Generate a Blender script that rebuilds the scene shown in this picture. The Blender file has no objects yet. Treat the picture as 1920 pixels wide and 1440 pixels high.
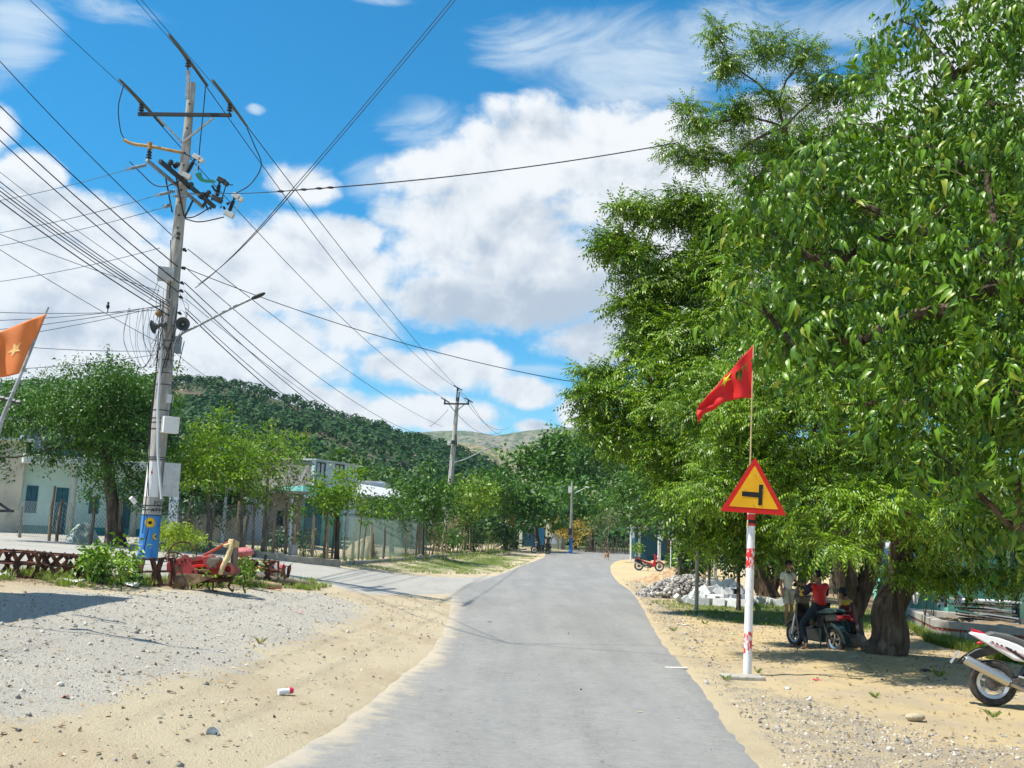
import bpy, math, random
import numpy as np
from mathutils import Vector, Matrix, Quaternion
random.seed(7); rng = np.random.default_rng(7)
S = bpy.context.scene; COL = S.collection
R_ = math.radians
# ---------------------------------------------------------------- camera
FPX = 1900.0                      # focal length in pixels of a 1920 px wide frame
EYE = 2.0; PITCH = math.atan(280/FPX); ROLL = R_(2.5)
F_ = Vector((0, math.cos(PITCH), math.sin(PITCH))); UP_ = Vector((0, -math.sin(PITCH), math.cos(PITCH))); XW = Vector((1, 0, 0))
CR = XW*math.cos(ROLL) + UP_*math.sin(ROLL); CU = -XW*math.sin(ROLL) + UP_*math.cos(ROLL)
cam = bpy.data.cameras.new('camera'); camo = bpy.data.objects.new('camera', cam); COL.objects.link(camo)
m = Matrix((CR, CU, -F_)).transposed().to_4x4(); m.translation = Vector((0, 0, EYE)); camo.matrix_world = m
cam.sensor_width = 36; cam.lens = 36*FPX/1920; cam.clip_start = .05; cam.clip_end = 8000
S.camera = camo
S.view_settings.view_transform = 'Standard'; S.view_settings.look = 'None'; S.view_settings.exposure = 0.62; S.view_settings.gamma = 1
S.view_settings.use_curve_mapping = False
S.cycles.max_bounces = 6; S.cycles.transparent_max_bounces = 12
# ---------------------------------------------------------------- pixel <-> world
def ray(px, py):
    return (F_ + CR*((px-960)/FPX) - CU*((py-720)/FPX))
def at(px, py, Y):                # the point at forward distance Y seen at a pixel of the 1920x1440 photograph
    d = ray(px, py); return Vector((0, 0, EYE)) + d*(Y/d.y)
def sst(a, b, x):
    t = np.clip((x-a)/(b-a), 0, 1); return t*t*(3-2*t)
def hgt(x, y):                    # the lie of the land: rises to the left of the road and slowly into the distance
    x = np.asarray(x, float); y = np.asarray(y, float)
    a = 1.05*(1-np.exp(-np.clip(-x-.3, 0, 60)**1.6/(6.0**1.6)))*np.clip((y-1)/10, 0, 1)
    a = a*(1-sst(50, 110, y)*.75)
    b = .62*sst(30, 110, y)
    return a+b
def hz(x, y): return float(hgt(x, y))
def gp(px, py):                   # where a pixel's ray meets the ground
    d = ray(px, py); o = Vector((0, 0, EYE)); lo = 0.0; t = 2.0; prev = 2.0
    while t < 600:
        p = o+d*t
        if p.z < hz(p.x, p.y):
            lo, hi = prev, t
            for _ in range(30):
                mm = (lo+hi)/2; q = o+d*mm
                if q.z < hz(q.x, q.y): hi = mm
                else: lo = mm
            return o+d*hi
        prev = t; t *= 1.01
    p = o+d*(150/d.y); return Vector((p.x, p.y, hz(p.x, p.y)))
def project(x, y, z):
    v = Vector((x, y, z-EYE)); w = v.dot(F_); return 960+FPX*v.dot(CR)/w, 720-FPX*v.dot(CU)/w
# ---------------------------------------------------------------- node helpers
class NT:
    def __init__(s, tree): s.t = tree; s.t.nodes.clear()
    def n(s, kind, **kw):
        nd = s.t.nodes.new(kind)
        for k, v in kw.items(): setattr(nd, k, v)
        return nd
    def put(s, sock, v):
        if isinstance(v, E): s.t.links.new(v.s, sock)
        elif isinstance(v, bpy.types.NodeSocket): s.t.links.new(v, sock)
        elif v is not None:
            if isinstance(v, (tuple, list)) and len(v) == 3 and sock.type == 'RGBA': v = (*v, 1)
            sock.default_value = v
    def m(s, op, a, b=None, c=None, clamp=False):
        nd = s.n('ShaderNodeMath', operation=op, use_clamp=clamp)
        for i, v in enumerate((a, b, c)):
            if v is not None: s.put(nd.inputs[i], v)
        return E(s, nd.outputs[0])
    def noise(s, vec, scale, detail=4, rough=.55, dist=0, col=False):
        nd = s.n('ShaderNodeTexNoise'); s.put(nd.inputs['Vector'], vec); nd.inputs['Scale'].default_value = scale
        nd.inputs['Detail'].default_value = detail; nd.inputs['Roughness'].default_value = rough; nd.inputs['Distortion'].default_value = dist
        return E(s, nd.outputs['Color' if col else 'Fac'])
    def ss(s, x, a, b):
        nd = s.n('ShaderNodeMapRange', interpolation_type='SMOOTHSTEP'); s.put(nd.inputs[0], x)
        nd.inputs[1].default_value = a; nd.inputs[2].default_value = b; return E(s, nd.outputs[0])
    def mix(s, f, a, b, mode='MIX'):
        nd = s.n('ShaderNodeMix', data_type='RGBA', blend_type=mode); s.put(nd.inputs[0], f); s.put(nd.inputs[6], a); s.put(nd.inputs[7], b)
        return E(s, nd.outputs[2])
    def vadd(s, v, w):
        nd = s.n('ShaderNodeVectorMath', operation='ADD'); s.put(nd.inputs[0], v); s.put(nd.inputs[1], w); return E(s, nd.outputs[0])
    def vmul(s, v, w):
        nd = s.n('ShaderNodeVectorMath', operation='MULTIPLY'); s.put(nd.inputs[0], v); s.put(nd.inputs[1], w); return E(s, nd.outputs[0])
    def sep(s, v):
        nd = s.n('ShaderNodeSeparateXYZ'); s.put(nd.inputs[0], v); return [E(s, o) for o in nd.outputs]
    def comb(s, x, y, z):
        nd = s.n('ShaderNodeCombineXYZ')
        for i, v in enumerate((x, y, z)): s.put(nd.inputs[i], v)
        return E(s, nd.outputs[0])
class E:
    def __init__(e, nt, s): e.nt = nt; e.s = s
    def __add__(e, o): return e.nt.m('ADD', e, o)
    __radd__ = __add__
    def __sub__(e, o): return e.nt.m('SUBTRACT', e, o)
    def __rsub__(e, o): return e.nt.m('SUBTRACT', o, e)
    def __mul__(e, o): return e.nt.m('MULTIPLY', e, o)
    __rmul__ = __mul__
    def __truediv__(e, o): return e.nt.m('DIVIDE', e, o)
    def max(e, o): return e.nt.m('MAXIMUM', e, o)
    def min(e, o): return e.nt.m('MINIMUM', e, o)
    def clamp(e): return e.nt.m('ADD', e, 0.0, clamp=True)
# ---------------------------------------------------------------- sun and sky
SUN_EL = R_(61); SUN_AZ = R_(-104)           # azimuth clockwise from +Y: the sun stands to the left, a little behind the camera
sd = Vector((math.sin(SUN_AZ)*math.cos(SUN_EL), math.cos(SUN_AZ)*math.cos(SUN_EL), math.sin(SUN_EL)))
sun = bpy.data.lights.new('sun', 'SUN'); sun.energy = 5.0; sun.angle = R_(.55); sun.color = (1, .955, .86)
suno = bpy.data.objects.new('sun', sun); COL.objects.link(suno); suno.rotation_euler = sd.to_track_quat('Z', 'Y').to_euler(); suno.location = (-20, -5, 40)
W = bpy.data.worlds.new('World'); S.world = W; W.use_nodes = True
def build_sky():
    k = NT(W.node_tree)
    tc = k.n('ShaderNodeTexCoord').outputs['Generated']
    x, y, z = k.sep(tc)
    u = k.m('ARCTAN2', x, y); v = k.m('ARCTAN2', z, k.m('SQRT', x*x+y*y))
    sky = k.n('ShaderNodeTexSky', sky_type='NISHITA', sun_disc=False); sky.sun_elevation = SUN_EL; sky.sun_rotation = SUN_AZ
    sky.air_density = 1.0; sky.dust_density = .3; sky.ozone_density = 4.0
    hs = k.n('ShaderNodeHueSaturation'); hs.inputs['Saturation'].default_value = 1.55; hs.inputs['Value'].default_value = 1.45; hs.inputs['Hue'].default_value = .488
    k.put(hs.inputs['Color'], sky.outputs[0])
    blue = E(k, hs.outputs[0])
    vec = k.comb(u, v*1.25, 0.0)
    warp = k.vadd(vec, k.vmul(k.vadd(k.noise(vec, 5, 2, .5, col=True), (-.5, -.5, -.5)), (.07, .07, .07)))
    n1 = k.noise(warp, 9, 12, .6); nv = k.noise(warp, 26, 6, .62)
    n1b = k.noise(k.vadd(warp, (-.012, .024, 0)), 9, 5, .56)
    wz = k.noise(k.vmul(warp, (1, 2.2, 1)), 5.5, 9, .62, 1.2)
    def blobs(lst):
        F = None
        for (px, py, rx, ry, a) in lst:
            d = ray(px, py).normalized(); d2 = ray(px+rx, py).normalized(); d3 = ray(px, py-ry).normalized()
            az = lambda q: math.atan2(q.x, q.y)
            el = lambda q: math.atan2(q.z, math.hypot(q.x, q.y))
            ru = abs(az(d2)-az(d)); rv = abs(el(d3)-el(d))
            t = (u-az(d))*(1/ru); s_ = (v-el(d))*(1/rv)
            b = (1.0-(t*t+s_*s_))*a
            F = b if F is None else F.max(b)
        return F
    cum = blobs([(1010, 290, 190, 120, 1), (850, 330, 150, 90, .8), (900, 430, 215, 120, 1), (1020, 530, 270, 120, 1), (1170, 320, 220, 170, 1), (1230, 520, 280, 170, 1),
                 (860, 565, 130, 70, .9), (1150, 640, 170, 60, 1), (1500, 400, 300, 250, 1), (820, 700, 150, 50, .9), (880, 680, 85, 52, 1), (730, 690, 70, 46, .9), (780, 770, 180, 45, 1), (985, 735, 85, 34, .8),
                 (560, 345, 75, 42, .7), (500, 500, 270, 110, 1.1), (200, 520, 330, 115, 1.2), (300, 650, 420, 110, 1.3), (100, 700, 420, 90, 1.2), (620, 620, 130, 60, .7), (60, 330, 70, 50, .8), (150, 420, 200, 70, 1),
                 (650, 440, 90, 40, .8), (1095, 775, 60, 42, 1), (1000, 800, 40, 16, .7), (900, 803, 50, 14, .8), (-300, 350, 330, 250, 1), (1900, 200, 300, 300, .8), (-20, 230, 60, 50, .7), (560, 760, 260, 50, 1)])
    far = k.ss(k.m('ABSOLUTE', u), .75, 1.1)
    els = (k.noise(vec, 3.2, 3, .5)-.47)*3.0*far-(1.0-far)*2
    fld = cum.max(els)
    den = fld+(n1-.5)*2.6+(nv-.5)*.9
    ac = k.ss(den, -.10, .62)
    wis = blobs([(30, 60, 90, 150, .8), (150, 5, 170, 26, .5), (730, 0, 90, 16, .7), (1030, 90, 170, 70, .6), (1200, 120, 220, 120, .9), (1450, 60, 320, 110, .9), (480, 205, 20, 12, .8),
                 (1000, 690, 90, 20, .5), (620, 640, 160, 60, .7), (560, 550, 250, 60, .8), (700, 340, 60, 60, .5), (820, 240, 120, 60, .55)])
    aw = k.ss(wis+(wz-.5)*2.6, 0, 1.15)*.8
    a = k.m('MAXIMUM', ac, aw)
    grey = blobs([(1000, 580, 330, 75, 1.1), (1180, 600, 280, 140, 1.1), (950, 500, 200, 60, .5), (870, 790, 190, 22, .6), (1050, 430, 160, 60, .55), (300, 560, 300, 60, .35), (150, 620, 260, 40, .45), (900, 590, 130, 34, .7)]).max(0.0)
    core = k.ss(den, .25, 1.2)
    lit = (n1-n1b)*3.0+.74-grey*.6+(1.0-core)*.12
    sh = k.ss(lit, .05, 1.0)
    cc = k.mix(sh, (4.5, 5.1, 5.9), (8.4, 8.5, 8.6))
    ccw = k.mix(ac, (6.4, 7.4, 8.2), cc)
    out = k.mix(a*k.ss(v, -.05, .02), blue, ccw)
    bg = k.n('ShaderNodeBackground'); k.put(bg.inputs[0], out); bg.inputs[1].default_value = .076
    o = k.n('ShaderNodeOutputWorld'); k.t.links.new(bg.outputs[0], o.inputs[0])
build_sky()
W.cycles.sampling_method = 'MANUAL'; W.cycles.sample_map_resolution = 512
# ---------------------------------------------------------------- materials
MATS = {}
def mat(name, col=(.5, .5, .5), rough=.7, metal=0, col2=None, scale=6, detail=5, bump=0, bscale=None, thr=(.35, .65), spec=.4, coat=0, col3=None, scale3=1.5, thr3=(.5, .62), stretch=None, em=None):
    if name in MATS: return MATS[name]
    M = bpy.data.materials.new(name); M.use_nodes = True; k = NT(M.node_tree)
    tc = k.n('ShaderNodeTexCoord').outputs['Object']; vec = tc
    if stretch: vec = k.vmul(tc, stretch)
    p = k.n('ShaderNodeBsdfPrincipled')
    c = E(k, k.n('ShaderNodeRGB').outputs[0]); c.s.default_value = (*col, 1)
    if col2: c = k.mix(k.ss(k.noise(vec, scale, detail, .6), *thr), c, col2)
    if col3: c = k.mix(k.ss(k.noise(k.vadd(vec, (3.1, 7.7, 1.3)), scale3, 6, .6), *thr3), c, col3)
    k.put(p.inputs['Base Color'], c); p.inputs['Roughness'].default_value = rough; p.inputs['Metallic'].default_value = metal
    p.inputs['Specular IOR Level'].default_value = spec; p.inputs['Coat Weight'].default_value = coat
    if bump:
        b = k.n('ShaderNodeBump'); b.inputs['Strength'].default_value = 1; b.inputs['Distance'].default_value = bump
        k.put(b.inputs['Height'], k.noise(vec, bscale or scale*3, 6, .6)); k.t.links.new(b.outputs[0], p.inputs['Normal'])
    o = k.n('ShaderNodeOutputMaterial'); k.t.links.new(p.outputs[0], o.inputs[0]); MATS[name] = M; return M
def leafmat(name, c1, c2, c3=None, rough=.42, trans=.35, vscale=.35, spec=.5, tcol=None):
    M = bpy.data.materials.new(name); M.use_nodes = True; k = NT(M.node_tree)
    g = k.n('ShaderNodeNewGeometry'); r = E(k, g.outputs['Random Per Island'])
    nz = k.noise(g.outputs['Position'], vscale, 3, .6)
    c = k.mix(k.ss(r*.6+nz*.9, .35, 1.05), c1, c2)
    if c3: c = k.mix(k.ss(r, .9, .97), c, c3)
    p = k.n('ShaderNodeBsdfPrincipled'); k.put(p.inputs['Base Color'], c); p.inputs['Roughness'].default_value = rough; p.inputs['Specular IOR Level'].default_value = spec
    t = k.n('ShaderNodeBsdfTranslucent'); k.put(t.inputs[0], k.mix(1.0, c, tcol or (1.35, 1.5, .35), 'MULTIPLY'))
    mx = k.n('ShaderNodeMixShader'); mx.inputs[0].default_value = trans; k.t.links.new(p.outputs[0], mx.inputs[1]); k.t.links.new(t.outputs[0], mx.inputs[2])
    o = k.n('ShaderNodeOutputMaterial'); k.t.links.new(mx.outputs[0], o.inputs[0]); MATS[name] = M; return M
# ---------------------------------------------------------------- objects
def tag(o, label=None, cat=None, group=None, kind=None):
    if label: o['label'] = label
    if cat: o['category'] = cat
    if group: o['group'] = group
    if kind: o['kind'] = kind
    return o
def empty(name, loc, label=None, cat=None, group=None, rz=0):
    o = bpy.data.objects.new(name, None); COL.objects.link(o); o.location = loc; o.rotation_euler = (0, 0, rz); o.empty_display_size = .2
    return tag(o, label, cat, group)
def copy_tree(o, parent=None):
    c = o.copy(); COL.objects.link(c); c.parent = parent
    for ch in [q for q in KIDS.get(o.name, [])]: KIDS.setdefault(c.name, []).append(copy_tree(ch, c))
    return c
KIDS = {}
def wpos(o):
    return o['_w'] if o is not None and '_w' in o else None
class MB:
    def __init__(s): s.v = []; s.f = []
    def add(s, vs, fs, M=None):
        b = len(s.v); s.v += [tuple(M @ Vector(q)) if M is not None else tuple(q) for q in vs]; s.f += [tuple(i+b for i in f) for f in fs]; return s
    def box(s, c, d, R=None):
        c = Vector(c); h = Vector(d)/2; vs = []
        for x, y, z in ((-1, -1, -1), (1, -1, -1), (1, 1, -1), (-1, 1, -1), (-1, -1, 1), (1, -1, 1), (1, 1, 1), (-1, 1, 1)):
            q = Vector((x*h.x, y*h.y, z*h.z)); vs.append(c+(R @ q if R is not None else q))
        return s.add(vs, [(0, 3, 2, 1), (4, 5, 6, 7), (0, 1, 5, 4), (1, 2, 6, 5), (2, 3, 7, 6), (3, 0, 4, 7)])
    def beam(s, a, b, w, h=None, up=(0, 0, 1)):
        a = Vector(a); b = Vector(b); d = b-a; L = d.length
        if L < 1e-6: return s
        x = d.normalized(); up = Vector(up)
        if abs(x.dot(up)) > .98: up = Vector((0, 1, 0)) if abs(x.y) < .9 else Vector((1, 0, 0))
        y = up.cross(x).normalized(); z = x.cross(y)
        return s.box((a+b)/2, (L, w, h or w), Matrix((x, y, z)).transposed())
    def tube(s, pts, r, n=8, cap=True, jit=0):
        pts = [Vector(p) for p in pts]; k = len(pts)
        if not hasattr(r, '__len__'): r = [r]*k
        t0 = (pts[1]-pts[0]).normalized(); u = t0.orthogonal().normalized(); base = len(s.v)
        for i, p in enumerate(pts):
            t = (pts[min(i+1, k-1)]-pts[max(i-1, 0)]).normalized()
            u = (u-t*u.dot(t)); u = u.normalized() if u.length > 1e-6 else t.orthogonal().normalized(); w = t.cross(u)
            for j in range(n):
                a = 2*math.pi*j/n; rr = r[i]*(1+(random.uniform(-jit, jit) if jit else 0)); s.v.append(tuple(p+(u*math.cos(a)+w*math.sin(a))*rr))
        for i in range(k-1):
            for j in range(n):
                a = base+i*n+j; b = base+i*n+(j+1) % n; s.f.append((a, b, b+n, a+n))
        if cap: s.f.append(tuple(base+j for j in reversed(range(n)))); s.f.append(tuple(base+(k-1)*n+j for j in range(n)))
        return s
    def cyl(s, a, b, r, r2=None, n=12): return s.tube([a, b], [r, r if r2 is None else r2], n)
    def lathe(s, prof, n=20, M=None, closed=False):
        vs = []; fs = []
        for (r, z) in prof:
            for j in range(n): a = 2*math.pi*j/n; vs.append((r*math.cos(a), r*math.sin(a), z))
        k = len(prof)
        for i in range(k if closed else k-1):
            for j in range(n):
                a = i*n+j; b = i*n+(j+1) % n; c = ((i+1) % k)*n+(j+1) % n; d = ((i+1) % k)*n+j; fs.append((a, b, c, d))
        return s.add(vs, fs, M)
    def torus(s, c, R, r, axis=(0, 1, 0), n=28, k=8, sx=1):
        q = Vector(axis).normalized().to_track_quat('Z', 'Y').to_matrix().to_4x4(); q.translation = Vector(c)
        return s.lathe([(R+r*math.cos(2*math.pi*i/k), r*sx*math.sin(2*math.pi*i/k)) for i in range(k)], n, q, True)
    def prism(s, out, th, M=None, bev=0):          # outline in the x-z plane, thickness along y
        n = len(out); vs = []
        if bev:
            cx = sum(p[0] for p in out)/n; cz = sum(p[1] for p in out)/n; ins = []
            for p in out:
                d = math.hypot(p[0]-cx, p[1]-cz) or 1; q = max(0, 1-bev/d); ins.append((cx+(p[0]-cx)*q, cz+(p[1]-cz)*q))
            rings = [(ins, -th/2), (out, -th/2+bev), (out, th/2-bev), (ins, th/2)]
        else: rings = [(out, -th/2), (out, th/2)]
        for o_, y in rings: vs += [(p[0], y, p[1]) for p in o_]
        fs = []
        for i in range(len(rings)-1):
            for j in range(n): a = i*n+j; b = i*n+(j+1) % n; fs.append((a, b, b+n, a+n))
        fs.append(tuple(reversed(range(n)))); fs.append(tuple((len(rings)-1)*n+j for j in range(n)))
        return s.add(vs, fs, M)
    def ball(s, c, r, n=12, k=8, R=None):
        r = Vector((r, r, r)) if not hasattr(r, '__len__') else Vector(r); vs = []; fs = []
        for i in range(k+1):
            th = math.pi*i/k
            for j in range(n):
                a = 2*math.pi*j/n; q = Vector((r.x*math.sin(th)*math.cos(a), r.y*math.sin(th)*math.sin(a), r.z*math.cos(th))); vs.append(Vector(c)+(R @ q if R is not None else q))
        for i in range(k):
            for j in range(n): a = i*n+j; b = i*n+(j+1) % n; fs.append((a, a+n, b+n, b))
        return s.add(vs, fs)
    def build(s, name, M, parent=None, smooth=False, local=True, bevel=0, clean=True, wn=False):
        me = bpy.data.meshes.new(name); off = Vector((0, 0, 0))
        if parent is not None and not local:
            p = parent; 
            while p is not None: off += Vector(p.location); p = p.parent
        vs = s.v if off.length == 0 else [(a-off.x, b-off.y, c-off.z) for a, b, c in s.v]
        me.from_pydata(vs, [], s.f); me.update()
        me.materials.append(M)
        if smooth: me.polygons.foreach_set('use_smooth', [True]*len(me.polygons)); 
        if smooth: me.set_sharp_from_angle(angle=R_(40))
        o = bpy.data.objects.new(name, me); COL.objects.link(o)
        if parent is not None: o.parent = parent; KIDS.setdefault(parent.name, []).append(o)
        if bevel:
            b = o.modifiers.new('b', 'BEVEL'); b.width = bevel; b.segments = 2; b.limit_method = 'ANGLE'; b.angle_limit = R_(35)
        return o
def npmesh(name, V, faces, M, parent=None, smooth=False, off=None):   # faces: list of (n,k) int arrays
    V = np.asarray(V, np.float32)
    if off is not None: V = V-np.asarray(off, np.float32)
    me = bpy.data.meshes.new(name); me.vertices.add(len(V)); me.vertices.foreach_set('co', V.ravel())
    lo = np.concatenate([f.ravel() for f in faces]).astype(np.int32); tot = np.concatenate([np.full(len(f), f.shape[1]) for f in faces]).astype(np.int32)
    me.loops.add(len(lo)); me.loops.foreach_set('vertex_index', lo); me.polygons.add(len(tot))
    me.polygons.foreach_set('loop_start', np.concatenate([[0], np.cumsum(tot)[:-1]]).astype(np.int32)); me.polygons.foreach_set('loop_total', tot)
    if smooth: me.polygons.foreach_set('use_smooth', np.ones(len(tot), bool))
    me.update(calc_edges=True); me.materials.append(M)
    o = bpy.data.objects.new(name, me); COL.objects.link(o)
    if parent is not None: o.parent = parent; KIDS.setdefault(parent.name, []).append(o)
    return o
def scatter(tv, tf, pos, R, sc):     # many copies of one template in one mesh
    tv = np.asarray(tv, float); N = len(pos); n = len(tv)
    V = np.einsum('nij,kj->nki', R, tv)*np.asarray(sc).reshape(N, 1, -1)+pos[:, None, :]
    return V.reshape(-1, 3), [(f[None]+(np.arange(N)*n)[:, None, None]).reshape(-1, f.shape[1]) for f in tf]
def frames(d, up=None, roll=0):      # rotation matrices with x along d
    d = d/np.linalg.norm(d, axis=1, keepdims=True); u = np.tile([0, 0, 1.], (len(d), 1)) if up is None else up
    u = u+rng.normal(0, .25, u.shape); y = np.cross(u, d); y /= np.linalg.norm(y, axis=1, keepdims=True)+1e-9; z = np.cross(d, y)
    return np.stack([d, y, z], 2)
# ---------------------------------------------------------------- ground
def poly_sd(P, x, y):                # signed distance to a polygon, positive inside
    P = np.array([(p[0], p[1]) for p in P]); d = np.full(x.shape, 1e9); ins = np.zeros(x.shape, bool)
    for i in range(len(P)):
        a = P[i]; b = P[(i+1) % len(P)]; e = b-a; wx = x-a[0]; wy = y-a[1]
        t = np.clip((wx*e[0]+wy*e[1])/(e@e+1e-12), 0, 1); d = np.minimum(d, np.hypot(wx-e[0]*t, wy-e[1]*t))
        c = (a[1] > y) != (b[1] > y); xi = a[0]+(y-a[1])/(b[1]-a[1]+1e-12)*e[0]; ins ^= c & (x < xi)
    return np.where(ins, d, -d)
GP = lambda L: [gp(*p) for p in L]
def spacing(a, b, f, g): # positions with step f(x)
    out = [a]
    while out[-1] < b: out.append(out[-1]+g(out[-1]))
    return np.array(out)
xs_ = spacing(0, 1500, 0, lambda x: .11 if x < 9 else .11+(x-9)*.06); xs = np.concatenate([-xs_[::-1], xs_[1:]])
ys = np.concatenate([[-60, -30, -15, -6], spacing(0, 1900, 0, lambda y: .14 if y < 16 else .14+(y-16)*.02)])
gx, gy = np.meshgrid(xs, ys); gx = gx.ravel(); gy = gy.ravel()
GRAVEL = GP([(-900, 1112), (0, 1112), (300, 1108), (600, 1112), (690, 1140), (610, 1185), (520, 1215), (450, 1255), (300, 1272), (230, 1320), (60, 1350), (-200, 1345), (-900, 1340)])
GRASS1 = GP([(640, 1062), (760, 1046), (900, 1040), (1010, 1043), (990, 1056), (940, 1074), (800, 1076)])
GRASS2 = GP([(1215, 1128), (1300, 1125), (1480, 1130), (1900, 1160), (1900, 1190), (1500, 1185), (1400, 1172), (1290, 1160)])
GRASS3 = GP([(150, 1075), (300, 1085), (560, 1085), (640, 1095), (600, 1106), (400, 1104), (150, 1100), (0, 1095), (-200, 1090), (-200, 1075)])
YARD = GP([(-900, 1000), (0, 985), (300, 1010), (560, 1040), (640, 1055), (640, 1062), (560, 1058), (300, 1085), (-900, 1085)])
STONY = GP([(1165, 1085), (1260, 1200), (1330, 1290), (1480, 1440), (1560, 1600), (2100, 1600), (2000, 1380), (1750, 1400), (1600, 1330), (1420, 1285), (1330, 1240), (1260, 1130), (1220, 1095)])
from mathutils import noise as mn
def grid_faces(nx, ny):
    i = np.arange(nx-1)[None]+(np.arange(ny-1)*nx)[:, None]; i = i.ravel(); return np.stack([i, i+1, i+1+nx, i+nx], 1)
gz = hgt(gx, gy)
near = (np.abs(gx) < 14) & (gy < 32) & (gy > 0)
dz = np.zeros_like(gz)
idx = np.nonzero(near)[0]
for i in idx:
    x, y = gx[i], gy[i]; dz[i] = .035*(mn.noise((x*.7, y*.7, 0)))+.016*mn.noise((x*2.3, y*2.3, 3))+.014*mn.noise((x*4.6, y*4.6, 6))
MOUNDS = [(gp(205, 1432), .28, .07), (gp(480, 1315), .5, -.04), (gp(640, 1130), .8, .04), (gp(1500, 1240), 1.2, .03), (gp(1630, 1235), 1.3, .12), (gp(60, 1380), .6, .04)]
for p, r, h in MOUNDS: dz += h*np.exp(-((gx-p.x)**2+(gy-p.y)**2)/r**2)
ROADROWS = [((250, 1600), (1600, 1600)), ((480, 1440), (1437, 1440)), ((610, 1370), (1378, 1370)), ((690, 1310), (1322, 1290)), ((750, 1262), (1288, 1250)), ((800, 1220), (1252, 1212)), ((832, 1172), (1226, 1172)),
            ((840, 1132), (1204, 1132)), ((838, 1110), (1186, 1108)), ((872, 1092), (1163, 1092)), ((938, 1075), (1150, 1077)), ((975, 1061), (1147, 1066)), ((1003, 1051), (1150, 1057)), ((1020, 1043.5), (1168, 1050)), ((1022, 1037.5), (1225, 1047)), ((1040, 1033.5), (1300, 1046)), ((1120, 1031.5), (1420, 1049))]
SIDEROWS = [((940, 1078), (838, 1114)), ((800, 1080), (760, 1116)), ((700, 1070), (680, 1113)), ((620, 1061), (590, 1092)), ((500, 1046), (440, 1080)), ((300, 1030), (250, 1066)), ((100, 1008), (60, 1046)), ((-150, 985), (-200, 1032)), ((-500, 950), (-560, 1005))]
def catm(P, m=8):
    P = [Vector(p) for p in P]; out = []
    for i in range(len(P)-1):
        a, b, c, d = P[max(i-1, 0)], P[i], P[i+1], P[min(i+2, len(P)-1)]
        for j in range(m):
            t = j/m; out.append(.5*((2*b)+(c-a)*t+(2*a-5*b+4*c-d)*t*t+(3*b-a-3*c+d)*t**3))
    out.append(P[-1]); return out
def strip(name, rows, M, lift, across=28, m=10, ragged=.05):
    L = catm([gp(*r[0]) for r in rows], m); Rr = catm([gp(*r[1]) for r in rows], m); V = []; edge = []
    for i, (a, b) in enumerate(zip(L, Rr)):
        w = (b-a); ja = ragged*mn.noise((a.x*2.1, a.y*2.1, 5))*2+ragged*mn.noise((a.x*7, a.y*7, 5)); jb = ragged*mn.noise((b.x*2.1, b.y*2.1, 9))*2+ragged*mn.noise((b.x*7, b.y*7, 9))
        a2 = a+w.normalized()*ja; b2 = b+w.normalized()*jb
        for j in range(across+1):
            t = j/across; p = a2.lerp(b2, t); e = min(t, 1-t)*w.length
            z = hz(p.x, p.y)+lift*min(1, e/.12) - (.012 if e < .001 else 0)
            V.append((p.x, p.y, z)); edge.append(e)
    o = npmesh(name, V, [grid_faces(across+1, len(L))], M, smooth=True); at_ = o.data.attributes.new('edge', 'FLOAT', 'POINT'); at_.data.foreach_set('value', edge); 
    return o, [(p.x, p.y) for p in L]+[(p.x, p.y) for p in reversed(Rr)]
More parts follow.
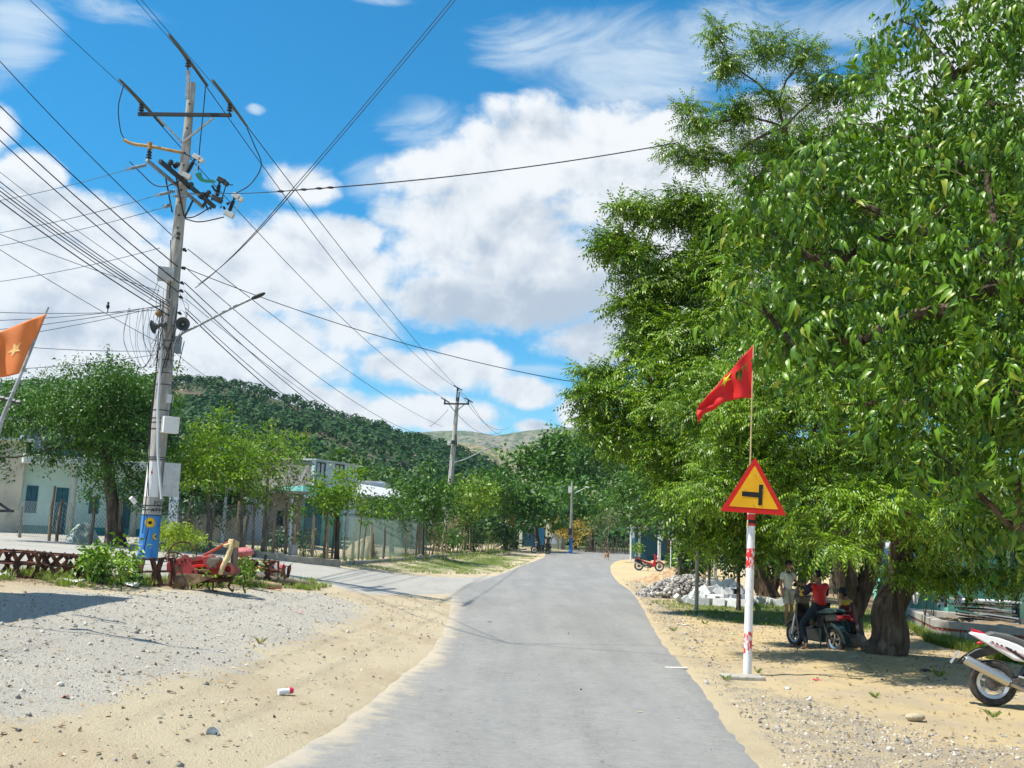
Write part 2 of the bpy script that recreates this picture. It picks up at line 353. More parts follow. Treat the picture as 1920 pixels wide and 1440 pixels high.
def groundmat():
    M = bpy.data.materials.new('ground_soil'); M.use_nodes = True; k = NT(M.node_tree)
    g = k.n('ShaderNodeNewGeometry').outputs['Position']
    def A(n): a = k.n('ShaderNodeAttribute', attribute_name=n); return E(k, a.outputs['Fac'])
    big = k.noise(g, .5, 5, .6); mid = k.noise(g, 3, 6, .62); fine = k.noise(g, 38, 4, .7); vf = k.noise(g, 110, 3, .7)
    right = k.ss(k.sep(g)[0], 1, 6)
    sand = k.mix(right, (.54, .455, .31), (.58, .44, .235))
    sand = k.mix(k.ss(big, .42, .66), sand, (.46, .37, .245))
    sand = k.mix(k.ss(mid, .5, .72)*.55, sand, (.56, .47, .33))
    sand = k.mix(k.ss(fine, .60, .72)*.5, sand, (.26, .2, .13))
    gr = k.mix(k.ss(vf*.5+fine*.5, .36, .56), (.25, .232, .198), (.56, .525, .45))
    gr = k.mix(k.ss(mid, .42, .7)*.5, gr, (.50, .43, .33))
    gr = k.mix(k.ss(big, .4, .6)*.25, gr, (.36, .335, .29))
    c = k.mix(k.ss(A('gravel')+(mid-.5)*2.2+(big-.5)*1.6+(fine-.5)*.9, -.25, .30), sand, gr)
    st = k.mix(k.ss(vf*.4+fine*.6, .42, .6), (.17, .16, .15), (.44, .38, .28))
    c = k.mix(k.ss(A('stony')+(mid-.5)*1.5, -.1, .5)*.75*k.ss(fine*.6+mid*.4, .42, .56), c, st)
    yd = k.mix(k.ss(mid, .3, .7), (.36, .34, .30), (.46, .43, .36))
    c = k.mix(k.ss(A('yard')+(mid-.5)*.5, -.1, .3), c, yd)
    gs = k.mix(k.ss(fine, .35, .65), (.055, .11, .02), (.19, .24, .06))
    c = k.mix(k.ss(A('grass')+(mid-.5)*3.0+(fine-.5)*1.2, .25, .9)*.9, c, gs)
    c = k.mix(k.ss(A('litter')+(mid-.5)*1.5, .0, .5)*.75, c, k.mix(k.ss(fine, .4, .6), (.12, .075, .04), (.36, .27, .16)))
    c = k.mix(A('wild'), c, k.mix(k.ss(k.noise(g, .35, 4, .6), .4, .6), (.05, .085, .022), (.16, .17, .06)))
    # faint tyre tracks on the apron
    p = k.n('ShaderNodeBsdfPrincipled'); k.put(p.inputs['Base Color'], c); p.inputs['Roughness'].default_value = .92; p.inputs['Specular IOR Level'].default_value = .15
    b = k.n('ShaderNodeBump'); b.inputs['Distance'].default_value = .06; b.inputs['Strength'].default_value = 1
    k.put(b.inputs['Height'], mid*.8+fine*.5+vf*.25); k.t.links.new(b.outputs[0], p.inputs['Normal'])
    o = k.n('ShaderNodeOutputMaterial'); k.t.links.new(p.outputs[0], o.inputs[0]); return M
def roadmat(name, base, base2, dust, dw):
    M = bpy.data.materials.new(name); M.use_nodes = True; k = NT(M.node_tree)
    g = k.n('ShaderNodeNewGeometry').outputs['Position']
    e = E(k, k.n('ShaderNodeAttribute', attribute_name='edge').outputs['Fac'])
    x, y, z = k.sep(g)
    big = k.noise(k.vmul(g, (1, .35, 1)), .8, 5, .6); mid = k.noise(g, 4, 6, .65); fine = k.noise(g, 60, 3, .75); vf = k.noise(g, 160, 2, .7)
    lng = k.noise(k.vmul(g, (2.2, .12, 1)), 1.3, 4, .6); swirl = k.noise(k.vmul(g, (.6, 1.6, 1)), 2.6, 6, .65, 2.5)
    c = k.mix(k.ss(big*.6+lng*.4, .35, .65), base, base2)
    c = k.mix(k.ss(fine, .35, .68)*.5, c, k.mix(vf, (.08, .082, .085), (.42, .42, .40)))
    c = k.mix(k.ss(k.m('ABSOLUTE', swirl-.5), .03, .0)*.30, c, (.44, .43, .40))
    c = k.mix(k.ss(mid*.6+fine*.4, .50, .36)*.35, c, (.14, .142, .145)); c = k.mix(k.ss(k.noise(g, 9, 2, .5), .70, .74)*.7, c, (.09, .09, .09)); trk = k.ss(k.m('ABSOLUTE', k.m('ABSOLUTE', x-y*.045-.35)-.85), .45, .05)*k.ss(big, .3, .6); c = k.mix(trk*.18, c, (.17, .172, .175)); cr = k.ss(k.m('ABSOLUTE', k.noise(k.vmul(g, (1, .55, 1)), 1.1, 9, .62, .8)-.5), .0035, .0); c = k.mix(cr*.5, c, (.07, .07, .07))
    c = k.mix(k.ss(mid, .68, .74)*.6, c, (.47, .41, .30))
    left = k.ss(x, 1.2, -1.6)
    wd = .07+left*dw; dd = k.ss((e+(mid-.5)*wd*2.2+(big-.5)*wd*1.6+(fine-.5)*.10)/wd, 1.0, -.1)*(.6+.4*mid)
    c = k.mix(dd, c, dust)
    p = k.n('ShaderNodeBsdfPrincipled'); k.put(p.inputs['Base Color'], c); p.inputs['Roughness'].default_value = .8; p.inputs['Specular IOR Level'].default_value = .25
    b = k.n('ShaderNodeBump'); b.inputs['Distance'].default_value = .006; b.inputs['Strength'].default_value = .8
    k.put(b.inputs['Height'], fine+vf*.6+mid*.7); k.t.links.new(b.outputs[0], p.inputs['Normal'])
    o = k.n('ShaderNodeOutputMaterial'); k.t.links.new(p.outputs[0], o.inputs[0]); return M
road, RP = strip('road', ROADROWS, roadmat('asphalt', (.192, .186, .174), (.262, .254, .236), (.50, .42, .30), .62), .008); tag(road, kind='structure')
side, SP = strip('side_road', SIDEROWS, roadmat('pale_concrete', (.34, .325, .29), (.42, .395, .34), (.47, .40, .28), .4), .006, 16); tag(side, kind='structure')
sdr = poly_sd(RP, gx, gy); sds = poly_sd(SP, gx, gy); sd_in = np.maximum(sdr, sds)
dz = dz*np.clip((-sd_in)/.5, 0, 1)-.03*np.clip((sd_in-.05)/.15, 0, 1)
nz_ = np.clip((-sdr)/.25, 0, 1)
ground = npmesh('ground', np.stack([gx, gy, gz+dz], 1), [grid_faces(len(xs), len(ys))], groundmat(), smooth=True); tag(ground, kind='structure')
def attr(n, v): a = ground.data.attributes.new(n, 'FLOAT', 'POINT'); a.data.foreach_set('value', np.clip(v, -1, 1).astype(np.float32))
attr('gravel', poly_sd(GRAVEL, gx, gy)*1.2); attr('stony', poly_sd(STONY, gx, gy)); attr('yard', poly_sd(YARD, gx, gy))
attr('grass', np.maximum.reduce([poly_sd(GRASS1, gx, gy)*.5, poly_sd(GRASS2, gx, gy)*.8, poly_sd(GRASS3, gx, gy)-.5]))
attr('litter', np.maximum(poly_sd(GRASS3, gx, gy), poly_sd(GP([(1400, 1120), (1560, 1135), (1800, 1190), (1920, 1215), (2300, 1250), (2300, 1180), (1900, 1130), (1500, 1100)]), gx, gy)))
attr('wild', np.clip(sst(75, 130, gy)+sst(18, 40, np.abs(gx-4)-8)*sst(20, 40, gy), 0, 1)*(sd_in < 0))
# ---------------------------------------------------------------- hills
def hill(name, rows, M, dist, base_d, back, label=None, amp=6, seed=0, nx=160, ny=46):
    px = np.array([r[0] for r in rows], float); py = np.array([r[1] for r in rows], float); V = []
    for i in range(nx):
        q = px[0]+(px[-1]-px[0])*i/(nx-1); yy = np.interp(q, px, py); top = at(q, yy, dist); foot = at(q, 1000, base_d)
        for j in range(ny):
            t = j/(ny-1)
            if t < .75:
                s_ = t/.75; p = Vector((foot.x, foot.y, 0)).lerp(top, s_); z = top.z*(s_**1.15)+hz(0, 120)*(1-s_)-2*(1-s_)
            else:
                s_ = (t-.75)/.25; p = top+Vector((top.x/dist*back*s_, back*s_, 0)); z = top.z*(1-s_**1.4)-2*s_
            nzv = mn.fractal((p.x*.012+seed, p.y*.012, seed), 1.0, 2.1, 5)*amp
            w = (1-abs(s_-.5)*2)**.6 if t < .75 else s_
            V.append((p.x, p.y, z+nzv*max(0, w)))
    return npmesh(name, V, [np.stack([f for f in grid_faces(ny, nx).T], 1)[:, ::-1]], M, smooth=True)
mh = mat('hill_soil', (.035, .052, .018), .95, col2=(.075, .082, .035), scale=.05, col3=(.12, .085, .055), scale3=.03, thr3=(.46, .6))
HILL = [(-900, 770), (-500, 735), (-200, 720), (0, 728), (150, 722), (300, 714), (345, 716), (450, 724), (560, 759), (680, 794), (760, 820), (830, 838), (900, 866), (950, 896), (1010, 945), (1100, 975), (1180, 1000)]
h1 = tag(hill('wooded_hill', HILL, mh, 400, 150, 160), kind='structure')
def farhill_mat(n, a, b, c_):
    M = bpy.data.materials.new(n); M.use_nodes = True; k = NT(M.node_tree); g = k.n('ShaderNodeNewGeometry').outputs['Position']
    c = k.mix(k.ss(k.noise(g, .006, 5, .6), .42, .58), a, b); c = k.mix(k.ss(k.noise(g, .045, 5, .75), .48, .56), c, c_)
    p = k.n('ShaderNodeBsdfPrincipled'); k.put(p.inputs['Base Color'], c); p.inputs['Roughness'].default_value = 1; p.inputs['Specular IOR Level'].default_value = 0
    b_ = k.n('ShaderNodeBump'); b_.inputs['Distance'].default_value = 22; k.put(b_.inputs['Height'], k.noise(g, .05, 6, .7)); k.t.links.new(b_.outputs[0], p.inputs['Normal'])
    o = k.n('ShaderNodeOutputMaterial'); k.t.links.new(p.outputs[0], o.inputs[0]); return M
h2 = tag(hill('dry_hill', [(700, 900), (820, 832), (880, 830), (950, 842), (1010, 828), (1060, 820), (1100, 812), (1180, 822), (1300, 815), (1500, 860), (1800, 930), (2300, 960)],
              farhill_mat('dry_hill', (.24, .28, .10), (.40, .34, .21), (.17, .21, .08)), 1100, 600, 300, amp=26, seed=4), kind='structure')
h3 = tag(hill('far_hill', [(500, 860), (740, 812), (830, 806), (880, 806), (930, 815), (985, 806), (1050, 799), (1080, 802), (1150, 806), (1300, 800), (1600, 850), (2200, 900)],
              farhill_mat('far_hill', (.22, .25, .13), (.34, .31, .22), (.13, .17, .09)), 2000, 1300, 500, amp=40, seed=9), kind='structure')
# ---------------------------------------------------------------- vegetation
def q4(*v): return np.array(v, int)
def leaf_broad(L, Wd, curl=.35):
    z = lambda t: -curl*L*t*t
    V = [(0, 0, 0), (.34*L, 0, z(.34)-.0), (.7*L, 0, z(.7)), (L, 0, z(1)-.02), (.34*L, Wd*.5, z(.34)+.16*Wd), (.34*L, -Wd*.5, z(.34)+.16*Wd), (.7*L, Wd*.36, z(.7)+.1*Wd), (.7*L, -Wd*.36, z(.7)+.1*Wd)]
    return np.array(V), np.array([(0, 5, 1), (0, 1, 4), (2, 3, 6), (2, 7, 3)]), np.array([(1, 5, 7, 2), (1, 2, 6, 4)])
def rotm(ax, a): return np.array(Matrix.Rotation(a, 3, ax))
def join(parts):
    V = []; T = []; Q = []; b = 0
    for v, t, q in parts:
        V.append(v); b0 = b; b += len(v)
        if len(t): T.append(t+b0)
        if len(q): Q.append(q+b0)
    return np.concatenate(V), [np.concatenate(x) for x in (T, Q) if x]
def twig(L=.42, n=9, r=.004):
    pts = [np.array([L*t, 0, -.18*L*t*t]) for t in (0, .5, 1)]; V = []; 
    for p in pts: V += [p+[0, r, 0], p+[0, -r*.6, r], p+[0, -r*.6, -r]]
    Q = [(i*3+j, i*3+(j+1) % 3, (i+1)*3+(j+1) % 3, (i+1)*3+j) for i in range(2) for j in range(3)]
    return np.array(V), np.zeros((0, 3), int), np.array(Q)
def sprig_broad(seed, n=10, L=.50, leaf=.135):
    r = random.Random(seed); P = []
    for i in range(n):
        t = .15+.85*i/(n-1); s = 1 if i % 2 else -1; l = leaf*r.uniform(.55, 1.2)
        v, T, Q = leaf_broad(l, l*.36, r.uniform(.25, .9))
        a = s*R_(r.uniform(35, 70)) if i < n-1 else 0; M = rotm('Z', a) @ rotm('Y', R_(r.uniform(15, 70))) @ rotm('X', R_(r.uniform(-45, 45)))
        P.append((v @ M.T+np.array([L*t, 0, -.18*L*t*t]), T, Q))
    return join(P)
def frond(L=.36, pairs=7, ll=.095, lw=.027, r=random):
    P = []
    for i in range(pairs*2+1):
        t = .16+.84*(i//2)/pairs; s = 1 if i % 2 else -1; l = ll*(1-.35*abs(t-.5)*1.3)*r.uniform(.85, 1.1); a = R_(62-22*t)*s if i < pairs*2 else 0
        V = np.array([(0, 0, 0), (l*.45, lw*.5, .003), (l, 0, -.012-.25*l), (l*.4, -lw*.5, .003)])
        M = rotm('Z', a) @ rotm('Y', R_(r.uniform(12, 45))); P.append((V @ M.T+np.array([L*t, 0, -.42*L*t*t]), np.zeros((0, 3), int), np.array([(0, 3, 2, 1)])))
    return P
def sprig_neem(seed, nf=6, L=.36, pairs=6, sc=1.0):
    r = random.Random(seed); P = []
    for i in range(nf):
        M = rotm('Z', 2*math.pi*i/nf*.85+r.uniform(-.3, .3)-1.4) @ rotm('Y', R_(r.uniform(-35, 25)))
        for v, T, Q in frond(L*r.uniform(.8, 1.15), pairs, .095*sc, .028*sc, r): P.append((v @ M.T, T, Q))
    return join(P)
def sprig_mid(seed, n=22, rad=.34, l=.13, w=.07, flat=.6):
    r = random.Random(seed); P = []
    for i in range(n):
        d = np.array([r.gauss(0, 1), r.gauss(0, 1), r.gauss(0, 1)*flat]); d /= np.linalg.norm(d); p = d*rad*r.uniform(.2, 1)
        V = np.array([(0, 0, 0), (l*.5, w*.5, .01), (l, 0, -.03), (l*.45, -w*.5, .01)])*r.uniform(.7, 1.3)
        M = rotm('Z', math.atan2(d[1], d[0])+r.uniform(-.8, .8)) @ rotm('Y', R_(r.uniform(-20, 60))) @ rotm('X', R_(r.uniform(-40, 40)))
        P.append((V @ M.T+p, np.zeros((0, 3), int), np.array([(0, 3, 2, 1)])))
    return join(P)
TPL = {'broad': [sprig_broad(i) for i in range(5)], 'neem': [sprig_neem(i) for i in range(5)], 'neemb': [sprig_neem(i+9, 5, .42, 5, 1.35) for i in range(4)],
       'mid': [sprig_mid(i) for i in range(5)], 'fine': [sprig_mid(i+20, 30, .30, .085, .045, .45) for i in range(5)], 'coarse': [sprig_mid(i+40, 16, .55, .3, .19) for i in range(4)],
       'far': [sprig_mid(i+60, 15, 1.0, .62, .46) for i in range(4)], 'shrub': [sprig_mid(i+80, 16, .2, .085, .045) for i in range(4)]}
leafmat('leaf_broad', (.022, .072, .005), (.135, .265, .010), (.26, .31, .03), rough=.38, trans=.16, vscale=1.5, spec=.4)
leafmat('leaf_neem', (.030, .095, .005), (.21, .35, .010), (.28, .33, .03), rough=.45, trans=.18, vscale=.8)
leafmat('leaf_neem_far', (.020, .075, .010), (.085, .195, .014), None, rough=.5, trans=.2, vscale=.5)
leafmat('leaf_young', (.06, .15, .010), (.19, .31, .02), (.26, .27, .04), rough=.5, trans=.4, vscale=.5)
leafmat('leaf_dark', (.010, .040, .010), (.03, .095, .014), None, rough=.5, trans=.15, vscale=.35)
leafmat('leaf_forest', (.010, .046, .014), (.034, .092, .018), None, rough=.7, trans=.1, vscale=.022, spec=.2)  # the hill's cloud shadow is put into these darkened leaf tones
leafmat('leaf_forest2', (.028, .085, .016), (.09, .165, .025), None, rough=.6, trans=.25, vscale=.05)
leafmat('leaf_dry', (.25, .19, .11), (.40, .32, .19), None, rough=.8, trans=.2, vscale=.8, tcol=(1, 1, 1))
leafmat('leaf_golden', (.38, .27, .05), (.52, .38, .08), None, rough=.7, trans=.3, vscale=.8, tcol=(1, 1, 1))
leafmat('leaf_grey', (.075, .12, .05), (.15, .19, .09), None, rough=.7, trans=.25, vscale=.8)
leafmat('leaf_lime', (.17, .26, .02), (.30, .36, .04), None, rough=.6, trans=.4, vscale=.8)
bark = mat('bark', (.11, .078, .05), .9, col2=(.035, .024, .016), scale=9, bump=.05, bscale=14, stretch=(1, 1, .22), col3=(.20, .155, .11), scale3=4, thr3=(.52, .7))
barkf = mat('bark_far', (.12, .09, .065), .9, col2=(.05, .037, .028), scale=7, bump=.02, stretch=(1, 1, .3))
barkp = mat('bark_pale', (.26, .21, .155), .9, col2=(.11, .085, .06), scale=8, bump=.015, stretch=(1, 1, .3))
def dome(seed, n=24):
    r = random.Random(seed); P = []
    for i in range(n):
        z = 1-1.25*(i+.5)/n; a = i*2.39996+r.uniform(-.3, .3); rr = math.sqrt(max(0, 1-z*z)); d = Vector((rr*math.cos(a), rr*math.sin(a), z)); nn = (d+Vector((r.gauss(0, .22), r.gauss(0, .22), r.gauss(0, .22)))).normalized(); t = nn.orthogonal().normalized(); t = Quaternion(nn, r.uniform(0, 6)) @ t; b = nn.cross(t); q = d*r.uniform(.82, 1.12); s_ = r.uniform(.22, .4)
        P.append((np.array([q-t*s_, q-b*s_*.7, q+t*s_, q+b*s_*.7]), np.zeros((0, 3), int), np.array([(0, 1, 2, 3)])))
    return join(P)
class Cl:
    def __init__(s, px, py, Y, r, rv=None, ry=None):
        s.c = np.array(at(px, py, Y)); s.r = np.array([r/FPX*Y, (ry or r)/FPX*Y, (rv or r*.75)/FPX*Y]); s.px = px; s.py = py
def crown_points(cls, dens, s, shell=.62, up=.15):
    P = []; D = []
    for c in cls:
        n = int(dens*(c.r[0]*c.r[1]+c.r[0]*c.r[2]+c.r[1]*c.r[2])/(s*s))+3
        d = rng.normal(0, 1, (n, 3)); d[:, 2] += up; d /= np.linalg.norm(d, axis=1, keepdims=True)
        lump = 1+.18*np.sin(d[:, 0]*5+c.c[0]*7)+.18*np.sin(d[:, 1]*5.3+c.c[1])*np.cos(d[:, 2]*6+c.c[2]*3)
        rad = (shell+(1-shell)*rng.random(n)**.7)*lump
        inner = rng.random(n) < .22; rad[inner] *= rng.random(inner.sum())*.8
        P.append(c.c+d*c.r*rad[:, None]); D.append(d)
    return np.concatenate(P), np.concatenate(D)
def crown(name, cls, kind, M, parent, dens=1.0, s=.3, droop=.3, scale=1.0, shell=.62, up=.15, jit=.45):
    P, D = crown_points(cls, dens, s, shell, up); tp = TPL[kind]; Vs = []; Fs = {}; b = 0
    D = D+rng.normal(0, jit, D.shape)+[0, 0, -droop]; R = frames(D); which = rng.integers(0, len(tp), len(P)); sc = scale*rng.uniform(.55, 1.25, len(P))
    for w in range(len(tp)):
        k = which == w
        if not k.any(): continue
        tv, tf = tp[w]; v, f = scatter(tv, tf, P[k], R[k], sc[k]); Vs.append(v)
        for ff in f: Fs.setdefault(ff.shape[1], []).append(ff+b)
        b += len(v)
    o = npmesh(name, np.concatenate(Vs), [np.concatenate(x) for x in Fs.values()], M, parent, off=parent.location if parent else None); return o
def limb(mb, a, b, r0, r1, sag=.1, n=6, seg=6, wob=.08):
    a = Vector(a); b = Vector(b); d = (b-a); L = d.length; pts = []
    ox = Vector((random.uniform(-1, 1), random.uniform(-1, 1), 0))*wob*L
    for i in range(seg+1):
        t = i/seg; p = a.lerp(b, t)+Vector((0, 0, 1))*(sag*L*math.sin(math.pi*t))+ox*math.sin(math.pi*t)+Vector((random.uniform(-1, 1), random.uniform(-1, 1), random.uniform(-1, 1)))*.012*L*(0 < i < seg)
        pts.append(p)
    mb.tube(pts, [r0+(r1-r0)*(i/seg)**.8 for i in range(seg+1)], n); return pts
def bulky(mb, pts, rr, n, big=False):
    if not big: mb.tube(pts, rr, n, jit=.06); return
    P = catm(pts, 4); R0 = np.interp(np.linspace(0, 1, len(P)), np.linspace(0, 1, len(rr)), rr); N_ = 36; b = len(mb.v); u = Vector((1, 0, 0))
    for i, p in enumerate(P):
        t = (P[min(i+1, len(P)-1)]-P[max(i-1, 0)]).normalized(); u = (u-t*u.dot(t)).normalized(); w = t.cross(u)
        for j in range(N_):
            a = 2*math.pi*j/N_; root = math.exp(-i*.35)*.28*max(0, math.cos(a*5+p.x))**2
            r = R0[i]*(1+.10*mn.noise((math.cos(a)*1.6+p.x, math.sin(a)*1.6, p.z*.8))+.07*abs(mn.noise((math.cos(a)*6, math.sin(a)*6, p.z*1.3)))*2-.05+root); mb.v.append(tuple(p+(u*math.cos(a)+w*math.sin(a))*r))
    for i in range(len(P)-1):
        for j in range(N_): c = b+i*N_+j; d = b+i*N_+(j+1) % N_; mb.f.append((c, d, d+N_, c+N_))
def make_tree(name, label, cat, base, trunk_r, fork, cls, kind, M, bm=None, group=None, dens=1.0, s=.3, droop=.3, scale=1, extra=(), limbs=True, flare=1.5, twigs=0, shell=.62, lean=0, tn=10, up=.15, branch_r=.35, droot=0):
    base = Vector(base); t = empty(name, base, label, cat, group); mb = MB(); fk = Vector(fork)
    seg = 9; pts = [base+Vector((0, 0, -.15))]+[base.lerp(fk, (i/seg))+Vector((math.sin(i*1.3)*trunk_r*.35*lean, 0, 0)) for i in range(seg+1)]
    rr = [trunk_r*flare*1.1]+[trunk_r*(1+(flare-1)*math.exp(-i*1.1)-.35*i/seg) for i in range(seg+1)]
    bulky(mb, pts, rr, tn, big=trunk_r > .22)
    for e in extra: mb.tube([Vector(p) for p in e[0]], e[1], tn, jit=.05)
    if limbs:
        hubs = [fk]+[Vector(q) for e in extra for q in e[0][2:]]
        nodes = [(h, 0.0, -1) for h in hubs]; par = {}; order = sorted(range(len(cls)), key=lambda i: min((h-Vector(cls[i].c)).length for h in hubs))
        for i in order:
            cc = Vector(cls[i].c)-Vector((0, 0, cls[i].r[2]*.25))
            j = min(range(len(nodes)), key=lambda q: (nodes[q][0]-cc).length*1.0+nodes[q][1]*.45); par[i] = (j, len(nodes)); nodes.append((cc, nodes[j][1]+(nodes[j][0]-cc).length, j))
        cnt = [0]*len(nodes)
        for i in order:
            k = par[i][1]
            while k >= 0: cnt[k] += 1; k = nodes[k][2]
        for i in order:
            j, k = par[i]; rr = trunk_r*branch_r*min(1.6, (cnt[k]/max(4, len(cls)*.25))**.5); r0 = max(.014, rr); cc = nodes[k][0]; c = cls[i]
            pts = limb(mb, nodes[j][0], cc, r0, max(.01, r0*.62), random.uniform(-.02, .08), wob=.06)
            for _ in range(twigs):
                p = pts[random.randint(3, 6)]; dd = Vector((random.gauss(0, 1), random.gauss(0, 1), random.gauss(.2, .8))).normalized()
                limb(mb, p, cc+Vector((dd.x*c.r[0], dd.y*c.r[1], dd.z*c.r[2]))*.8, max(.009, r0*.3), .006, .05, 4, 3)
    mb.build('trunk', bm or bark, t, smooth=True, local=False)
    crown('crown', cls, kind, M, t, dens, s, droop, scale, shell, up); return t
# --- right side, near
g0 = gp(1655, 1236)
B = [Cl(*a) for a in [(1450, 420, 7.6, 75, 70), (1530, 330, 7.8, 90, 70), (1660, 230, 8, 95, 75), (1790, 120, 8, 110, 95), (1900, 40, 8, 120, 110), (1720, 40, 8.3, 50, 60), (1560, 480, 7.6, 110, 85), (1430, 560, 7.6, 70, 60), (1700, 400, 7.4, 120, 100), (1850, 300, 7.2, 130, 110),
     (1500, 640, 7.5, 80, 60), (1620, 620, 7.2, 110, 75), (1770, 560, 7, 120, 90), (1900, 500, 6.9, 120, 110), (1600, 745, 7.4, 80, 55), (1740, 740, 7, 110, 75), (1880, 700, 6.8, 120, 90), (1780, 860, 7.3, 80, 55), (1900, 850, 6.9, 90, 70), (1905, 980, 7.4, 55, 60), (1760, 300, 8.4, 120, 100), (1600, 400, 8.3, 90, 80),
     (2050, 250, 7.4, 190, 200), (2060, 620, 7.2, 190, 200), (2000, -90, 8, 220, 150), (2100, 900, 7.6, 150, 130)]]
fk = at(2180, 800, 7.6)
make_tree('broadleaf_tree', 'big near tree with large glossy drooping leaves filling the right edge', 'tree', (fk.x+.1, 7.6, hz(fk.x, 7.6)), .24, fk, B, 'broad', MATS['leaf_broad'], dens=9.5, s=.20, droop=.6, scale=.64, shell=.66, twigs=2, up=.35, branch_r=.3)
N1 = [Cl(*a) for a in [(1500, 900, 17.6, 70, 50), (1600, 950, 16, 75, 45), (1710, 955, 16, 90, 45), (1330, 930, 18.2, 75, 38), (1420, 880, 18.2, 90, 60), (1500, 985, 17, 55, 26), (1640, 850, 17, 120, 70), (1780, 900, 17, 120, 80), (1800, 1010, 17.5, 90, 42), (1590, 1022, 15.8, 50, 16),
     (1540, 760, 17, 120, 80), (1680, 700, 18, 140, 100), (1420, 780, 18.2, 90, 60), (1450, 680, 18.3, 90, 70), (1360, 840, 18.4, 60, 40), (1880, 980, 18, 90, 50), (1760, 1075, 19, 80, 22), (1860, 1080, 19, 80, 26), (1840, 700, 19, 160, 120)]]
make_tree('neem_tree', 'thick leaning trunk with deep furrowed bark beside the seated boys, feathery crown', 'tree', g0, .33, at(1700, 1010, g0.y+.1), N1, 'neem', MATS['leaf_neem'], dens=7.5, s=.34, droop=.35, scale=1.0, lean=.6, flare=1.18, twigs=2, tn=18)
g1 = gp(1596, 1205)
N2 = [Cl(*a) for a in [(1345, 60, 21, 22, 28), (1370, 120, 21, 34, 26), (1440, 85, 21, 36, 30), (1500, 110, 21, 40, 28), (1550, 170, 21, 48, 32), (1640, 110, 21, 26, 34), (1620, 160, 21, 34, 24), (1310, 230, 21, 30, 22), (1290, 200, 21, 22, 16), (1380, 215, 21, 40, 28), (1300, 290, 21, 34, 24), (1268, 290, 21, 22, 14), (1370, 300, 21, 36, 26), (1460, 190, 21, 34, 30), (1440, 280, 21.5, 50, 50), (1540, 280, 22, 80, 70),
     (1480, 400, 22, 70, 70), (1410, 350, 21.5, 34, 30), (1560, 500, 22, 120, 110), (1700, 400, 22, 150, 140), (1480, 560, 22, 80, 70), (1400, 610, 21, 60, 50), (1300, 770, 20.6, 60, 40), (1370, 710, 20.6, 70, 45), (1430, 850, 20.4, 70, 45), (1350, 860, 20.2, 60, 40), (1440, 760, 20.2, 70, 50), (1390, 900, 20.4, 60, 30), (1860, 330, 22, 130, 110), (1880, 530, 22, 130, 120), (1750, 560, 22, 120, 110), (1640, 620, 22, 110, 80), (1900, 760, 21, 110, 90), (1570, 640, 21.5, 90, 60), (1480, 700, 21.5, 80, 60)]]
t2 = make_tree('neem_tree', 'tall neem with thin top branches against the clouds and a forked trunk', 'tree', g1, .26, at(1590, 1080, g1.y), N2, 'neem', MATS['leaf_neem'], dens=8.5, s=.34, droop=.3, scale=1.0, flare=1.3, twigs=3,
          extra=[([at(1590, 1100, g1.y), at(1572, 1000, g1.y), at(1560, 800, g1.y+.5), at(1530, 560, g1.y+1), at(1510, 380, g1.y+1.5), at(1470, 240, 21)], [.24, .22, .19, .16, .12, .07]), ([at(1600, 1150, g1.y), at(1625, 1090, g1.y), at(1642, 1020, g1.y), at(1680, 700, g1.y+1)], [.22, .2, .19, .1])], tn=12, branch_r=.2)
g2 = gp(1440, 1118)
N3 = [Cl(*a) for a in [(1135, 460, 29, 24, 22), (1165, 455, 29, 30, 22), (1170, 395, 29, 24, 20), (1225, 400, 29, 45, 36), (1290, 390, 29, 50, 44), (1340, 420, 29, 60, 50), (1190, 490, 29, 50, 36), (1240, 540, 29, 66, 44), (1200, 580, 29, 50, 34), (1320, 520, 29, 90, 70), (1400, 450, 29, 70, 60), (1220, 620, 29, 60, 36), (1200, 655, 29, 40, 24), (1300, 640, 28, 80, 52), (1390, 600, 28, 80, 70),
     (1250, 700, 28, 70, 40), (1150, 705, 29, 40, 24), (1110, 700, 29, 26, 16), (1120, 745, 28, 46, 26), (1180, 760, 28, 70, 36), (1260, 770, 27, 70, 44), (1110, 790, 28, 34, 26), (1170, 820, 28, 60, 34), (1240, 850, 27, 60, 40), (1320, 740, 27, 80, 60), (1340, 830, 26, 60, 50), (1300, 920, 27, 80, 50), (1380, 950, 27, 90, 50), (1440, 1010, 27, 70, 36), (1340, 1000, 27, 60, 30)]]
make_tree('neem_tree', 'wide neem overhanging the road, lowest branches above the heap of white blocks', 'tree', g2, .32, at(1400, 940, g2.y), N3, 'neemb', MATS['leaf_neem'], dens=11, s=.44, droop=.35, scale=1.15, flare=1.4, twigs=2,
          extra=[([at(1425, 1110, g2.y), at(1412, 1070, g2.y), at(1375, 1000, g2.y), at(1330, 850, g2.y)], [.2, .2, .18, .12]), ([at(1445, 1110, g2.y), at(1465, 1060, g2.y), at(1490, 1000, g2.y)], [.22, .2, .16])], tn=12, branch_r=.25)
def auto_cls(px, py, Y, w, h, n, seed, r=None):   # clumps filling a crown w x h pixels wide centred on a pixel
    q = random.Random(seed); out = []
    for i in range(n):
        a = q.uniform(0, 2*math.pi); rr = math.sqrt(q.random())*.72; z = rr*math.sin(a)
        R0 = (r or min(w, h)*.33)*q.uniform(.7, 1.25); out.append(Cl(px+w/2*rr*math.cos(a), py-h/2*z, Y*(1+q.uniform(-.05, .05)*min(1, w/100)), R0*1.15, R0*.75))
    return out
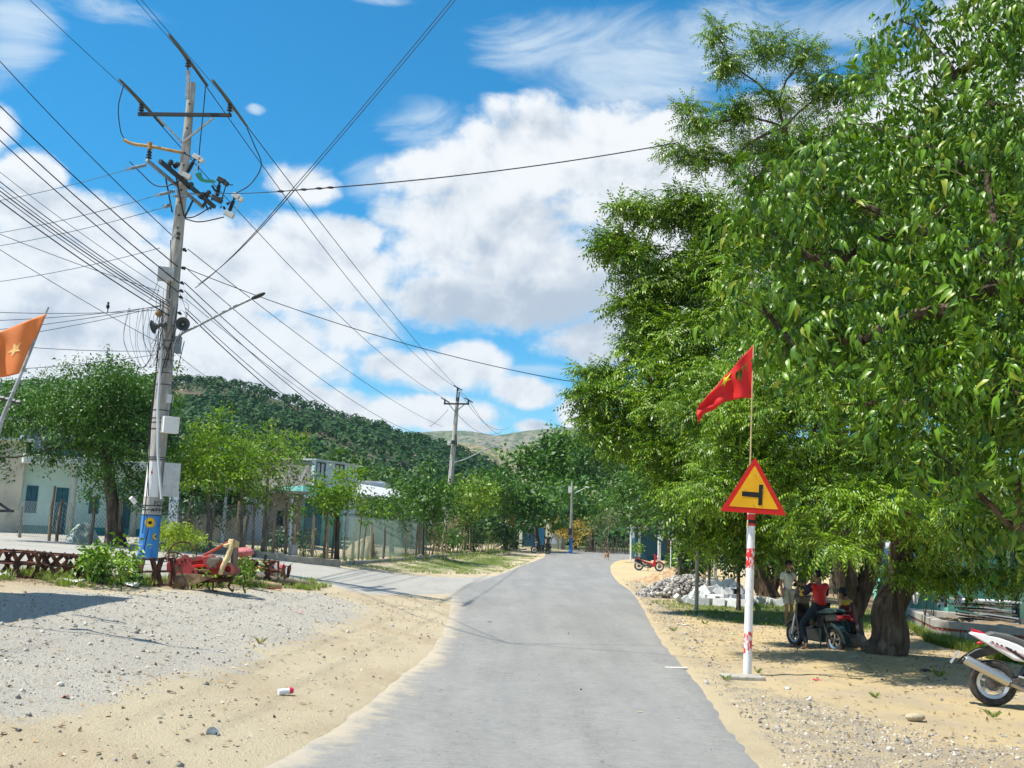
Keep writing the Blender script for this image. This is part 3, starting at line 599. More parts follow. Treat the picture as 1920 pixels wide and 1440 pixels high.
def quick_tree(label, bx, by, Y, cx, cy, w, h, n, kind, M, seed, name='leafy_tree', cat='tree', group=None, dens=1.1, s=.5, scale=1.3, tr=.16, bm=None, r=None, twigs=1, extra_cls=(), droop=.2, up=.15):
    b = at(bx, by, Y); b.z = hz(b.x, b.y); cl = auto_cls(cx, cy, Y, w, h, n, seed, r)+[Cl(*a) for a in extra_cls]
    return make_tree(name, label, cat, b, tr, at((bx+cx)/2, cy+h*.36, Y), cl, kind, M, bm or barkf, group, dens, s, droop, scale, twigs=twigs, flare=1.3, tn=8, up=up)
LN, LF, LY, LD = (MATS[q] for q in ('leaf_neem', 'leaf_neem_far', 'leaf_young', 'leaf_dark'))
# --- left side
quick_tree('large dark feathery tree shading the pale green house', 222, 1010, 34, 175, 775, 330, 180, 24, 'fine', LF, 1, dens=2.6, s=.5, scale=1.25, tr=.24, extra_cls=[(230, 710, 34, 36, 26), (215, 700, 34, 22, 14), (40, 760, 34, 60, 40), (280, 745, 34, 40, 30), (190, 885, 33, 50, 30), (240, 880, 34, 50, 50), (165, 930, 32.5, 22, 18), (250, 930, 34, 34, 34), (300, 830, 34, 40, 40), (20, 740, 34, 40, 30), (-40, 780, 34, 60, 50), (320, 690, 36, 16, 10), (100, 870, 34, 30, 24), (20, 800, 33.5, 60, 50), (75, 745, 34, 50, 40), (90, 835, 33.5, 50, 34), (-10, 850, 34, 50, 40), (300, 800, 34, 44, 50), (318, 880, 35, 36, 50), (270, 900, 34.5, 36, 34), (140, 800, 33, 60, 44)])
quick_tree('second trunk of pale bark under the dark feathery tree', 205, 1002, 36, 205, 905, 60, 60, 4, 'fine', LF, 2, dens=1.6, s=.5, scale=1.2, tr=.13, bm=barkp)
G = 'young trees behind the wire fence'
quick_tree('bright yellow-green young tree tallest beside the utility pole', 390, 1025, 35, 395, 855, 130, 150, 16, 'mid', LY, 3, dens=1.7, s=.5, scale=.95, tr=.08, bm=barkp, group=G, extra_cls=[(412, 785, 35, 26, 24), (400, 800, 35, 34, 26), (350, 830, 35, 34, 40)])
quick_tree('slender young tree with two thin stems left of the grey shed', 452, 1035, 36, 455, 875, 110, 130, 12, 'mid', LY, 4, dens=1.5, s=.5, scale=.95, tr=.07, bm=barkp, group=G, extra_cls=[(465, 815, 36, 20, 20)])
quick_tree('open-crowned young tree in front of the upper storey with two windows', 492, 1040, 36, 515, 850, 130, 80, 10, 'mid', LY, 5, dens=1.25, s=.5, scale=.9, tr=.07, bm=barkp, group=G, extra_cls=[(575, 832, 36, 26, 16), (540, 815, 36, 24, 14), (500, 800, 36, 20, 14), (560, 850, 36, 20, 14)])
quick_tree('thin sparse tree with a forked grey stem before the two-storey house', 535, 1045, 37, 540, 900, 80, 90, 7, 'mid', MATS['leaf_grey'], 6, dens=.7, s=.5, scale=.85, tr=.06, bm=barkp, group=G)
quick_tree('round bright green bushy tree behind the fence posts', 632, 1040, 38, 635, 935, 130, 90, 14, 'mid', LY, 7, dens=1.7, s=.5, scale=1, tr=.10, group=G, extra_cls=[(650, 885, 38, 30, 16), (600, 900, 38, 30, 20), (570, 965, 38, 26, 18), (700, 965, 38, 30, 16)])
quick_tree('dark tree standing behind the young trees and hiding the shed', 360, 1015, 44, 340, 925, 150, 130, 14, 'mid', LD, 8, dens=1.6, s=.6, scale=1.35, tr=.15)
quick_tree('dark leafy tree left of the grey shed doorway', 440, 1020, 46, 440, 935, 110, 110, 10, 'mid', LD, 9, dens=1.5, s=.6, scale=1.35, tr=.15)
quick_tree('low dark green tree before the long metal roof', 735, 1030, 52, 735, 955, 110, 70, 12, 'mid', LF, 10, dens=1.5, s=.6, scale=1.4, tr=.12)
quick_tree('dense green tree left of the second utility pole', 790, 1030, 56, 795, 935, 90, 110, 14, 'mid', LF, 11, dens=1.5, s=.6, scale=1.5, tr=.15, extra_cls=[(800, 880, 56, 22, 16), (815, 965, 55, 30, 18)])
quick_tree('light green tree right of the second utility pole', 870, 1022, 78, 880, 940, 90, 110, 14, 'mid', LN, 12, dens=1.5, s=.8, scale=1.9, tr=.12, extra_cls=[(850, 975, 76, 24, 14), (900, 900, 78, 24, 16)])
quick_tree('wide flat-layered dark green tree near the tan cover', 950, 1018, 86, 935, 925, 120, 90, 16, 'mid', LF, 13, dens=1.5, s=.9, scale=2.3, tr=.14)
quick_tree('dark shady tree behind the parked dark motorbike', 1010, 1020, 92, 1000, 955, 130, 90, 14, 'coarse', LF, 14, dens=1.5, s=1.1, scale=1.35, tr=.25)
quick_tree('tall dense tree where the road bends, highest on the left of the bend', 1010, 1020, 120, 1015, 870, 110, 100, 16, 'coarse', LF, 15, dens=1.6, s=1.2, scale=1.5, tr=.35, extra_cls=[(1000, 845, 120, 22, 12), (985, 862, 120, 18, 12)])
quick_tree('tall dense tree behind the far utility pole', 1075, 1020, 115, 1075, 875, 130, 150, 20, 'coarse', LF, 16, dens=1.6, s=1.2, scale=1.5, tr=.35, extra_cls=[(1060, 822, 115, 30, 12), (1090, 830, 115, 26, 14)])
quick_tree('leafy tree above the golden bush', 1110, 1020, 105, 1110, 950, 120, 90, 14, 'coarse', LF, 17, dens=1.6, s=1.1, scale=1.35, tr=.25)
quick_tree('grey-green wispy tree in front of the bend', 1140, 1022, 95, 1140, 985, 90, 60, 10, 'mid', MATS['leaf_grey'], 18, dens=.9, s=1.0, scale=2, tr=.10, bm=barkp)
quick_tree('dark tree overhanging the small blue shop', 1260, 1030, 70, 1240, 930, 170, 130, 20, 'mid', LF, 19, dens=1.6, s=.8, scale=2.0, tr=.3, extra_cls=[(1180, 900, 70, 50, 40), (1150, 940, 72, 40, 30)])
quick_tree('tall dark tree behind the overhanging neem', 1200, 1025, 85, 1190, 860, 160, 140, 18, 'coarse', LD, 20, dens=1.6, s=1.1, scale=1.2, tr=.3)
quick_tree('leaning stumpy tree beside the red motorbike', 1278, 1068, 41, 1290, 990, 130, 70, 10, 'mid', LD, 21, dens=1.5, s=.6, scale=1.3, tr=.28, extra_cls=[(1230, 985, 42, 36, 20)])
quick_tree('bright leafy young tree above the sand heap', 1330, 1080, 34, 1330, 1010, 110, 80, 12, 'mid', LN, 22, dens=1.5, s=.5, scale=1.1, tr=.06)
quick_tree('shadowed slim tree behind the white blocks', 1385, 1095, 31, 1385, 1020, 90, 110, 12, 'mid', LD, 23, dens=1.4, s=.5, scale=1.1, tr=.07)
quick_tree('dark tree filling the gap behind the standing boy', 1500, 1085, 38, 1520, 990, 170, 110, 14, 'mid', LD, 24, dens=1.5, s=.6, scale=1.4, tr=.2)
quick_tree('dark tree shading the yard behind the washing line', 1740, 1095, 33, 1760, 985, 200, 130, 18, 'mid', LD, 25, dens=1.5, s=.6, scale=1.4, tr=.2)
quick_tree('dark tree over the roof of the mint green house', 1900, 1085, 30, 1900, 1000, 170, 110, 14, 'mid', LD, 26, dens=1.5, s=.6, scale=1.3, tr=.2)
quick_tree('tree crown in the gap under the big neem branches', 1560, 1085, 44, 1600, 930, 200, 150, 14, 'mid', LF, 27, dens=1.4, s=.7, scale=1.6, tr=.2)
def shrub(name, label, px, py, w, h, kind, M, n=7, Y=None, dens=1.4, s=.3, scale=1, seed=0, stems=5, group=None, bm=None, up=.6, droop=-.2):
    b = gp(px, py) if Y is None else at(px, py, Y); b.z = hz(b.x, b.y); Y = b.y; t = empty(name, b, label, 'shrub', group)
    cls = auto_cls(px, py-h*.5, Y, w, h, n, 100+seed, min(w, h)*.3)
    mb = MB()
    for i in range(stems):
        c = random.choice(cls); limb(mb, b+Vector((random.uniform(-.15, .15), 0, -.03)), Vector(c.c), .018, .006, .05, 5, 4)
    mb.build('stem', bm or barkf, t, local=False, smooth=True)
    crown('foliage', cls, kind, M, t, dens, s, droop, scale, .5, up); return t
shrub('shrub', 'tangled green shrub at the left of the painted pole', 200, 1098, 110, 80, 'shrub', LN, 11, dens=2.0, s=.24, scale=1.15, seed=1)
shrub('shrub', 'small weedy bush directly before the foot of the painted pole', 246, 1098, 40, 46, 'shrub', LF, 5, dens=1.7, s=.24, scale=1.1, seed=31)
shrub('shrub', 'low weedy shrub trailing over the second rusty cage', 170, 1092, 70, 40, 'shrub', LF, 6, dens=1.5, s=.24, scale=1.1, seed=2)
shrub('shrub', 'yellow-green feathery bush right behind the painted pole', 335, 1050, 105, 70, 'shrub', MATS['leaf_lime'], 9, Y=29, dens=2.2, s=.24, scale=1.1, seed=3)
shrub('shrub', 'dark green weeds under the red tiller', 405, 1102, 110, 40, 'shrub', LN, 7, dens=1.7, s=.22, scale=1.05, seed=4)
shrub('shrub', 'green weeds between the red tiller and the rusty cage', 455, 1100, 50, 65, 'shrub', LN, 6, dens=1.6, s=.22, scale=1.0, seed=5)
shrub('shrub', 'dry grey twiggy heap at the foot of the second utility pole', 835, 1035, 75, 70, 'mid', MATS['leaf_dry'], 8, dens=.8, s=.5, scale=.9, seed=6)
shrub('shrub', 'dark creeper covered hedge left of the tan cover', 885, 1034, 100, 55, 'mid', LD, 10, dens=1.5, s=.6, scale=1.4, seed=7)
shrub('shrub', 'dark creeper hedge directly behind the small tan cover', 955, 1030, 90, 55, 'mid', LD, 9, Y=76, dens=1.5, s=.8, scale=1.7, seed=32)
shrub('shrub', 'mixed green hedge behind the stick fence near the pole', 840, 1034, 70, 50, 'mid', LF, 8, Y=66, dens=1.4, s=.7, scale=1.5, seed=33)
shrub('shrub', 'dark bush glimpsed between the two thick trunks', 1655, 1130, 50, 110, 'mid', LD, 7, Y=25, dens=1.6, s=.35, scale=.8, seed=34)
shrub('shrub', 'tangle of dry branches and creeper on the fence end', 800, 1040, 60, 55, 'mid', MATS['leaf_grey'], 6, dens=1.1, s=.55, scale=1.1, seed=8)
shrub('shrub', 'spiky green plant in front of the teal house wall', 572, 1040, 50, 40, 'mid', MATS['leaf_grey'], 4, dens=.9, s=.5, scale=1, seed=9, Y=39)
shrub('shrub', 'dark potted palm-like plant by the grey house step', 520, 1028, 36, 34, 'mid', LD, 4, dens=1.0, s=.5, scale=1, seed=10, Y=40)
shrub('shrub', 'small green plant before the white netted heap', 142, 1012, 12, 26, 'shrub', LN, 3, dens=1.4, s=.25, scale=1.2, seed=11, Y=38)
shrub('golden_bush', 'golden yellow bush left of the far utility pole', 1056, 1020, 46, 52, 'mid', MATS['leaf_golden'], 7, Y=104, dens=1.4, s=.9, scale=2, seed=12)
shrub('golden_bush', 'golden yellow bush right of the far utility pole', 1085, 1024, 46, 52, 'mid', MATS['leaf_golden'], 7, Y=100, dens=1.4, s=.9, scale=2, seed=13)
shrub('shrub', 'bright green bush between the sand heap and the neem', 1305, 1082, 90, 70, 'shrub', LN, 9, dens=1.9, s=.34, scale=1.9, seed=14)
shrub('shrub', 'reddish-tipped hedge bush by the thin white post', 1275, 1068, 60, 55, 'shrub', LF, 6, dens=1.6, s=.36, scale=1.9, seed=15)
shrub('flower_bed', 'white flowering plants before the blue shop', 1195, 1034, 24, 16, 'mid', LN, 4, Y=78, dens=1.4, s=.7, scale=1.3, seed=16)
shrub('shrub', 'low dark hedge along the far verge beyond the bend', 1150, 1026, 70, 16, 'mid', LD, 6, Y=98, dens=1.2, s=.9, scale=1.6, seed=17)
shrub('shrub', 'bright green shrub behind the washing on the line', 1735, 1120, 70, 70, 'shrub', LN, 7, Y=26, dens=1.8, s=.3, scale=1.6, seed=18)
shrub('shrub', 'light green sapling leaves right of the standing boy', 1522, 1105, 46, 70, 'shrub', LY, 6, Y=26.5, dens=1.4, s=.3, scale=1.3, seed=19)
shrub('shrub', 'overgrown bank behind the far left yard', 20, 1000, 60, 20, 'mid', LD, 3, Y=60, dens=1.2, s=.5, scale=1.2, seed=20)
# --- forest on the hill: nobody could count it
def forest():
    me = h1.data; n = len(me.vertices); co = np.zeros(n*3); me.vertices.foreach_get('co', co); co = co.reshape(160, 46, 3)
    N = 11000; i = rng.random(N)*158.9; j = rng.random(N)**1.05*36; i0 = i.astype(int); j0 = j.astype(int); fi = (i-i0)[:, None]; fj = (j-j0)[:, None]
    P = (co[i0, j0]*(1-fi)*(1-fj)+co[i0+1, j0]*fi*(1-fj)+co[i0, j0+1]*(1-fi)*fj+co[i0+1, j0+1]*fi*fj)
    keep = np.array([mn.noise((p[0]*.014, p[1]*.014+p[2]*.02, 2)) < .10 or random.random() < .30 for p in P]); P = P[keep]
    ridge = rng.random(900)*158.9; i0 = ridge.astype(int); fi = (ridge-i0)[:, None]; rj = rng.integers(33, 37, 900); Pr = co[i0, rj]*(1-fi)+co[i0+1, rj]*fi
    size = np.concatenate([rng.uniform(.45, 1.0, len(P)), rng.uniform(.35, .8, 900)]); lift = np.concatenate([size[:len(P)]*1.5, size[len(P):]*rng.uniform(1.2, 3.6, 900)])
    P = np.concatenate([P, Pr]); P[:, 2] += lift
    n_ = len(P); D = rng.normal(0, 1, (n_, 3))*[1, 1, .12]; R = frames(D); Vs = []; Fs = []; b = 0; w = rng.integers(0, 5, n_); tp = [dome(i) for i in range(5)]
    for q in range(5):
        k = w == q; v, f = scatter(tp[q][0]*[1, 1, .85], tp[q][1], P[k], R[k], size[k]*3.0); Vs.append(v); Fs.append(f[0]+b); b += len(v)
    # thin trunks of the ridge trees
    mb = MB()
    for p, l in zip(Pr[::2], lift[len(P)-900:][::2]): mb.tube([p, (p[0]+random.uniform(-.5, .5), p[1], p[2]+l+.5)], [.16, .06], 4, cap=False)
    v = np.array(mb.v); Vs.append(v); Fs.append(np.array(mb.f)+b)
    o = npmesh('hill_forest', np.concatenate(Vs), [np.concatenate(Fs)], MATS['leaf_forest']); tag(o, 'dense green forest covering the dark hill behind the village', 'forest', kind='stuff')
forest()
def wood():     # the tree belt at the foot of the hill
    cls = []
    for i in range(70):
        px = -300+i*19+random.uniform(-10, 10); Y = random.uniform(95, 170); top = np.interp(px, [-300, 0, 300, 600, 900, 1100], [800, 790, 800, 830, 890, 930])+random.uniform(0, 70)
        r = random.uniform(3.2, 5.5)*FPX/Y/1.0; cls.append(Cl(px, top+r*.5, Y, r*.6, r*.5)); cls.append(Cl(px+random.uniform(-9, 9), top+r*1.2, Y-3, r*.6, r*.5)); cls.append(Cl(px, top+r*2, Y-4, r*.6, r*.5))
    t = crown('tree_belt', cls, 'far', MATS['leaf_forest2'], None, 1.1, 1.3, .2, 1.0); tag(t, 'belt of mixed green trees at the foot of the wooded hill', 'woodland', kind='stuff')

wood()

for i, (x, w, h, Yq) in enumerate(((1300, 90, 70, 40), (1375, 80, 80, 37), (1440, 90, 70, 40), (1510, 90, 80, 38), (1580, 90, 90, 36), (1650, 90, 80, 38), (1720, 80, 60, 36))):
    shrub('hedge_bush', 'shadowed hedge bush, %s in the row behind the blocks and trunks' % ('first', 'second', 'third', 'fourth', 'fifth', 'sixth', 'seventh')[i], x, 1085+i*5, w, h, 'mid', LD, 7, Y=Yq, dens=1.6, s=.5, scale=1.1, seed=40+i, group='hedge bushes in the shade behind the trunks')
# ---------------------------------------------------------------- poles, wires, signs
conc = mat('pole_concrete', (.40, .38, .34), .85, col2=(.27, .26, .235), scale=3, stretch=(1, 1, .25), bump=.006, bscale=30, col3=(.47, .45, .41), scale3=9)
galv = mat('galvanised', (.34, .37, .39), .55, metal=.5, col2=(.20, .22, .24), scale=12)
dsteel = mat('dark_steel', (.035, .04, .045), .6, metal=.3)
black = mat('black_rubber', (.012, .012, .013), .5)
porc = mat('dark_porcelain', (.018, .022, .022), .25, spec=.6)
tan_ = mat('tan_sleeve', (.42, .26, .09), .6, col2=(.30, .18, .06), scale=8)
greyp = mat('grey_plastic', (.55, .56, .56), .5, col2=(.42, .43, .43), scale=6)
white = mat('white_paint', (.74, .74, .72), .5, col2=(.62, .61, .57), scale=5, thr=(.5, .75))
greenp = mat('green_sleeve', (.05, .28, .18), .6)
wirem = mat('wire_black', (.012, .013, .02), .6)
wireg = mat('wire_grey', (.10, .11, .13), .6)
red = mat('red_paint', (.62, .012, .008), .45)
yellow = mat('sign_yellow', (.86, .46, .004), .45, col2=(.78, .38, .004), scale=3)
blackp = mat('black_paint', (.01, .01, .011), .5)
def textmesh(name, s, size, M, parent, origin, right, up, off=.003, align='CENTER'):
    cu = bpy.data.curves.new(name, 'FONT'); cu.body = s; cu.size = size; cu.align_x = align; cu.align_y = 'CENTER'; cu.resolution_u = 2
    ob = bpy.data.objects.new(name, cu); COL.objects.link(ob); dg = bpy.context.evaluated_depsgraph_get(); me = bpy.data.meshes.new_from_object(ob.evaluated_get(dg)); bpy.data.objects.remove(ob); me.materials.clear(); me.materials.append(M)
    r = Vector(right).normalized(); u = Vector(up).normalized(); nn = r.cross(u); q = Matrix((r, u, nn)).transposed().to_4x4(); q.translation = Vector(origin)+nn*off-(Vector(parent.location) if parent else Vector())
    me.transform(q); o = bpy.data.objects.new(name, me); COL.objects.link(o); o.parent = parent; KIDS.setdefault(parent.name, []).append(o); return o
def solve_top(base, py):
    lo, hi = 0, 60
    for _ in range(40):
        mm = (lo+hi)/2
        if project(base.x, base.y, base.z+mm)[1] > py: lo = mm
        else: hi = mm
    return lo
PB = gp(276, 1050); PY = PB.y; PH = solve_top(PB, 156)
def pr(z): return .255-.155*(z/PH)                        # pole radius at a height
def pz(py):                                                # height on the pole axis seen at image row py
    return solve_top(PB, py)
def padd(px, py, dy=-.0): return at(px, py, PY+dy)
def insulator(mb, p, h=.2, r=.075, n=3, axis=(0, 0, 1)):
    ax = Vector(axis).normalized(); q = ax.to_track_quat('Z', 'Y').to_matrix().to_4x4(); q.translation = Vector(p); prof = [(.02, 0)]
    for i in range(n): z = h*(i+.15)/n; prof += [(r*.55, z), (r*(1-.08*i), z+h*.12/n), (r*.95*(1-.08*i), z+h*.35/n), (r*.5, z+h*.6/n)]
    prof += [(r*.5, h), (.0, h+.01)]; mb.lathe(prof, 14, q)
pole = empty('utility_pole', PB, 'tall concrete utility pole with a sunflower painted on its blue base', 'utility pole')
m_ = MB(); m_.tube([PB+Vector((0, 0, PH*i/14-.3*(i == 0))) for i in range(15)], [pr(PH*i/14) for i in range(15)], 24); m_.build('shaft', conc, pole, True, False)
# step notches down the camera side
fc = Vector((-PB.x, -PB.y, 0)).normalized(); rt = Vector((0, 0, 1)).cross(fc).normalized()
def wrap(u, v, o=.003):                                    # a point on the pole's skin: u metres round from the side facing the road, v metres up
    r = pr(v); a = u/r; return PB+fc*((r+o)*math.cos(a))+rt*((r+o)*math.sin(a))+Vector((0, 0, v))
def patch(mb, pts, o=.003):
    mb.add([wrap(u, v, o) for u, v in pts], [tuple(range(len(pts)))])
z = pz(430)
while z < PH-.3:
    m_ = MB(); m_.box(wrap(-.02, z), (.05, .02, .05)); m_.build('step_notch', dsteel, pole, local=False); z += .36
# painted base
bl = mat('mural_blue', (.015, .12, .42), .6, col2=(.05, .25, .55), scale=5, stretch=(1, 1, .15), col3=(.30, .48, .62), scale3=4, thr3=(.6, .75))
zt = pz(965); m_ = MB(); m_.tube([PB+Vector((0, 0, .0)), PB+Vector((0, 0, zt*.5)), PB+Vector((0, 0, zt))], [pr(0)+.004, pr(zt/2)+.004, pr(zt)+.004], 28, cap=False); m_.build('painted_base', bl, pole, True, False)
def petals(mbp, mbk, cu, cv, R, n, arc=(0, 2*math.pi), w=.3):
    for i in range(n):
        a = arc[0]+(arc[1]-arc[0])*(i+.5)/n; rr = R*random.uniform(.85, 1.05); ww = R*w
        def P(s, t): return (cu+math.cos(a)*s-math.sin(a)*t, cv+math.sin(a)*s+math.cos(a)*t)
        patch(mbk, [P(R*.2, 0), P(rr*.6, -ww*.62), P(rr*1.05, 0), P(rr*.6, ww*.62)], .006); patch(mbp, [P(R*.24, 0), P(rr*.6, -ww*.44), P(rr*.97, 0), P(rr*.6, ww*.44)], .008)
yp = MB(); kp = MB(); zz = pz(980)
petals(yp, kp, -.015, zz, .165, 17); petals(yp, kp, -.015, zz, .1, 12, w=.34); patch(kp, [(-.015+.05*math.cos(a), zz+.045*math.sin(a)) for a in [i*math.pi/5 for i in range(10)]], .010)
py_m = mat('petal_yellow', (.80, .50, .01), .6); pk_m = mat('paint_black', (.012, .014, .016), .6)
def fl_(): global yp, kp; yp.build('flower_petals', py_m, pole, local=False); kp.build('flower_outline', pk_m, pole, local=False); yp = MB(); kp = MB()
fl_()
z2 = pz(1005); petals(yp, kp, .16, z2, .11, 6, (1.5, 5.2), .42); patch(kp, [(.16+.02*math.cos(a), z2+.02*math.sin(a)) for a in [i*math.pi/4 for i in range(8)]], .010); fl_()
petals(yp, kp, .05, pz(1026), .04, 4, w=.4); fl_()
for i in range(10):
    t = i/10; a = (-.04-.09*t, zz-.15-t*(zz-.2)); b = (-.04-.09*(t+.1), zz-.15-(t+.1)*(zz-.2)); patch(kp, [(a[0]-.012, a[1]), (b[0]-.012, b[1]), (b[0]+.012, b[1]), (a[0]+.012, a[1])], .006)
kp.build('flower_stem', pk_m, pole, local=False)
# bands
for py in (858, 862, 948, 956, 966, 722, 770, 785, 793, 805, 640, 655, 676, 700):
    zb = pz(py); MB().tube([PB+Vector((0, 0, zb-.012)), PB+Vector((0, 0, zb+.012))], pr(zb)+.008, 20, cap=False).build('steel_band', dsteel, pole, local=False)
# poster and plates
m_ = MB(); za, zb = pz(932), pz(866); n = 10; r0 = -.27; r1 = .12
for i in range(n): u0 = r0+(r1-r0)*i/n; u1 = r0+(r1-r0)*(i+1)/n; m_.add([wrap(u0, za, .006), wrap(u1, za, .006), wrap(u1, zb, .006), wrap(u0, zb, .006)], [(0, 1, 2, 3)])
o_ = m_.build('warning_notice', white, pole, True, False); 
cz = (za+zb)/2; dz_ = (zb-za); mb = MB(); cu_ = -.10
patch(mb, [(cu_-.02, cz+dz_*.18), (cu_+.03, cz+dz_*.33), (cu_+.012, cz+dz_*.20), (cu_+.04, cz+dz_*.20), (cu_-.01, cz+dz_*.04), (cu_+.008, cz+dz_*.15)], .010); mb.build('lightning_bolt', red, o_, local=False)
tr = wrap(cu_+.1, cz)-wrap(cu_-.1, cz)
for s_, q, sz in (('CẤM TRÈO', .41, .055), ('ĐIỆN ÁP CAO', -.03, .045), ('NGUY HIỂM', -.11, .045), ('CHẾT NGƯỜI', -.19, .045), ('TC 2/207', -.31, .055), ('ANB', -.40, .05)):
    textmesh('lettering', s_, sz, blackp if q < .1 else dsteel, o_, wrap(cu_, cz+dz_*q, .014), tr, (0, 0, 1))
textmesh('painted_lettering', 'FO', .17, blackp, pole, wrap(.12, pz(944), .02), wrap(.2, 1)-wrap(.05, 1), (0, 0, 1)); textmesh('painted_lettering', 'ATT', .15, blackp, pole, wrap(.10, pz(957), .02), wrap(.18, 1)-wrap(.04, 1), (0, 0, 1))
def boxpart(name, px0, py0, px1, py1, dy, dep, M, parent=pole, rz=0, label=None, bev=.008):
    a = padd(px0, py0, dy); b = padd(px1, py1, dy); c = (a+b)/2; q = Matrix.Rotation(rz, 3, 'Z'); mb = MB(); mb.box(c+Vector((0, dep/2, 0)), (abs(b.x-a.x), dep, abs(a.z-b.z)), q)
    o = mb.build(name, M, parent, local=False, bevel=bev); 
    if label: o['label'] = label
    return o, c
o_, c_ = boxpart('meter_box', 303, 780, 329, 812, -.30, .26, white, rz=R_(35))
textmesh('lettering', 'NGUY HIỂM', .05, red, o_, c_+Vector((.10, -.13, -.03)), Matrix.Rotation(R_(35), 3, 'Z') @ Vector((1, 0, 0)), (0, 0, 1), .03); textmesh('lettering', 'I  ▮', .09, red, o_, c_+Vector((.06, -.15, .03)), Matrix.Rotation(R_(35), 3, 'Z') @ Vector((1, 0, 0)), (0, 0, 1), .03)
boxpart('meter_box', 304, 867, 328, 931, -.05, .30, greyp, rz=R_(30), label='tall grey cabinet strapped to the lower pole')
boxpart('junction_box', 294, 499, 321, 524, -.42, .3, greyp, rz=R_(18)); boxpart('junction_box', 329, 630, 336, 662, -.1, .15, galv)
o_, c_ = boxpart('number_plate', 313, 739, 324, 756, -.24, .01, greyp, rz=R_(12), bev=0); textmesh('lettering', 'PCO5', .06, blackp, o_, c_+Vector((0, 0, .04)), (1, .1, 0), (0, 0, 1), .012)
m_ = MB(); m_.tube([padd(306, 565, -.25), padd(304, 640, -.27), padd(296, 760, -.30), padd(296, 850, -.32), padd(303, 936, -.33)], .034, 10); m_.build('conduit_pipe', mat('pvc_pale', (.52, .55, .58), .45), pole, True, False)
m_ = MB()
for path in ([(300, 560), (292, 680), (283, 800), (278, 900), (268, 1000)], [(303, 600), (290, 720), (280, 830), (277, 930)], [(345, 640), (330, 700), (317, 780)], [(332, 570), (322, 640), (310, 690)], [(338, 600), (316, 660), (300, 720), (296, 760)], [(320, 450), (322, 500), (318, 560)]):
    m_.tube(catm([padd(x+random.uniform(-2, 2), y, -.27) for x, y in path], 4), .012, 5)
for i in range(16):
    x = 300+random.uniform(-4, 40); y = random.uniform(520, 600); m_.tube(catm([padd(x, y, -.25), padd(x+random.uniform(-20, 20), y+random.uniform(10, 50), -.35), padd(x+random.uniform(-30, 12), y+random.uniform(40, 120), -.3)], 5), .006, 4)
for i in range(10): # loose loops hanging left
    x = random.uniform(238, 292); m_.tube(catm([padd(x, 577, -.2), padd(x-random.uniform(-6, 14), 640, -.3), padd(x+random.uniform(5, 40), 690, -.25), padd(300, 600+random.uniform(0, 60), -.2)], 6), .005, 4)
m_.build('hanging_cables', wirem, pole, local=False)
# top bracket, crossarm, braces
m_ = MB(); m_.beam(padd(351, 185, -.2), padd(353, 132, -.2), .09, .07); m_.build('top_bracket', galv, pole, local=False)
m_ = MB(); m_.beam(padd(259, 214, -.22), padd(434, 216, -.22), .08, .09); m_.build('crossarm', dsteel, pole, local=False)
for a, b in (((297, 221), (341, 267)), ((400, 221), (344, 266))):
    m_ = MB(); m_.beam(padd(*a, -.24), padd(*b, -.2), .05, .05); m_.build('brace', galv, pole, local=False)
# lower arms seen end-on
dd1, dd2 = (-1.2, 1.5)
arms = [((275, 300, -1.3), (381, 389, 1.3)), ((300, 302, -1.5), (402, 388, 1.5))]
for i, (a, b) in enumerate(arms):
    m_ = MB(); m_.beam(at(a[0], a[1], PY+a[2]), at(b[0], b[1], PY+b[2]), .09 if i else .07, .1 if i else .08); m_.build('lower_arm', dsteel if i else galv, pole, local=False)
for a, b in (((310, 330), (323, 398)), ((328, 320), (345, 405)), ((362, 375), (346, 408))):
    m_ = MB(); m_.beam(padd(*a, -.3), padd(*b, -.24), .04); m_.build('brace', dsteel, pole, local=False)
m_ = MB(); m_.beam(padd(325, 368, -.25), padd(352, 368, -.25), .05); m_.beam(padd(352, 362, -.2), padd(420, 372, -.2), .035); m_.build('clamp', galv, pole, local=False)
INS = [(264, 214, -.22), (430, 214, -.22), (352, 131, -.2)]
for (x, y, d) in INS:
    m_ = MB(); p = padd(x, y, d); m_.cyl(p, p+Vector((0, 0, .10)), .02); insulator(m_, p+Vector((0, 0, .08)), .22, .085); m_.build('insulator', porc, pole, True, False)
for (x, y, hh) in ((279, 298, .24), (316, 312, .2), (326, 312, .18), (375, 372, .2), (385, 368, .2), (352, 352, .2)):
    m_ = MB(); p = padd(x, y, -.35); insulator(m_, p, hh, .085 if x < 300 else .09, 3, (0, 0, 1) if x < 300 else (random.uniform(.3, .8), -.3, random.uniform(.2, .7))); m_.build('insulator', porc, pole, True, False)
m_ = MB(); m_.tube(catm([padd(232, 262, -.4), padd(250, 270, -.4), padd(281, 274, -.4), padd(310, 280, -.4), padd(341, 286, -.3)], 5), .045, 10); m_.cyl(padd(281, 280, -.4), padd(281, 267, -.4), .07, .06); m_.build('insulating_sleeve', tan_, pole, True, False)
m_ = MB(); m_.tube(catm([padd(372, 326, -.3), padd(380, 338, -.3), padd(404, 340, -.3)], 4), [.09, .08, .07, .06, .05, .045, .045, .04, .04], 8); m_.build('green_sleeve', greenp, pole, True, False)
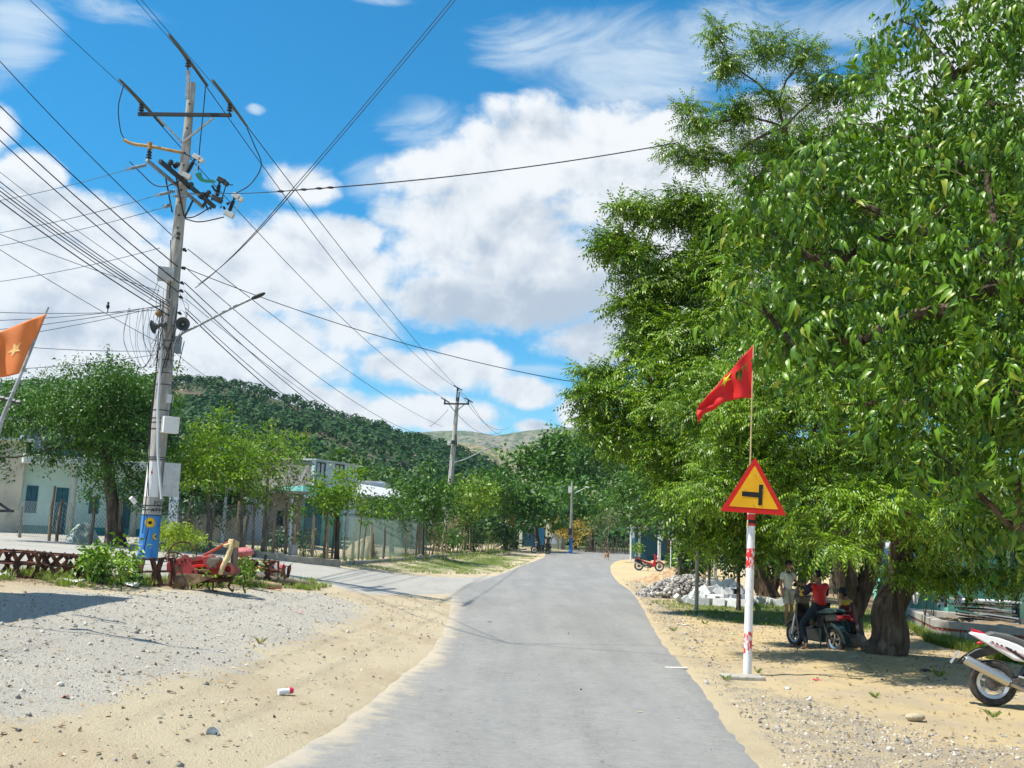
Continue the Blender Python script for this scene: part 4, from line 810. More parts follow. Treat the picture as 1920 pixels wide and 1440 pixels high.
# cut-outs
for k, (a, b) in enumerate((((366, 297), (348, 330)), ((412, 340), (406, 374)), ((440, 370), (428, 402)))):
    cu2 = empty('x', (0, 0, 0)) if 0 else None; A = padd(*a, -.4); B_ = padd(*b, -.4); m_ = MB(); d = (B_-A)
    for i in range(7): m_.ball(A+d*(.25+.5*i/6), (.065, .065, .022), 10, 5)
    m_.cyl(A, B_, .03); m_.build('fuse_cutout', porc, pole, True, False)
    m_ = MB(); q = Matrix.Rotation(R_(25), 3, 'Y'); m_.box(A+Vector((.05, 0, .03)), (.24, .12, .13), q); m_.box(A+Vector((.17, 0, -.05)), (.14, .12, .12), q); m_.box(B_+Vector((.03, 0, 0)), (.26, .14, .13), q); m_.cyl(A+Vector((.2, 0, 0)), B_+Vector((.14, 0, 0)), .016)
    m_.build('fuse_cap', mat('pale_polymer', (.50, .50, .48), .5) if k != 1 else dsteel, pole, local=False, bevel=.01)
for i in range(12): m_ = MB(); p = padd(random.uniform(380, 432), random.uniform(345, 395), random.uniform(-.5, .3)); m_.beam(p, p+Vector((random.uniform(-.15, .15), random.uniform(-.1, .1), random.uniform(-.15, .15))), random.uniform(.02, .06)); m_.build('fitting', dsteel, pole, local=False)
m_ = MB()
for pts in ([(232, 160), (222, 200), (226, 245), (235, 262)], [(386, 155), (382, 200), (374, 280), (372, 320)], [(463, 240), (478, 275), (490, 310), (470, 345), (443, 362)], [(243, 303), (265, 325), (290, 347), (315, 348), (345, 335)],
            [(346, 408), (365, 406), (395, 388)], [(347, 410), (375, 416), (420, 407)], [(341, 286), (355, 292), (368, 300)]):
    m_.tube(catm([padd(x, y, -.35) for x, y in pts], 6), .016, 6)
m_.build('jumper_cables', wirem, pole, True, False)
# dead-end insulators to the left
for (a, b) in (((275, 309), (240, 317)), ((328, 358), (295, 366)), ((320, 384), (308, 388))):
    m_ = MB(); A = padd(*a, -.5); B_ = padd(*b, -.7); d = (B_-A); m_.cyl(A, B_, .022)
    for i in range(8): m_.ball(A+d*(.05+.75*i/7), (.02, .055, .055), 10, 5)
    for i in range(3): m_.beam(B_+Vector((-.05+i*.05, 0, -.07)), B_+Vector((-.05+i*.05, 0, .07)), .015)
    m_.build('strain_insulator', galv, pole, True, False)
for py in (441, 449, 465, 466, 500, 528, 543, 555, 585):
    side_ = 1 if py > 450 else 0; m_ = MB(); p = wrap((.28 if side_ else .0), pz(py), .05); m_.ball(p, (.05, .05, .045), 8, 6); m_.beam(p, wrap(.28 if side_ else 0, pz(py), 0), .03); m_.cyl(p, p+Vector((.06, 0, -.04)), .03, .03); m_.build('spool_insulator', porc, pole, True, False)
# street light arm
m_ = MB(); m_.tube(catm([padd(320, 700, -.2), padd(326, 650, -.3), padd(338, 628, -.3), padd(370, 611, -.35), padd(430, 580, -.45), padd(476, 558, -.5)], 6), [.035]*31, 10); o_ = m_.build('street_light_arm', galv, pole, True, False)
m_ = MB(); a = padd(470, 561, -.5); b = padd(498, 549, -.52); d = (b-a).normalized(); q = Matrix((d, Vector((0, 1, 0)), d.cross(Vector((0, 1, 0))))).transposed(); m_.ball((a+b)/2, (.22, .11, .05), 14, 8, q); m_.build('lamp_head', dsteel, o_, True, False)
# loudspeakers
for (x, y, ax) in ((343, 608, Vector((.25, -1, -.05))), (291, 612, Vector((-1, .1, -.25)))):
    m_ = MB(); p = padd(x, y, -.45); q = ax.normalized().to_track_quat('Z', 'Y').to_matrix().to_4x4(); q.translation = p
    m_.lathe([(.0, -.32), (.07, -.3), (.07, -.2), (.045, -.15), (.06, -.08), (.10, 0), (.175, .06), (.185, .06), (.185, .07), (.17, .065), (.09, -.0), (.05, -.06), (.0, -.07)], 24, q); o_ = m_.build('loudspeaker', mat('speaker_grey', (.05, .055, .06), .5), pole, True, False)
    m_ = MB(); m_.ball(p+ax.normalized()*.0, .022, 8, 6); m_.beam(p-ax.normalized()*.25, wrap(.1 if x > 300 else -.2, pz(y), 0), .04); m_.build('speaker_core', greyp, o_, local=False)
m_ = MB(); m_.ball(padd(298, 588, -.3), (.10, .1, .09), 9, 6); m_.build('wasp_nest', mat('straw', (.25, .15, .07), .9, bump=.02), pole, local=False)
cctv = empty('security_camera', padd(262, 945, -.3), 'small white bullet security camera clamped to the utility pole', 'security camera'); m_ = MB(); m_.cyl(padd(245, 933, -.5), padd(254, 943, -.4), .055, .055, 14); m_.build('housing', white, cctv, True, False)
m_ = MB(); m_.tube([padd(253, 941, -.4), padd(262, 949, -.35), padd(272, 952, -.2)], .02, 6); m_.build('bracket', dsteel, cctv, local=False)
# ------------------------------------------------ second and third poles
P2 = at(835, 1028, 85); P2.z = hz(P2.x, P2.y); H2 = solve_top(P2, 727); top2 = P2+Vector((0, 0, H2)); lean = at(858, 727, 85)-top2
def p2(px, py, dy=0): return at(px, py, 85+dy)
pole2 = empty('utility_pole', P2, 'second concrete utility pole with a crossarm, rising from dry bushes beyond the fence', 'utility pole')
m_ = MB(); a_ = p2(858, 745); m_.tube([P2, P2.lerp(a_, .5), a_], [.30, .24, .15], 14); m_.build('shaft', conc, pole2, True, False)
m_ = MB(); m_.beam(p2(856, 752, -.2), p2(858, 727, -.2), .11, .08); m_.beam(p2(860, 752, -.2), p2(861, 735, -.2), .1, .08); m_.build('top_bracket', dsteel, pole2, local=False)
m_ = MB(); m_.beam(p2(832, 757, -.25), p2(880, 757.5, -.25), .12, .13); m_.build('crossarm', dsteel, pole2, local=False)
for a, b in (((842, 758), (853, 772)), ((871, 758), (855, 772))): m_ = MB(); m_.beam(p2(*a, -.2), p2(*b, -.2), .07); m_.build('brace', galv, pole2, local=False)
for x, y in ((834, 756), (878, 756), (858, 733)):
    m_ = MB(); p = p2(x, y, -.2); insulator(m_, p, .26, .11); m_.tube([p+Vector((-.3, -.4, .38)), p+Vector((0, 0, .28)), p+Vector((.35, .5, .15))], .05, 6); m_.build('insulator', porc, pole2, True, False)
m_ = MB(); m_.box(p2(842, 831, -.3), (.24, .2, .35)); m_.build('junction_box', white, pole2, local=False, bevel=.01)
m_ = MB(); m_.box(p2(850, 829, -.3), (.3, .2, .3)); m_.beam(p2(855, 815, -.3), p2(856, 835, -.3), .1); m_.build('fittings', dsteel, pole2, local=False)
m_ = MB(); m_.tube([p2(849, 875, -.3), p2(853, 867, -.3), p2(870, 862, -.3), p2(928, 835, -.5)], .05, 8); m_.build('street_light_arm', galv, pole2, True, False)
m_ = MB(); a = p2(831, 942, -.35); m_.box(a, (.38, .2, 1.15)); o_ = m_.build('meter_board', white, pole2, local=False, bevel=.01)
m_ = MB()
for dx in (-.09, .09):
    for dz_ in (.42, .22): m_.box(a+Vector((dx, -.11, dz_-.05)), (.08, .02, .09))
m_.box(a+Vector((0, -.11, -.3)), (.3, .03, .18)); m_.build('meter_windows', blackp, o_, local=False)
m_ = MB(); m_.cyl(p2(838, 980, -.3), p2(848, 860, -.25), .05); m_.build('conduit_pipe', greyp, pole2, True, False)
P3 = at(1070, 1029, 88); P3.z = hz(P3.x, P3.y)
def p3(px, py, dy=0): return at(px, py, 88+dy)
pole3 = empty('utility_pole', P3, 'far thin utility pole with a blue painted foot at the road bend', 'utility pole')
m_ = MB(); m_.tube([P3, p3(1073, 905)], [.16, .09], 12); m_.build('shaft', conc, pole3, True, False)
m_ = MB(); m_.cyl(P3+Vector((0, 0, .02)), P3.lerp(p3(1073, 905), .22), .168, .155); m_.build('painted_base', bl, pole3, True, False)
m_ = MB(); m_.tube([p3(1074, 928, -.2), p3(1082, 922, -.2), p3(1100, 914, -.3)], .03, 6); o_ = m_.build('street_light_arm', galv, pole3, True, False); m_ = MB(); m_.ball(p3(1101, 913.5, -.3), (.22, .1, .05), 10, 6); m_.build('lamp_head', white, o_, True, False)
m_ = MB(); m_.box(p3(1069, 918, -.3), (.3, .25, .5)); m_.build('junction_box', white, pole3, local=False)
m_ = MB(); m_.box(p3(1069, 997, -.3), (.3, .25, .6)); m_.build('meter_board', dsteel, pole3, local=False)
# ------------------------------------------------ wires
WG = 'overhead wires around the utility pole'
def wire(label, pts, r=.012, sag=.0, M=None, n=16, group=None, cat='overhead wire'):
    if len(pts) == 2:
        a, b = Vector(pts[0]), Vector(pts[1]); P = []
        for i in range(n+1): t = i/n; P.append(a.lerp(b, t)-Vector((0, 0, sag*4*t*(1-t))))
    else: P = catm(pts, 8)
    o = MB().tube(P, r, 5).build('overhead_wire', M or wirem, smooth=True); return tag(o, label, cat, group or WG)
Lf = lambda x, y, Y=7: at(x, y, Y)
A_ = [padd(264, 192, -.22), padd(352, 112, -.2), padd(430, 193, -.22)]; B2 = [p2(834, 747, -.2), p2(858, 728, -.2), p2(878, 748, -.2)]
nm = ('left end of the crossarm', 'top of the pole', 'right end of the crossarm')
for i in range(3):
    ex = A_[i]+(A_[i]-B2[i]).normalized()*20
    wire('high wire passing over to the '+nm[i], [ex, A_[i]], .0075, .15); wire('high wire between the utility poles from the '+nm[i], [A_[i], B2[i]], .014, [1.0, 1.2, .4][i], M=wireg if 0 else wirem, n=30)
    wire('high wire beyond the second pole, matching the '+nm[i], [B2[i], B2[i]+(B2[i]-A_[i])*.9+Vector((0, 0, 3.0))], .02, 1.5, M=wireg)
for i in range(3):  # grips on the wires
    d = (B2[i]-A_[i]).normalized()
    m_ = MB(); m_.tube([A_[i]-d*1.3+Vector((0, 0, .05)), A_[i]-d*.7+Vector((0, 0, .05)), A_[i]+Vector((0, 0, .01)), A_[i]+d*.7, A_[i]+d*1.5-Vector((0, 0, .05))], [.035, .04, .06, .04, .035], 8); m_.build('insulating_sleeve', mat('olive_sleeve', (.10, .09, .06), .6), pole, True, False)
L1 = [('topmost of the thick black cables fanning from the left edge to the pole', (0, 103), (322, 441), .014), ('second thick black cable from the top at the left edge', (0, 190), (333, 500), .018), ('third thick black cable from the top at the left edge', (0, 230), (335, 530), .018), ('fourth thick black cable from the top at the left edge', (0, 255), (335, 548), .016),
      ('thin cable above the dense bundle at the left edge', (0, 308), (312, 545), .008), ('upper cable of the dense bundle reaching the pole from the left', (0, 328), (320, 568), .014), ('second cable of the dense bundle at the left', (0, 338), (320, 572), .012), ('third cable of the dense bundle at the left', (0, 345), (318, 575), .017),
      ('fourth cable of the dense bundle at the left', (0, 352), (316, 580), .012), ('lowest thick black cable of the left bundle', (0, 364), (318, 592), .018)]
for lb, a, b, r in L1: wire(lb, [Lf(a[0]-160, a[1]-(b[1]-a[1])*160/322, 23.5), padd(*b, -.3)], r*.9, .18)
L2 = [('nearly level wire to the upper strain insulator', (0, 362), (240, 317)), ('nearly level wire to the middle strain insulator', (0, 418), (295, 366)), ('nearly level wire to the lowest strain insulator', (0, 441), (310, 388)), ('level wire reaching the pole above the grey junction box', (0, 508), (300, 465))]
for lb, a, b in L2: wire(lb, [at(a[0]-300, a[1]+(a[1]-b[1])*.9, 30), padd(*b, -.6)], .010, .35, M=mat('wire_blue', (.03, .10, .16), .6))
L3 = [('faint level wire high beside the orange flag', (0, 577), (300, 581)), ('level wire just under the bird', (0, 592), (300, 574)), ('level cable below the bird, thickest of the three', (0, 609), (302, 572)), ('lowest rising cable behind the orange flag tip', (0, 625), (302, 574)), ('thin wire running left at the lower pole', (0, 638), (298, 658)), ('slack wire leaving the pole beside the dark tree top', (0, 685), (298, 664)), ('thin sagging wire across the white cloud at left', (0, 430), (300, 546)), ('steep thin wire crossing the left cloud to the lower pole', (0, 462), (312, 650))]
for lb, a, b in L3: wire(lb, [at(a[0]-200, a[1]-(b[1]-a[1])*200/300, 20), padd(*b, -.3)], .008, .12, M=wireg)
def q2(lb, a, b, r=.012, sag=1, Y0=None, Y1=85, M=None): wire(lb, [at(*a, (Y0 or PY-.3)), at(*b, Y1)], r, sag, n=26, M=M)
q2('straight wire from the upper right spool down to the hill', (352, 467), (830, 800), .012, .5); q2('wire from the second right spool to the hill side', (346, 500), (838, 822), .012, 1.2)
q2('dark cable from the third right spool to the second pole', (346, 530), (845, 832), .014, 1.8); q2('dark cable from the fourth right spool to the second pole', (346, 545), (845, 850), .014, 1.9); q2('lower sagging cable ending at the second pole', (348, 585), (846, 861), .016, 2.2); q2('paler sagging cable just above the lowest one', (348, 578), (846, 858), .012, 2.0, M=wireg); q2('thin wire from the pole to the second pole behind the lamp arm', (348, 560), (845, 840), .009, 1.5, M=wireg)
q2('lowest thin wire dropping from the pole to the hill at left', (330, 662), (420, 722), .008, .1, Y1=40)
q2('long twisted wire sagging right to the overhanging neem', (346, 502), (1200, 735), .011, .45, Y1=30)
q2('upper wire of the close pair crossing the big cloud to the top edge', (372, 533), (552, 357), .010, .15, Y1=18); wire('first wire of the pair rising to the top edge of the photo', [at(552, 357, 18), at(940, -106, 16)], .007, .05); wire('second wire of the pair rising to the top edge of the photo', [at(546, 357, 18), at(932, -106, 16)], .007, .05); q2('lower wire of the close pair running down to the pole', (366, 540), (546, 357), .010, .15, Y1=18)
wire('level wire from the fuses to the crossing point', [padd(402, 362, -.2), at(548, 357, 18)], .010, .03); wire('level wire crossing the big cloud to the neem branches', [at(548, 357, 18), at(1268, 268, 20)], .012, .12)
m_ = MB()
for t in (.03, .07, .10, -.03): p = at(548+t*720, 357-t*90*.6, 18); m_.ball(p, (.07, .025, .025), 8, 6)
tag(m_.build('wire_clamp', dsteel), 'dark clamps joining the crossing wires', 'wire clamp')
q2('wire from the second pole to the third pole', (850, 832), (1073, 912), .02, 1.2, Y0=84.7, Y1=88, M=wireg); q2('wire slanting left from the crossarm of the second pole', (840, 768), (806, 800), .02, .1, Y0=84.7, Y1=80, M=wireg)
bird = at(202, 578, 22); m_ = MB(); m_.ball(bird+Vector((0, 0, .04)), (.035, .05, .06), 10, 8); m_.ball(bird+Vector((.01, -.02, .115)), .028, 8, 6); m_.beam(bird+Vector((0, .02, 0)), bird+Vector((-.02, .06, -.08)), .02, .008); m_.tube([bird+Vector((.01, -.045, .115)), bird+Vector((.015, -.065, .11))], [.008, .002], 5); tag(m_.build('bird', blackp, smooth=True), 'small dark bird perched on the level wire left of the pole', 'bird')
# ------------------------------------------------ road sign with flag
SB = gp(1401, 1266); SY = SB.y
sg = empty('road_sign', SB, 'triangular yellow warning sign with red border showing a side road on the left', 'road sign')
def postmat():
    M = bpy.data.materials.new('banded_post'); M.use_nodes = True; k = NT(M.node_tree); tc = k.n('ShaderNodeTexCoord').outputs['Object']; x, y, z = k.sep(tc)
    nz_ = k.noise(k.vmul(tc, (1, 1, .35)), 30, 5, .7); W_ = k.mix(k.ss(k.noise(tc, 12, 5, .6), .5, .8), (.76, .76, .77), (.58, .54, .50)); f = None
    for (a, b, w) in ((z0_, z1_, k_) for z0_, z1_, k_ in bands):
        t = k.m('MULTIPLY', k.ss(z, a-.012, a+.012), k.ss(z, b+.012, b-.012)); t = k.m('MULTIPLY', t, k.ss(nz_, .62-w*.5, .68-w*.5)); f = t if f is None else f.max(t)
    c = k.mix(f, W_, (.62, .02, .02)); p = k.n('ShaderNodeBsdfPrincipled'); k.put(p.inputs['Base Color'], c); p.inputs['Roughness'].default_value = .5
    o = k.n('ShaderNodeOutputMaterial'); k.t.links.new(p.outputs[0], o.inputs[0]); return M
def zpx(py): return at(1405, py, SY).z-SB.z
bands = [(zpx(986), zpx(964), 1), (zpx(1066), zpx(1028), .38), (zpx(1140), zpx(1105), .1), (zpx(1200), zpx(1184), .25), (zpx(1225), zpx(1200), .3)]
m_ = MB(); m_.cyl(SB, at(1409, 962, SY), .064, .064, 20); m_.build('post', postmat(), sg, True, False)
m_ = MB(); m_.cyl(at(1408.5, 981, SY), at(1408.8, 975, SY), .067, .067, 20); m_.build('post_band', blackp, sg, True, False)
m_ = MB(); m_.tube([at(1401, 990, SY-.07), at(1402, 975, SY-.08)], .012, 5); m_.build('tie', mat('cord', (.6, .5, .3), .8), sg, local=False)
def sp(px, py, dy=0): return at(px, py, SY-.09+dy)
def plate(name, pts, M, dy, th=.004, parent=sg):
    f = [sp(x, y, dy) for x, y in pts]; b = [sp(x, y, dy)+Vector((0, th, 0)) for x, y in pts]; n = len(pts); mb = MB(); mb.add(f+b, [tuple(range(n)), tuple(reversed(range(n, 2*n)))]+[(i, i+n, (i+1) % n+n, (i+1) % n) for i in range(n)]); return mb.build(name, M, parent, local=False)
def rounded(P, r, k=5):
    out = []; n = len(P)
    for i in range(n):
        p = Vector(P[i]); a = (Vector(P[i-1])-p).normalized(); b = (Vector(P[(i+1) % n])-p).normalized()
        for j in range(k+1): t = j/k; out.append(tuple((p+a*r*(1-t)**2*1.0+b*r*t*t)))
    return out
T3 = [(1416, 857), (1475, 967), (1350, 958)]
plate('sign_plate', rounded(T3, 5), red, 0, .006); yo = plate('sign_face', rounded([(1415.5, 873), (1459.5, 955.5), (1367, 949)], 3), yellow, -.004, .003)
plate('side_road_symbol', [(1423.5, 908.5), (1431, 909), (1428.8, 947.5), (1421.5, 947)], blackp, -.008, .003); plate('side_road_symbol', [(1391.5, 921), (1422.5, 923.3), (1422, 933), (1391, 930)], blackp, -.008, .003)
m_ = MB()
for x, y in ((1415, 890), (1397, 917.5), (1429.5, 919), (1413, 947)): m_.ball(sp(x, y, -.008), (.008, .006, .008), 8, 5)
m_.build('rivets', galv, sg, local=False)
m_ = MB(); c = gp(1392, 1272); m_.box(Vector((c.x, c.y, c.z+.0)), (.62, .32, .10), Matrix.Rotation(.05, 3, 'Z')); m_.build('concrete_footing', mat('old_concrete', (.42, .39, .33), .9, col2=(.30, .28, .24), scale=9, bump=.012), sg, local=False, bevel=.02)
fl = empty('flag', at(1406, 962, SY+.08), 'bright red flag with yellow star on a bamboo stick above the triangular sign', 'flag')
m_ = MB(); m_.tube([at(1404.5, 965, SY+.02), at(1407.5, 850, SY+.01), at(1410, 745, SY), at(1413, 646, SY)], [.014, .014, .013, .011], 8); m_.build('flag_pole', mat('bamboo', (.52, .40, .21), .6, col2=(.40, .29, .14), scale=14), fl, True, False)
def cloth(name, pt, pb, ft, fb, Y, M, parent, amp=.06, waves=3.5, nu=40, nv=24, curve=0, seed=0, bow=(0, 0), thick=.003):
    V = []; 
    for i in range(nu+1):
        u = i/nu
        for j in range(nv+1):
            v = j/nv; T = Vector((*pt, 0)).lerp(Vector((*ft, 0)), u); Bm = Vector((*pb, 0)).lerp(Vector((*fb, 0)), u); q = T.lerp(Bm, v); q.y += bow[0]*4*u*(1-u)*(1-v)+bow[1]*4*u*(1-u)*v
            ph = u*waves*2*math.pi+v*2.2+seed; dy = amp*math.sin(ph)*min(1, u*3)+amp*.5*math.sin(v*9+u*5+seed)*u+curve*u
            q.x += 2.0*math.sin(ph*1.3+v*3)*u; q.y += 2.2*math.sin(ph+1)*u
            V.append(at(q.x, q.y, Y+dy))
    F = [tuple(int(t) for t in f) for f in grid_faces(nv+1, nu+1)]; mb = MB(); mb.add(V, F); o = mb.build(name, M, parent, True, False); s_ = o.modifiers.new('s', 'SOLIDIFY'); s_.thickness = thick
    return o, V, nu, nv
def clothmat(n, c, tr, tc):
    M = bpy.data.materials.new(n); M.use_nodes = True; k = NT(M.node_tree); p = k.n('ShaderNodeBsdfPrincipled'); k.put(p.inputs['Base Color'], c); p.inputs['Roughness'].default_value = .65; p.inputs['Sheen Weight'].default_value = .2
    t = k.n('ShaderNodeBsdfTranslucent'); k.put(t.inputs[0], tc); mx = k.n('ShaderNodeMixShader'); mx.inputs[0].default_value = tr; k.t.links.new(p.outputs[0], mx.inputs[1]); k.t.links.new(t.outputs[0], mx.inputs[2]); o = k.n('ShaderNodeOutputMaterial'); k.t.links.new(mx.outputs[0], o.inputs[0]); return M
def star(V, nu, nv, cu, cv, ru, rv, M, parent, rot=0, off=.008, sgn=-1):
    def S_(u, v):
        u = min(max(u, 0), .999)*nu; v = min(max(v, 0), .999)*nv; i, j = int(u), int(v); a, b = u-i, v-j; g = lambda i, j: V[i*(nv+1)+j]
        return (g(i, j)*(1-a)*(1-b)+g(i+1, j)*a*(1-b)+g(i, j+1)*(1-a)*b+g(i+1, j+1)*a*b)
    pts = []
    for k in range(10):
        r = 1 if k % 2 == 0 else .40; a = rot+math.pi*k/5; pts.append((cu+math.sin(a)*r*ru, cv-math.cos(a)*r*rv))
    mb = MB(); vs = [S_(cu, cv)]
    K = 4
    for k in range(10):
        p, q = pts[k], pts[(k+1) % 10]
        for t in range(K): vs.append(S_(p[0]+(q[0]-p[0])*t/K, p[1]+(q[1]-p[1])*t/K))
    vs = [v+Vector((0, sgn*off, 0)) for v in vs]; n = len(vs)-1; mb.add(vs, [(0, 1+i, 1+(i+1) % n) for i in range(n)]); mb.build('star', M, parent, local=False)
o_, V, nu, nv = cloth('flag_cloth', (1413, 646), (1411, 747), (1310, 760), (1306, 793), SY, clothmat('flag_red', (.72, .008, .008), .25, (.85, .02, .01)), fl, .06, 2.6, bow=(0, -15))
ym = mat('star_yellow', (.85, .62, .02), .6); star(V, nu, nv, .5, .20, .13, .20, ym, o_, .3)
FB = at(-60, 985, 12.5); FB.z = hz(FB.x, FB.y); fl2 = empty('flag', FB, 'translucent orange-red flag with pale star on a leaning grey pole at the left edge', 'flag')
m_ = MB(); m_.tube([FB, at(2, 790, 12.6), at(40, 700, 12.7), at(80, 600, 12.8), at(91, 576, 12.8)], [.03, .028, .022, .018, .012], 8); m_.build('flag_pole', mat('pole_grey_paint', (.42, .45, .47), .5, col2=(.2, .2, .2), scale=8), fl2, True, False)
o_, V, nu, nv = cloth('flag_cloth', (87, 588), (41, 699), (-110, 668), (-100, 700), 12.75, clothmat('flag_lit_orange', (.75, .26, .07), .35, (.95, .36, .10)), fl2, .08, 2.2, seed=2, bow=(-2, 10))  # orange base colour holds the light coming through the red cloth
star(V, nu, nv, .21, .50, .08, .15, mat('star_pale', (.80, .50, .20), .7), o_, .5)
# ---------------------------------------------------------------- buildings, fences, yard things
def pslab(name, pts, Y, th, M, parent, bevel=0, dys=None, smooth=False):
    f = [at(x, y, Y+(dys[i] if dys else 0)) for i, (x, y) in enumerate(pts)]; b = [p+Vector((0, th, 0)) for p in f]; n = len(pts); mb = MB()
    mb.add(f+b, [tuple(range(n)), tuple(reversed(range(n, 2*n)))]+[(i, i+n, (i+1) % n+n, (i+1) % n) for i in range(n)]); return mb.build(name, M, parent, smooth, False, bevel)
class Fac:                    # a facade frame: origin on the ground, axis along the wall, z up
    def __init__(s, a, b, zb=None): s.a = Vector(a); s.b = Vector(b); z = zb if zb is not None else min(a[2], b[2]); s.a.z = z; s.b.z = z; s.u = (s.b-s.a).normalized(); s.L = (s.b-s.a).length; s.n = Vector((s.u.y, -s.u.x, 0)); s.R = Matrix((s.u, -s.n, Vector((0, 0, 1)))).transposed()
    def box(s, mb, u0, u1, z0, z1, d0, d1): c = s.a+s.u*((u0+u1)/2)+Vector((0, 0, (z0+z1)/2))+s.n*((d0+d1)/2); return mb.box(c, (u1-u0, d1-d0, z1-z0), s.R)
    def uz(s, px, py):            # wall coordinates seen at a pixel
        d = ray(px, py); o = Vector((0, 0, EYE)); t = (s.a-o).dot(s.n)/d.dot(s.n); p = o+d*t; return (p-s.a).dot(s.u), p.z-s.a.z
    def wallwith(s, name, u0, u1, z0, z1, holes, th, M, parent):
        hs = sorted(holes); mb = MB(); u = u0
        for (a, b, c, d) in hs:
            if a > u: s.box(mb, u, a, z0, z1, -th, 0)
            if c > z0+.01: s.box(mb, a, b, z0, c, -th, 0)
            if d < z1-.01: s.box(mb, a, b, d, z1, -th, 0)
            u = b
        if u < u1: s.box(mb, u, u1, z0, z1, -th, 0)
        return mb.build(name, M, parent, local=False)
def part(f, name, boxes, M, parent, bevel=0, label=None):
    mb = MB()
    for b in boxes: f.box(mb, *b)
    o = mb.build(name, M, parent, local=False, bevel=bevel)
    if label: o['label'] = label
    return o
def window(f, a, b, c, d, fm, gm, parent, bars=0, name='window'):
    t = .05; o = part(f, name, [(a, a+t, c, d, -.08, .02), (b-t, b, c, d, -.08, .02), (a+t, b-t, c, c+t, -.08, .02), (a+t, b-t, d-t, d, -.08, .02), ((a+b)/2-t/2, (a+b)/2+t/2, c+t, d-t, -.07, .01)], fm, parent)
    part(f, 'pane', [(a+t, b-t, c+t, d-t, -.055, -.045)], gm, o)
    if bars: part(f, 'bars', [(a+t+i*(b-a-2*t)/bars-.006, a+t+i*(b-a-2*t)/bars+.006, c+t, d-t, -.03, -.02) for i in range(1, bars)], dsteel, o)
    return o
mint = mat('mint_plaster', (.60, .80, .75), .85, col2=(.52, .72, .69), scale=.8, col3=(.36, .46, .43), scale3=2, thr3=(.6, .8))
stain = mat('stained_parapet', (.32, .42, .52), .9, col2=(.05, .07, .09), scale=1.6, stretch=(1, 1, .3), col3=(.34, .40, .43), scale3=3)
cream = mat('cream_trim', (.55, .58, .50), .85, col2=(.34, .38, .33), scale=4, stretch=(1, 1, .4), thr=(.5, .7))
oldw = mat('old_plaster', (.58, .53, .41), .9, col2=(.38, .36, .30), scale=1.2, stretch=(1, 1, .5), col3=(.13, .13, .12), scale3=1.0, thr3=(.55, .75), bump=.01)
tealp = mat('teal_paint', (.03, .25, .25), .7, col2=(.06, .32, .30), scale=5)
bluew = mat('blue_shutter', (.03, .13, .18), .55, col2=(.05, .18, .24), scale=8)
glass = mat('dark_glass', (.01, .015, .018), .12, spec=.6)
greyw = mat('grey_render', (.33, .315, .28), .9, col2=(.25, .235, .21), scale=1.5, col3=(.18, .17, .155), scale3=3)
bluewall = mat('pale_blue_wall', (.52, .60, .70), .8, col2=(.44, .52, .62), scale=2)
teal2 = mat('teal_wall', (.14, .42, .36), .8, col2=(.20, .48, .42), scale=2)
metalroof = mat('metal_roof', (.55, .57, .60), .45, metal=.3, col2=(.40, .40, .40), scale=3)
brick = mat('red_brick', (.30, .07, .035), .9, col2=(.42, .36, .30), scale=22, thr=(.55, .6))
dirt = mat('loose_dirt', (.30, .22, .13), .95, col2=(.20, .14, .085), scale=5, bump=.05, bscale=9)
# --- pale green house at the left
Y0 = 45; a = at(18, 1003, Y0); b = at(345, 1017, Y0+4.5); zb = hz(a.x, a.y)
f = Fac(a, b, zb); hs = empty('house', a, 'pale green flat-roofed house with a stained parapet behind the wire fence', 'house')
u1, z1 = f.uz(45, 961); u2, z2 = f.uz(73, 911); d1, _ = f.uz(97, 1000); d2, d3 = f.uz(130, 915); w1, y1 = f.uz(165, 963); w2, y2 = f.uz(187, 932); _, ze = f.uz(70, 872); e1, q1 = f.uz(225, 1000); e2, q2_ = f.uz(248, 935)
f.wallwith('wall', 0, f.L, 0, ze, [(u1, u2, z1, z2), (d1, d2, .0, d3), (w1, w2, y1, y2), (e1, e2, 0, q2_)], .2, mint, hs)
part(f, 'rear_wall', [(0, f.L, 0, ze, -7, -6.8), (0, .2, 0, ze, -6.8, -.2), (f.L-.2, f.L, 0, ze, -6.8, -.2), (.2, f.L-.2, 0, .05, -6.8, -.2)], mint, hs)
part(f, 'skirting', [(-.01, d1, 0, .34, 0, .012), (d2, f.L, 0, .34, 0, .012)], tealp, hs)
for q in ((u1, u2, z1, z2), (w1, w2, y1, y2)): window(f, *q, bluew, bluew, hs)
for q in ((d1, d2, 0, d3), (e1, e2, 0, q2_)):
    o_ = part(f, 'door', [(q[0], q[0]+.06, 0, q[3], -.1, .01), (q[1]-.06, q[1], 0, q[3], -.1, .01), (q[0]+.06, q[1]-.06, q[3]-.06, q[3], -.1, .01), (q[0]+.06, (q[0]+q[1])/2-.01, 0, q[3]-.06, -.07, -.04), ((q[0]+q[1])/2+.01, q[1]-.06, 0, q[3]-.06, -.07, -.04)], bluew, hs)
part(f, 'eave', [(-.05, f.L+.4, ze, ze+.40, -7.2, 1.5)], cream, hs, .02)
ov, zp = f.uz(37, 807); ov2, _ = f.uz(150, 820)
part(f, 'parapet', [(.45, ov2, ze+.40, zp+.25, .3, .45), (.45, .6, ze+.4, zp+.25, -3, .3), (ov2-.15, ov2, ze+.4, zp+.25, -3, .3)], stain, hs)
part(f, 'roof_edge', [(.35, ov2+.1, ze+.402, ze+.47, .45, 1.2)], mat('dark_edge', (.06, .07, .07), .9), hs)  # near-black slab along the eave in front of the parapet
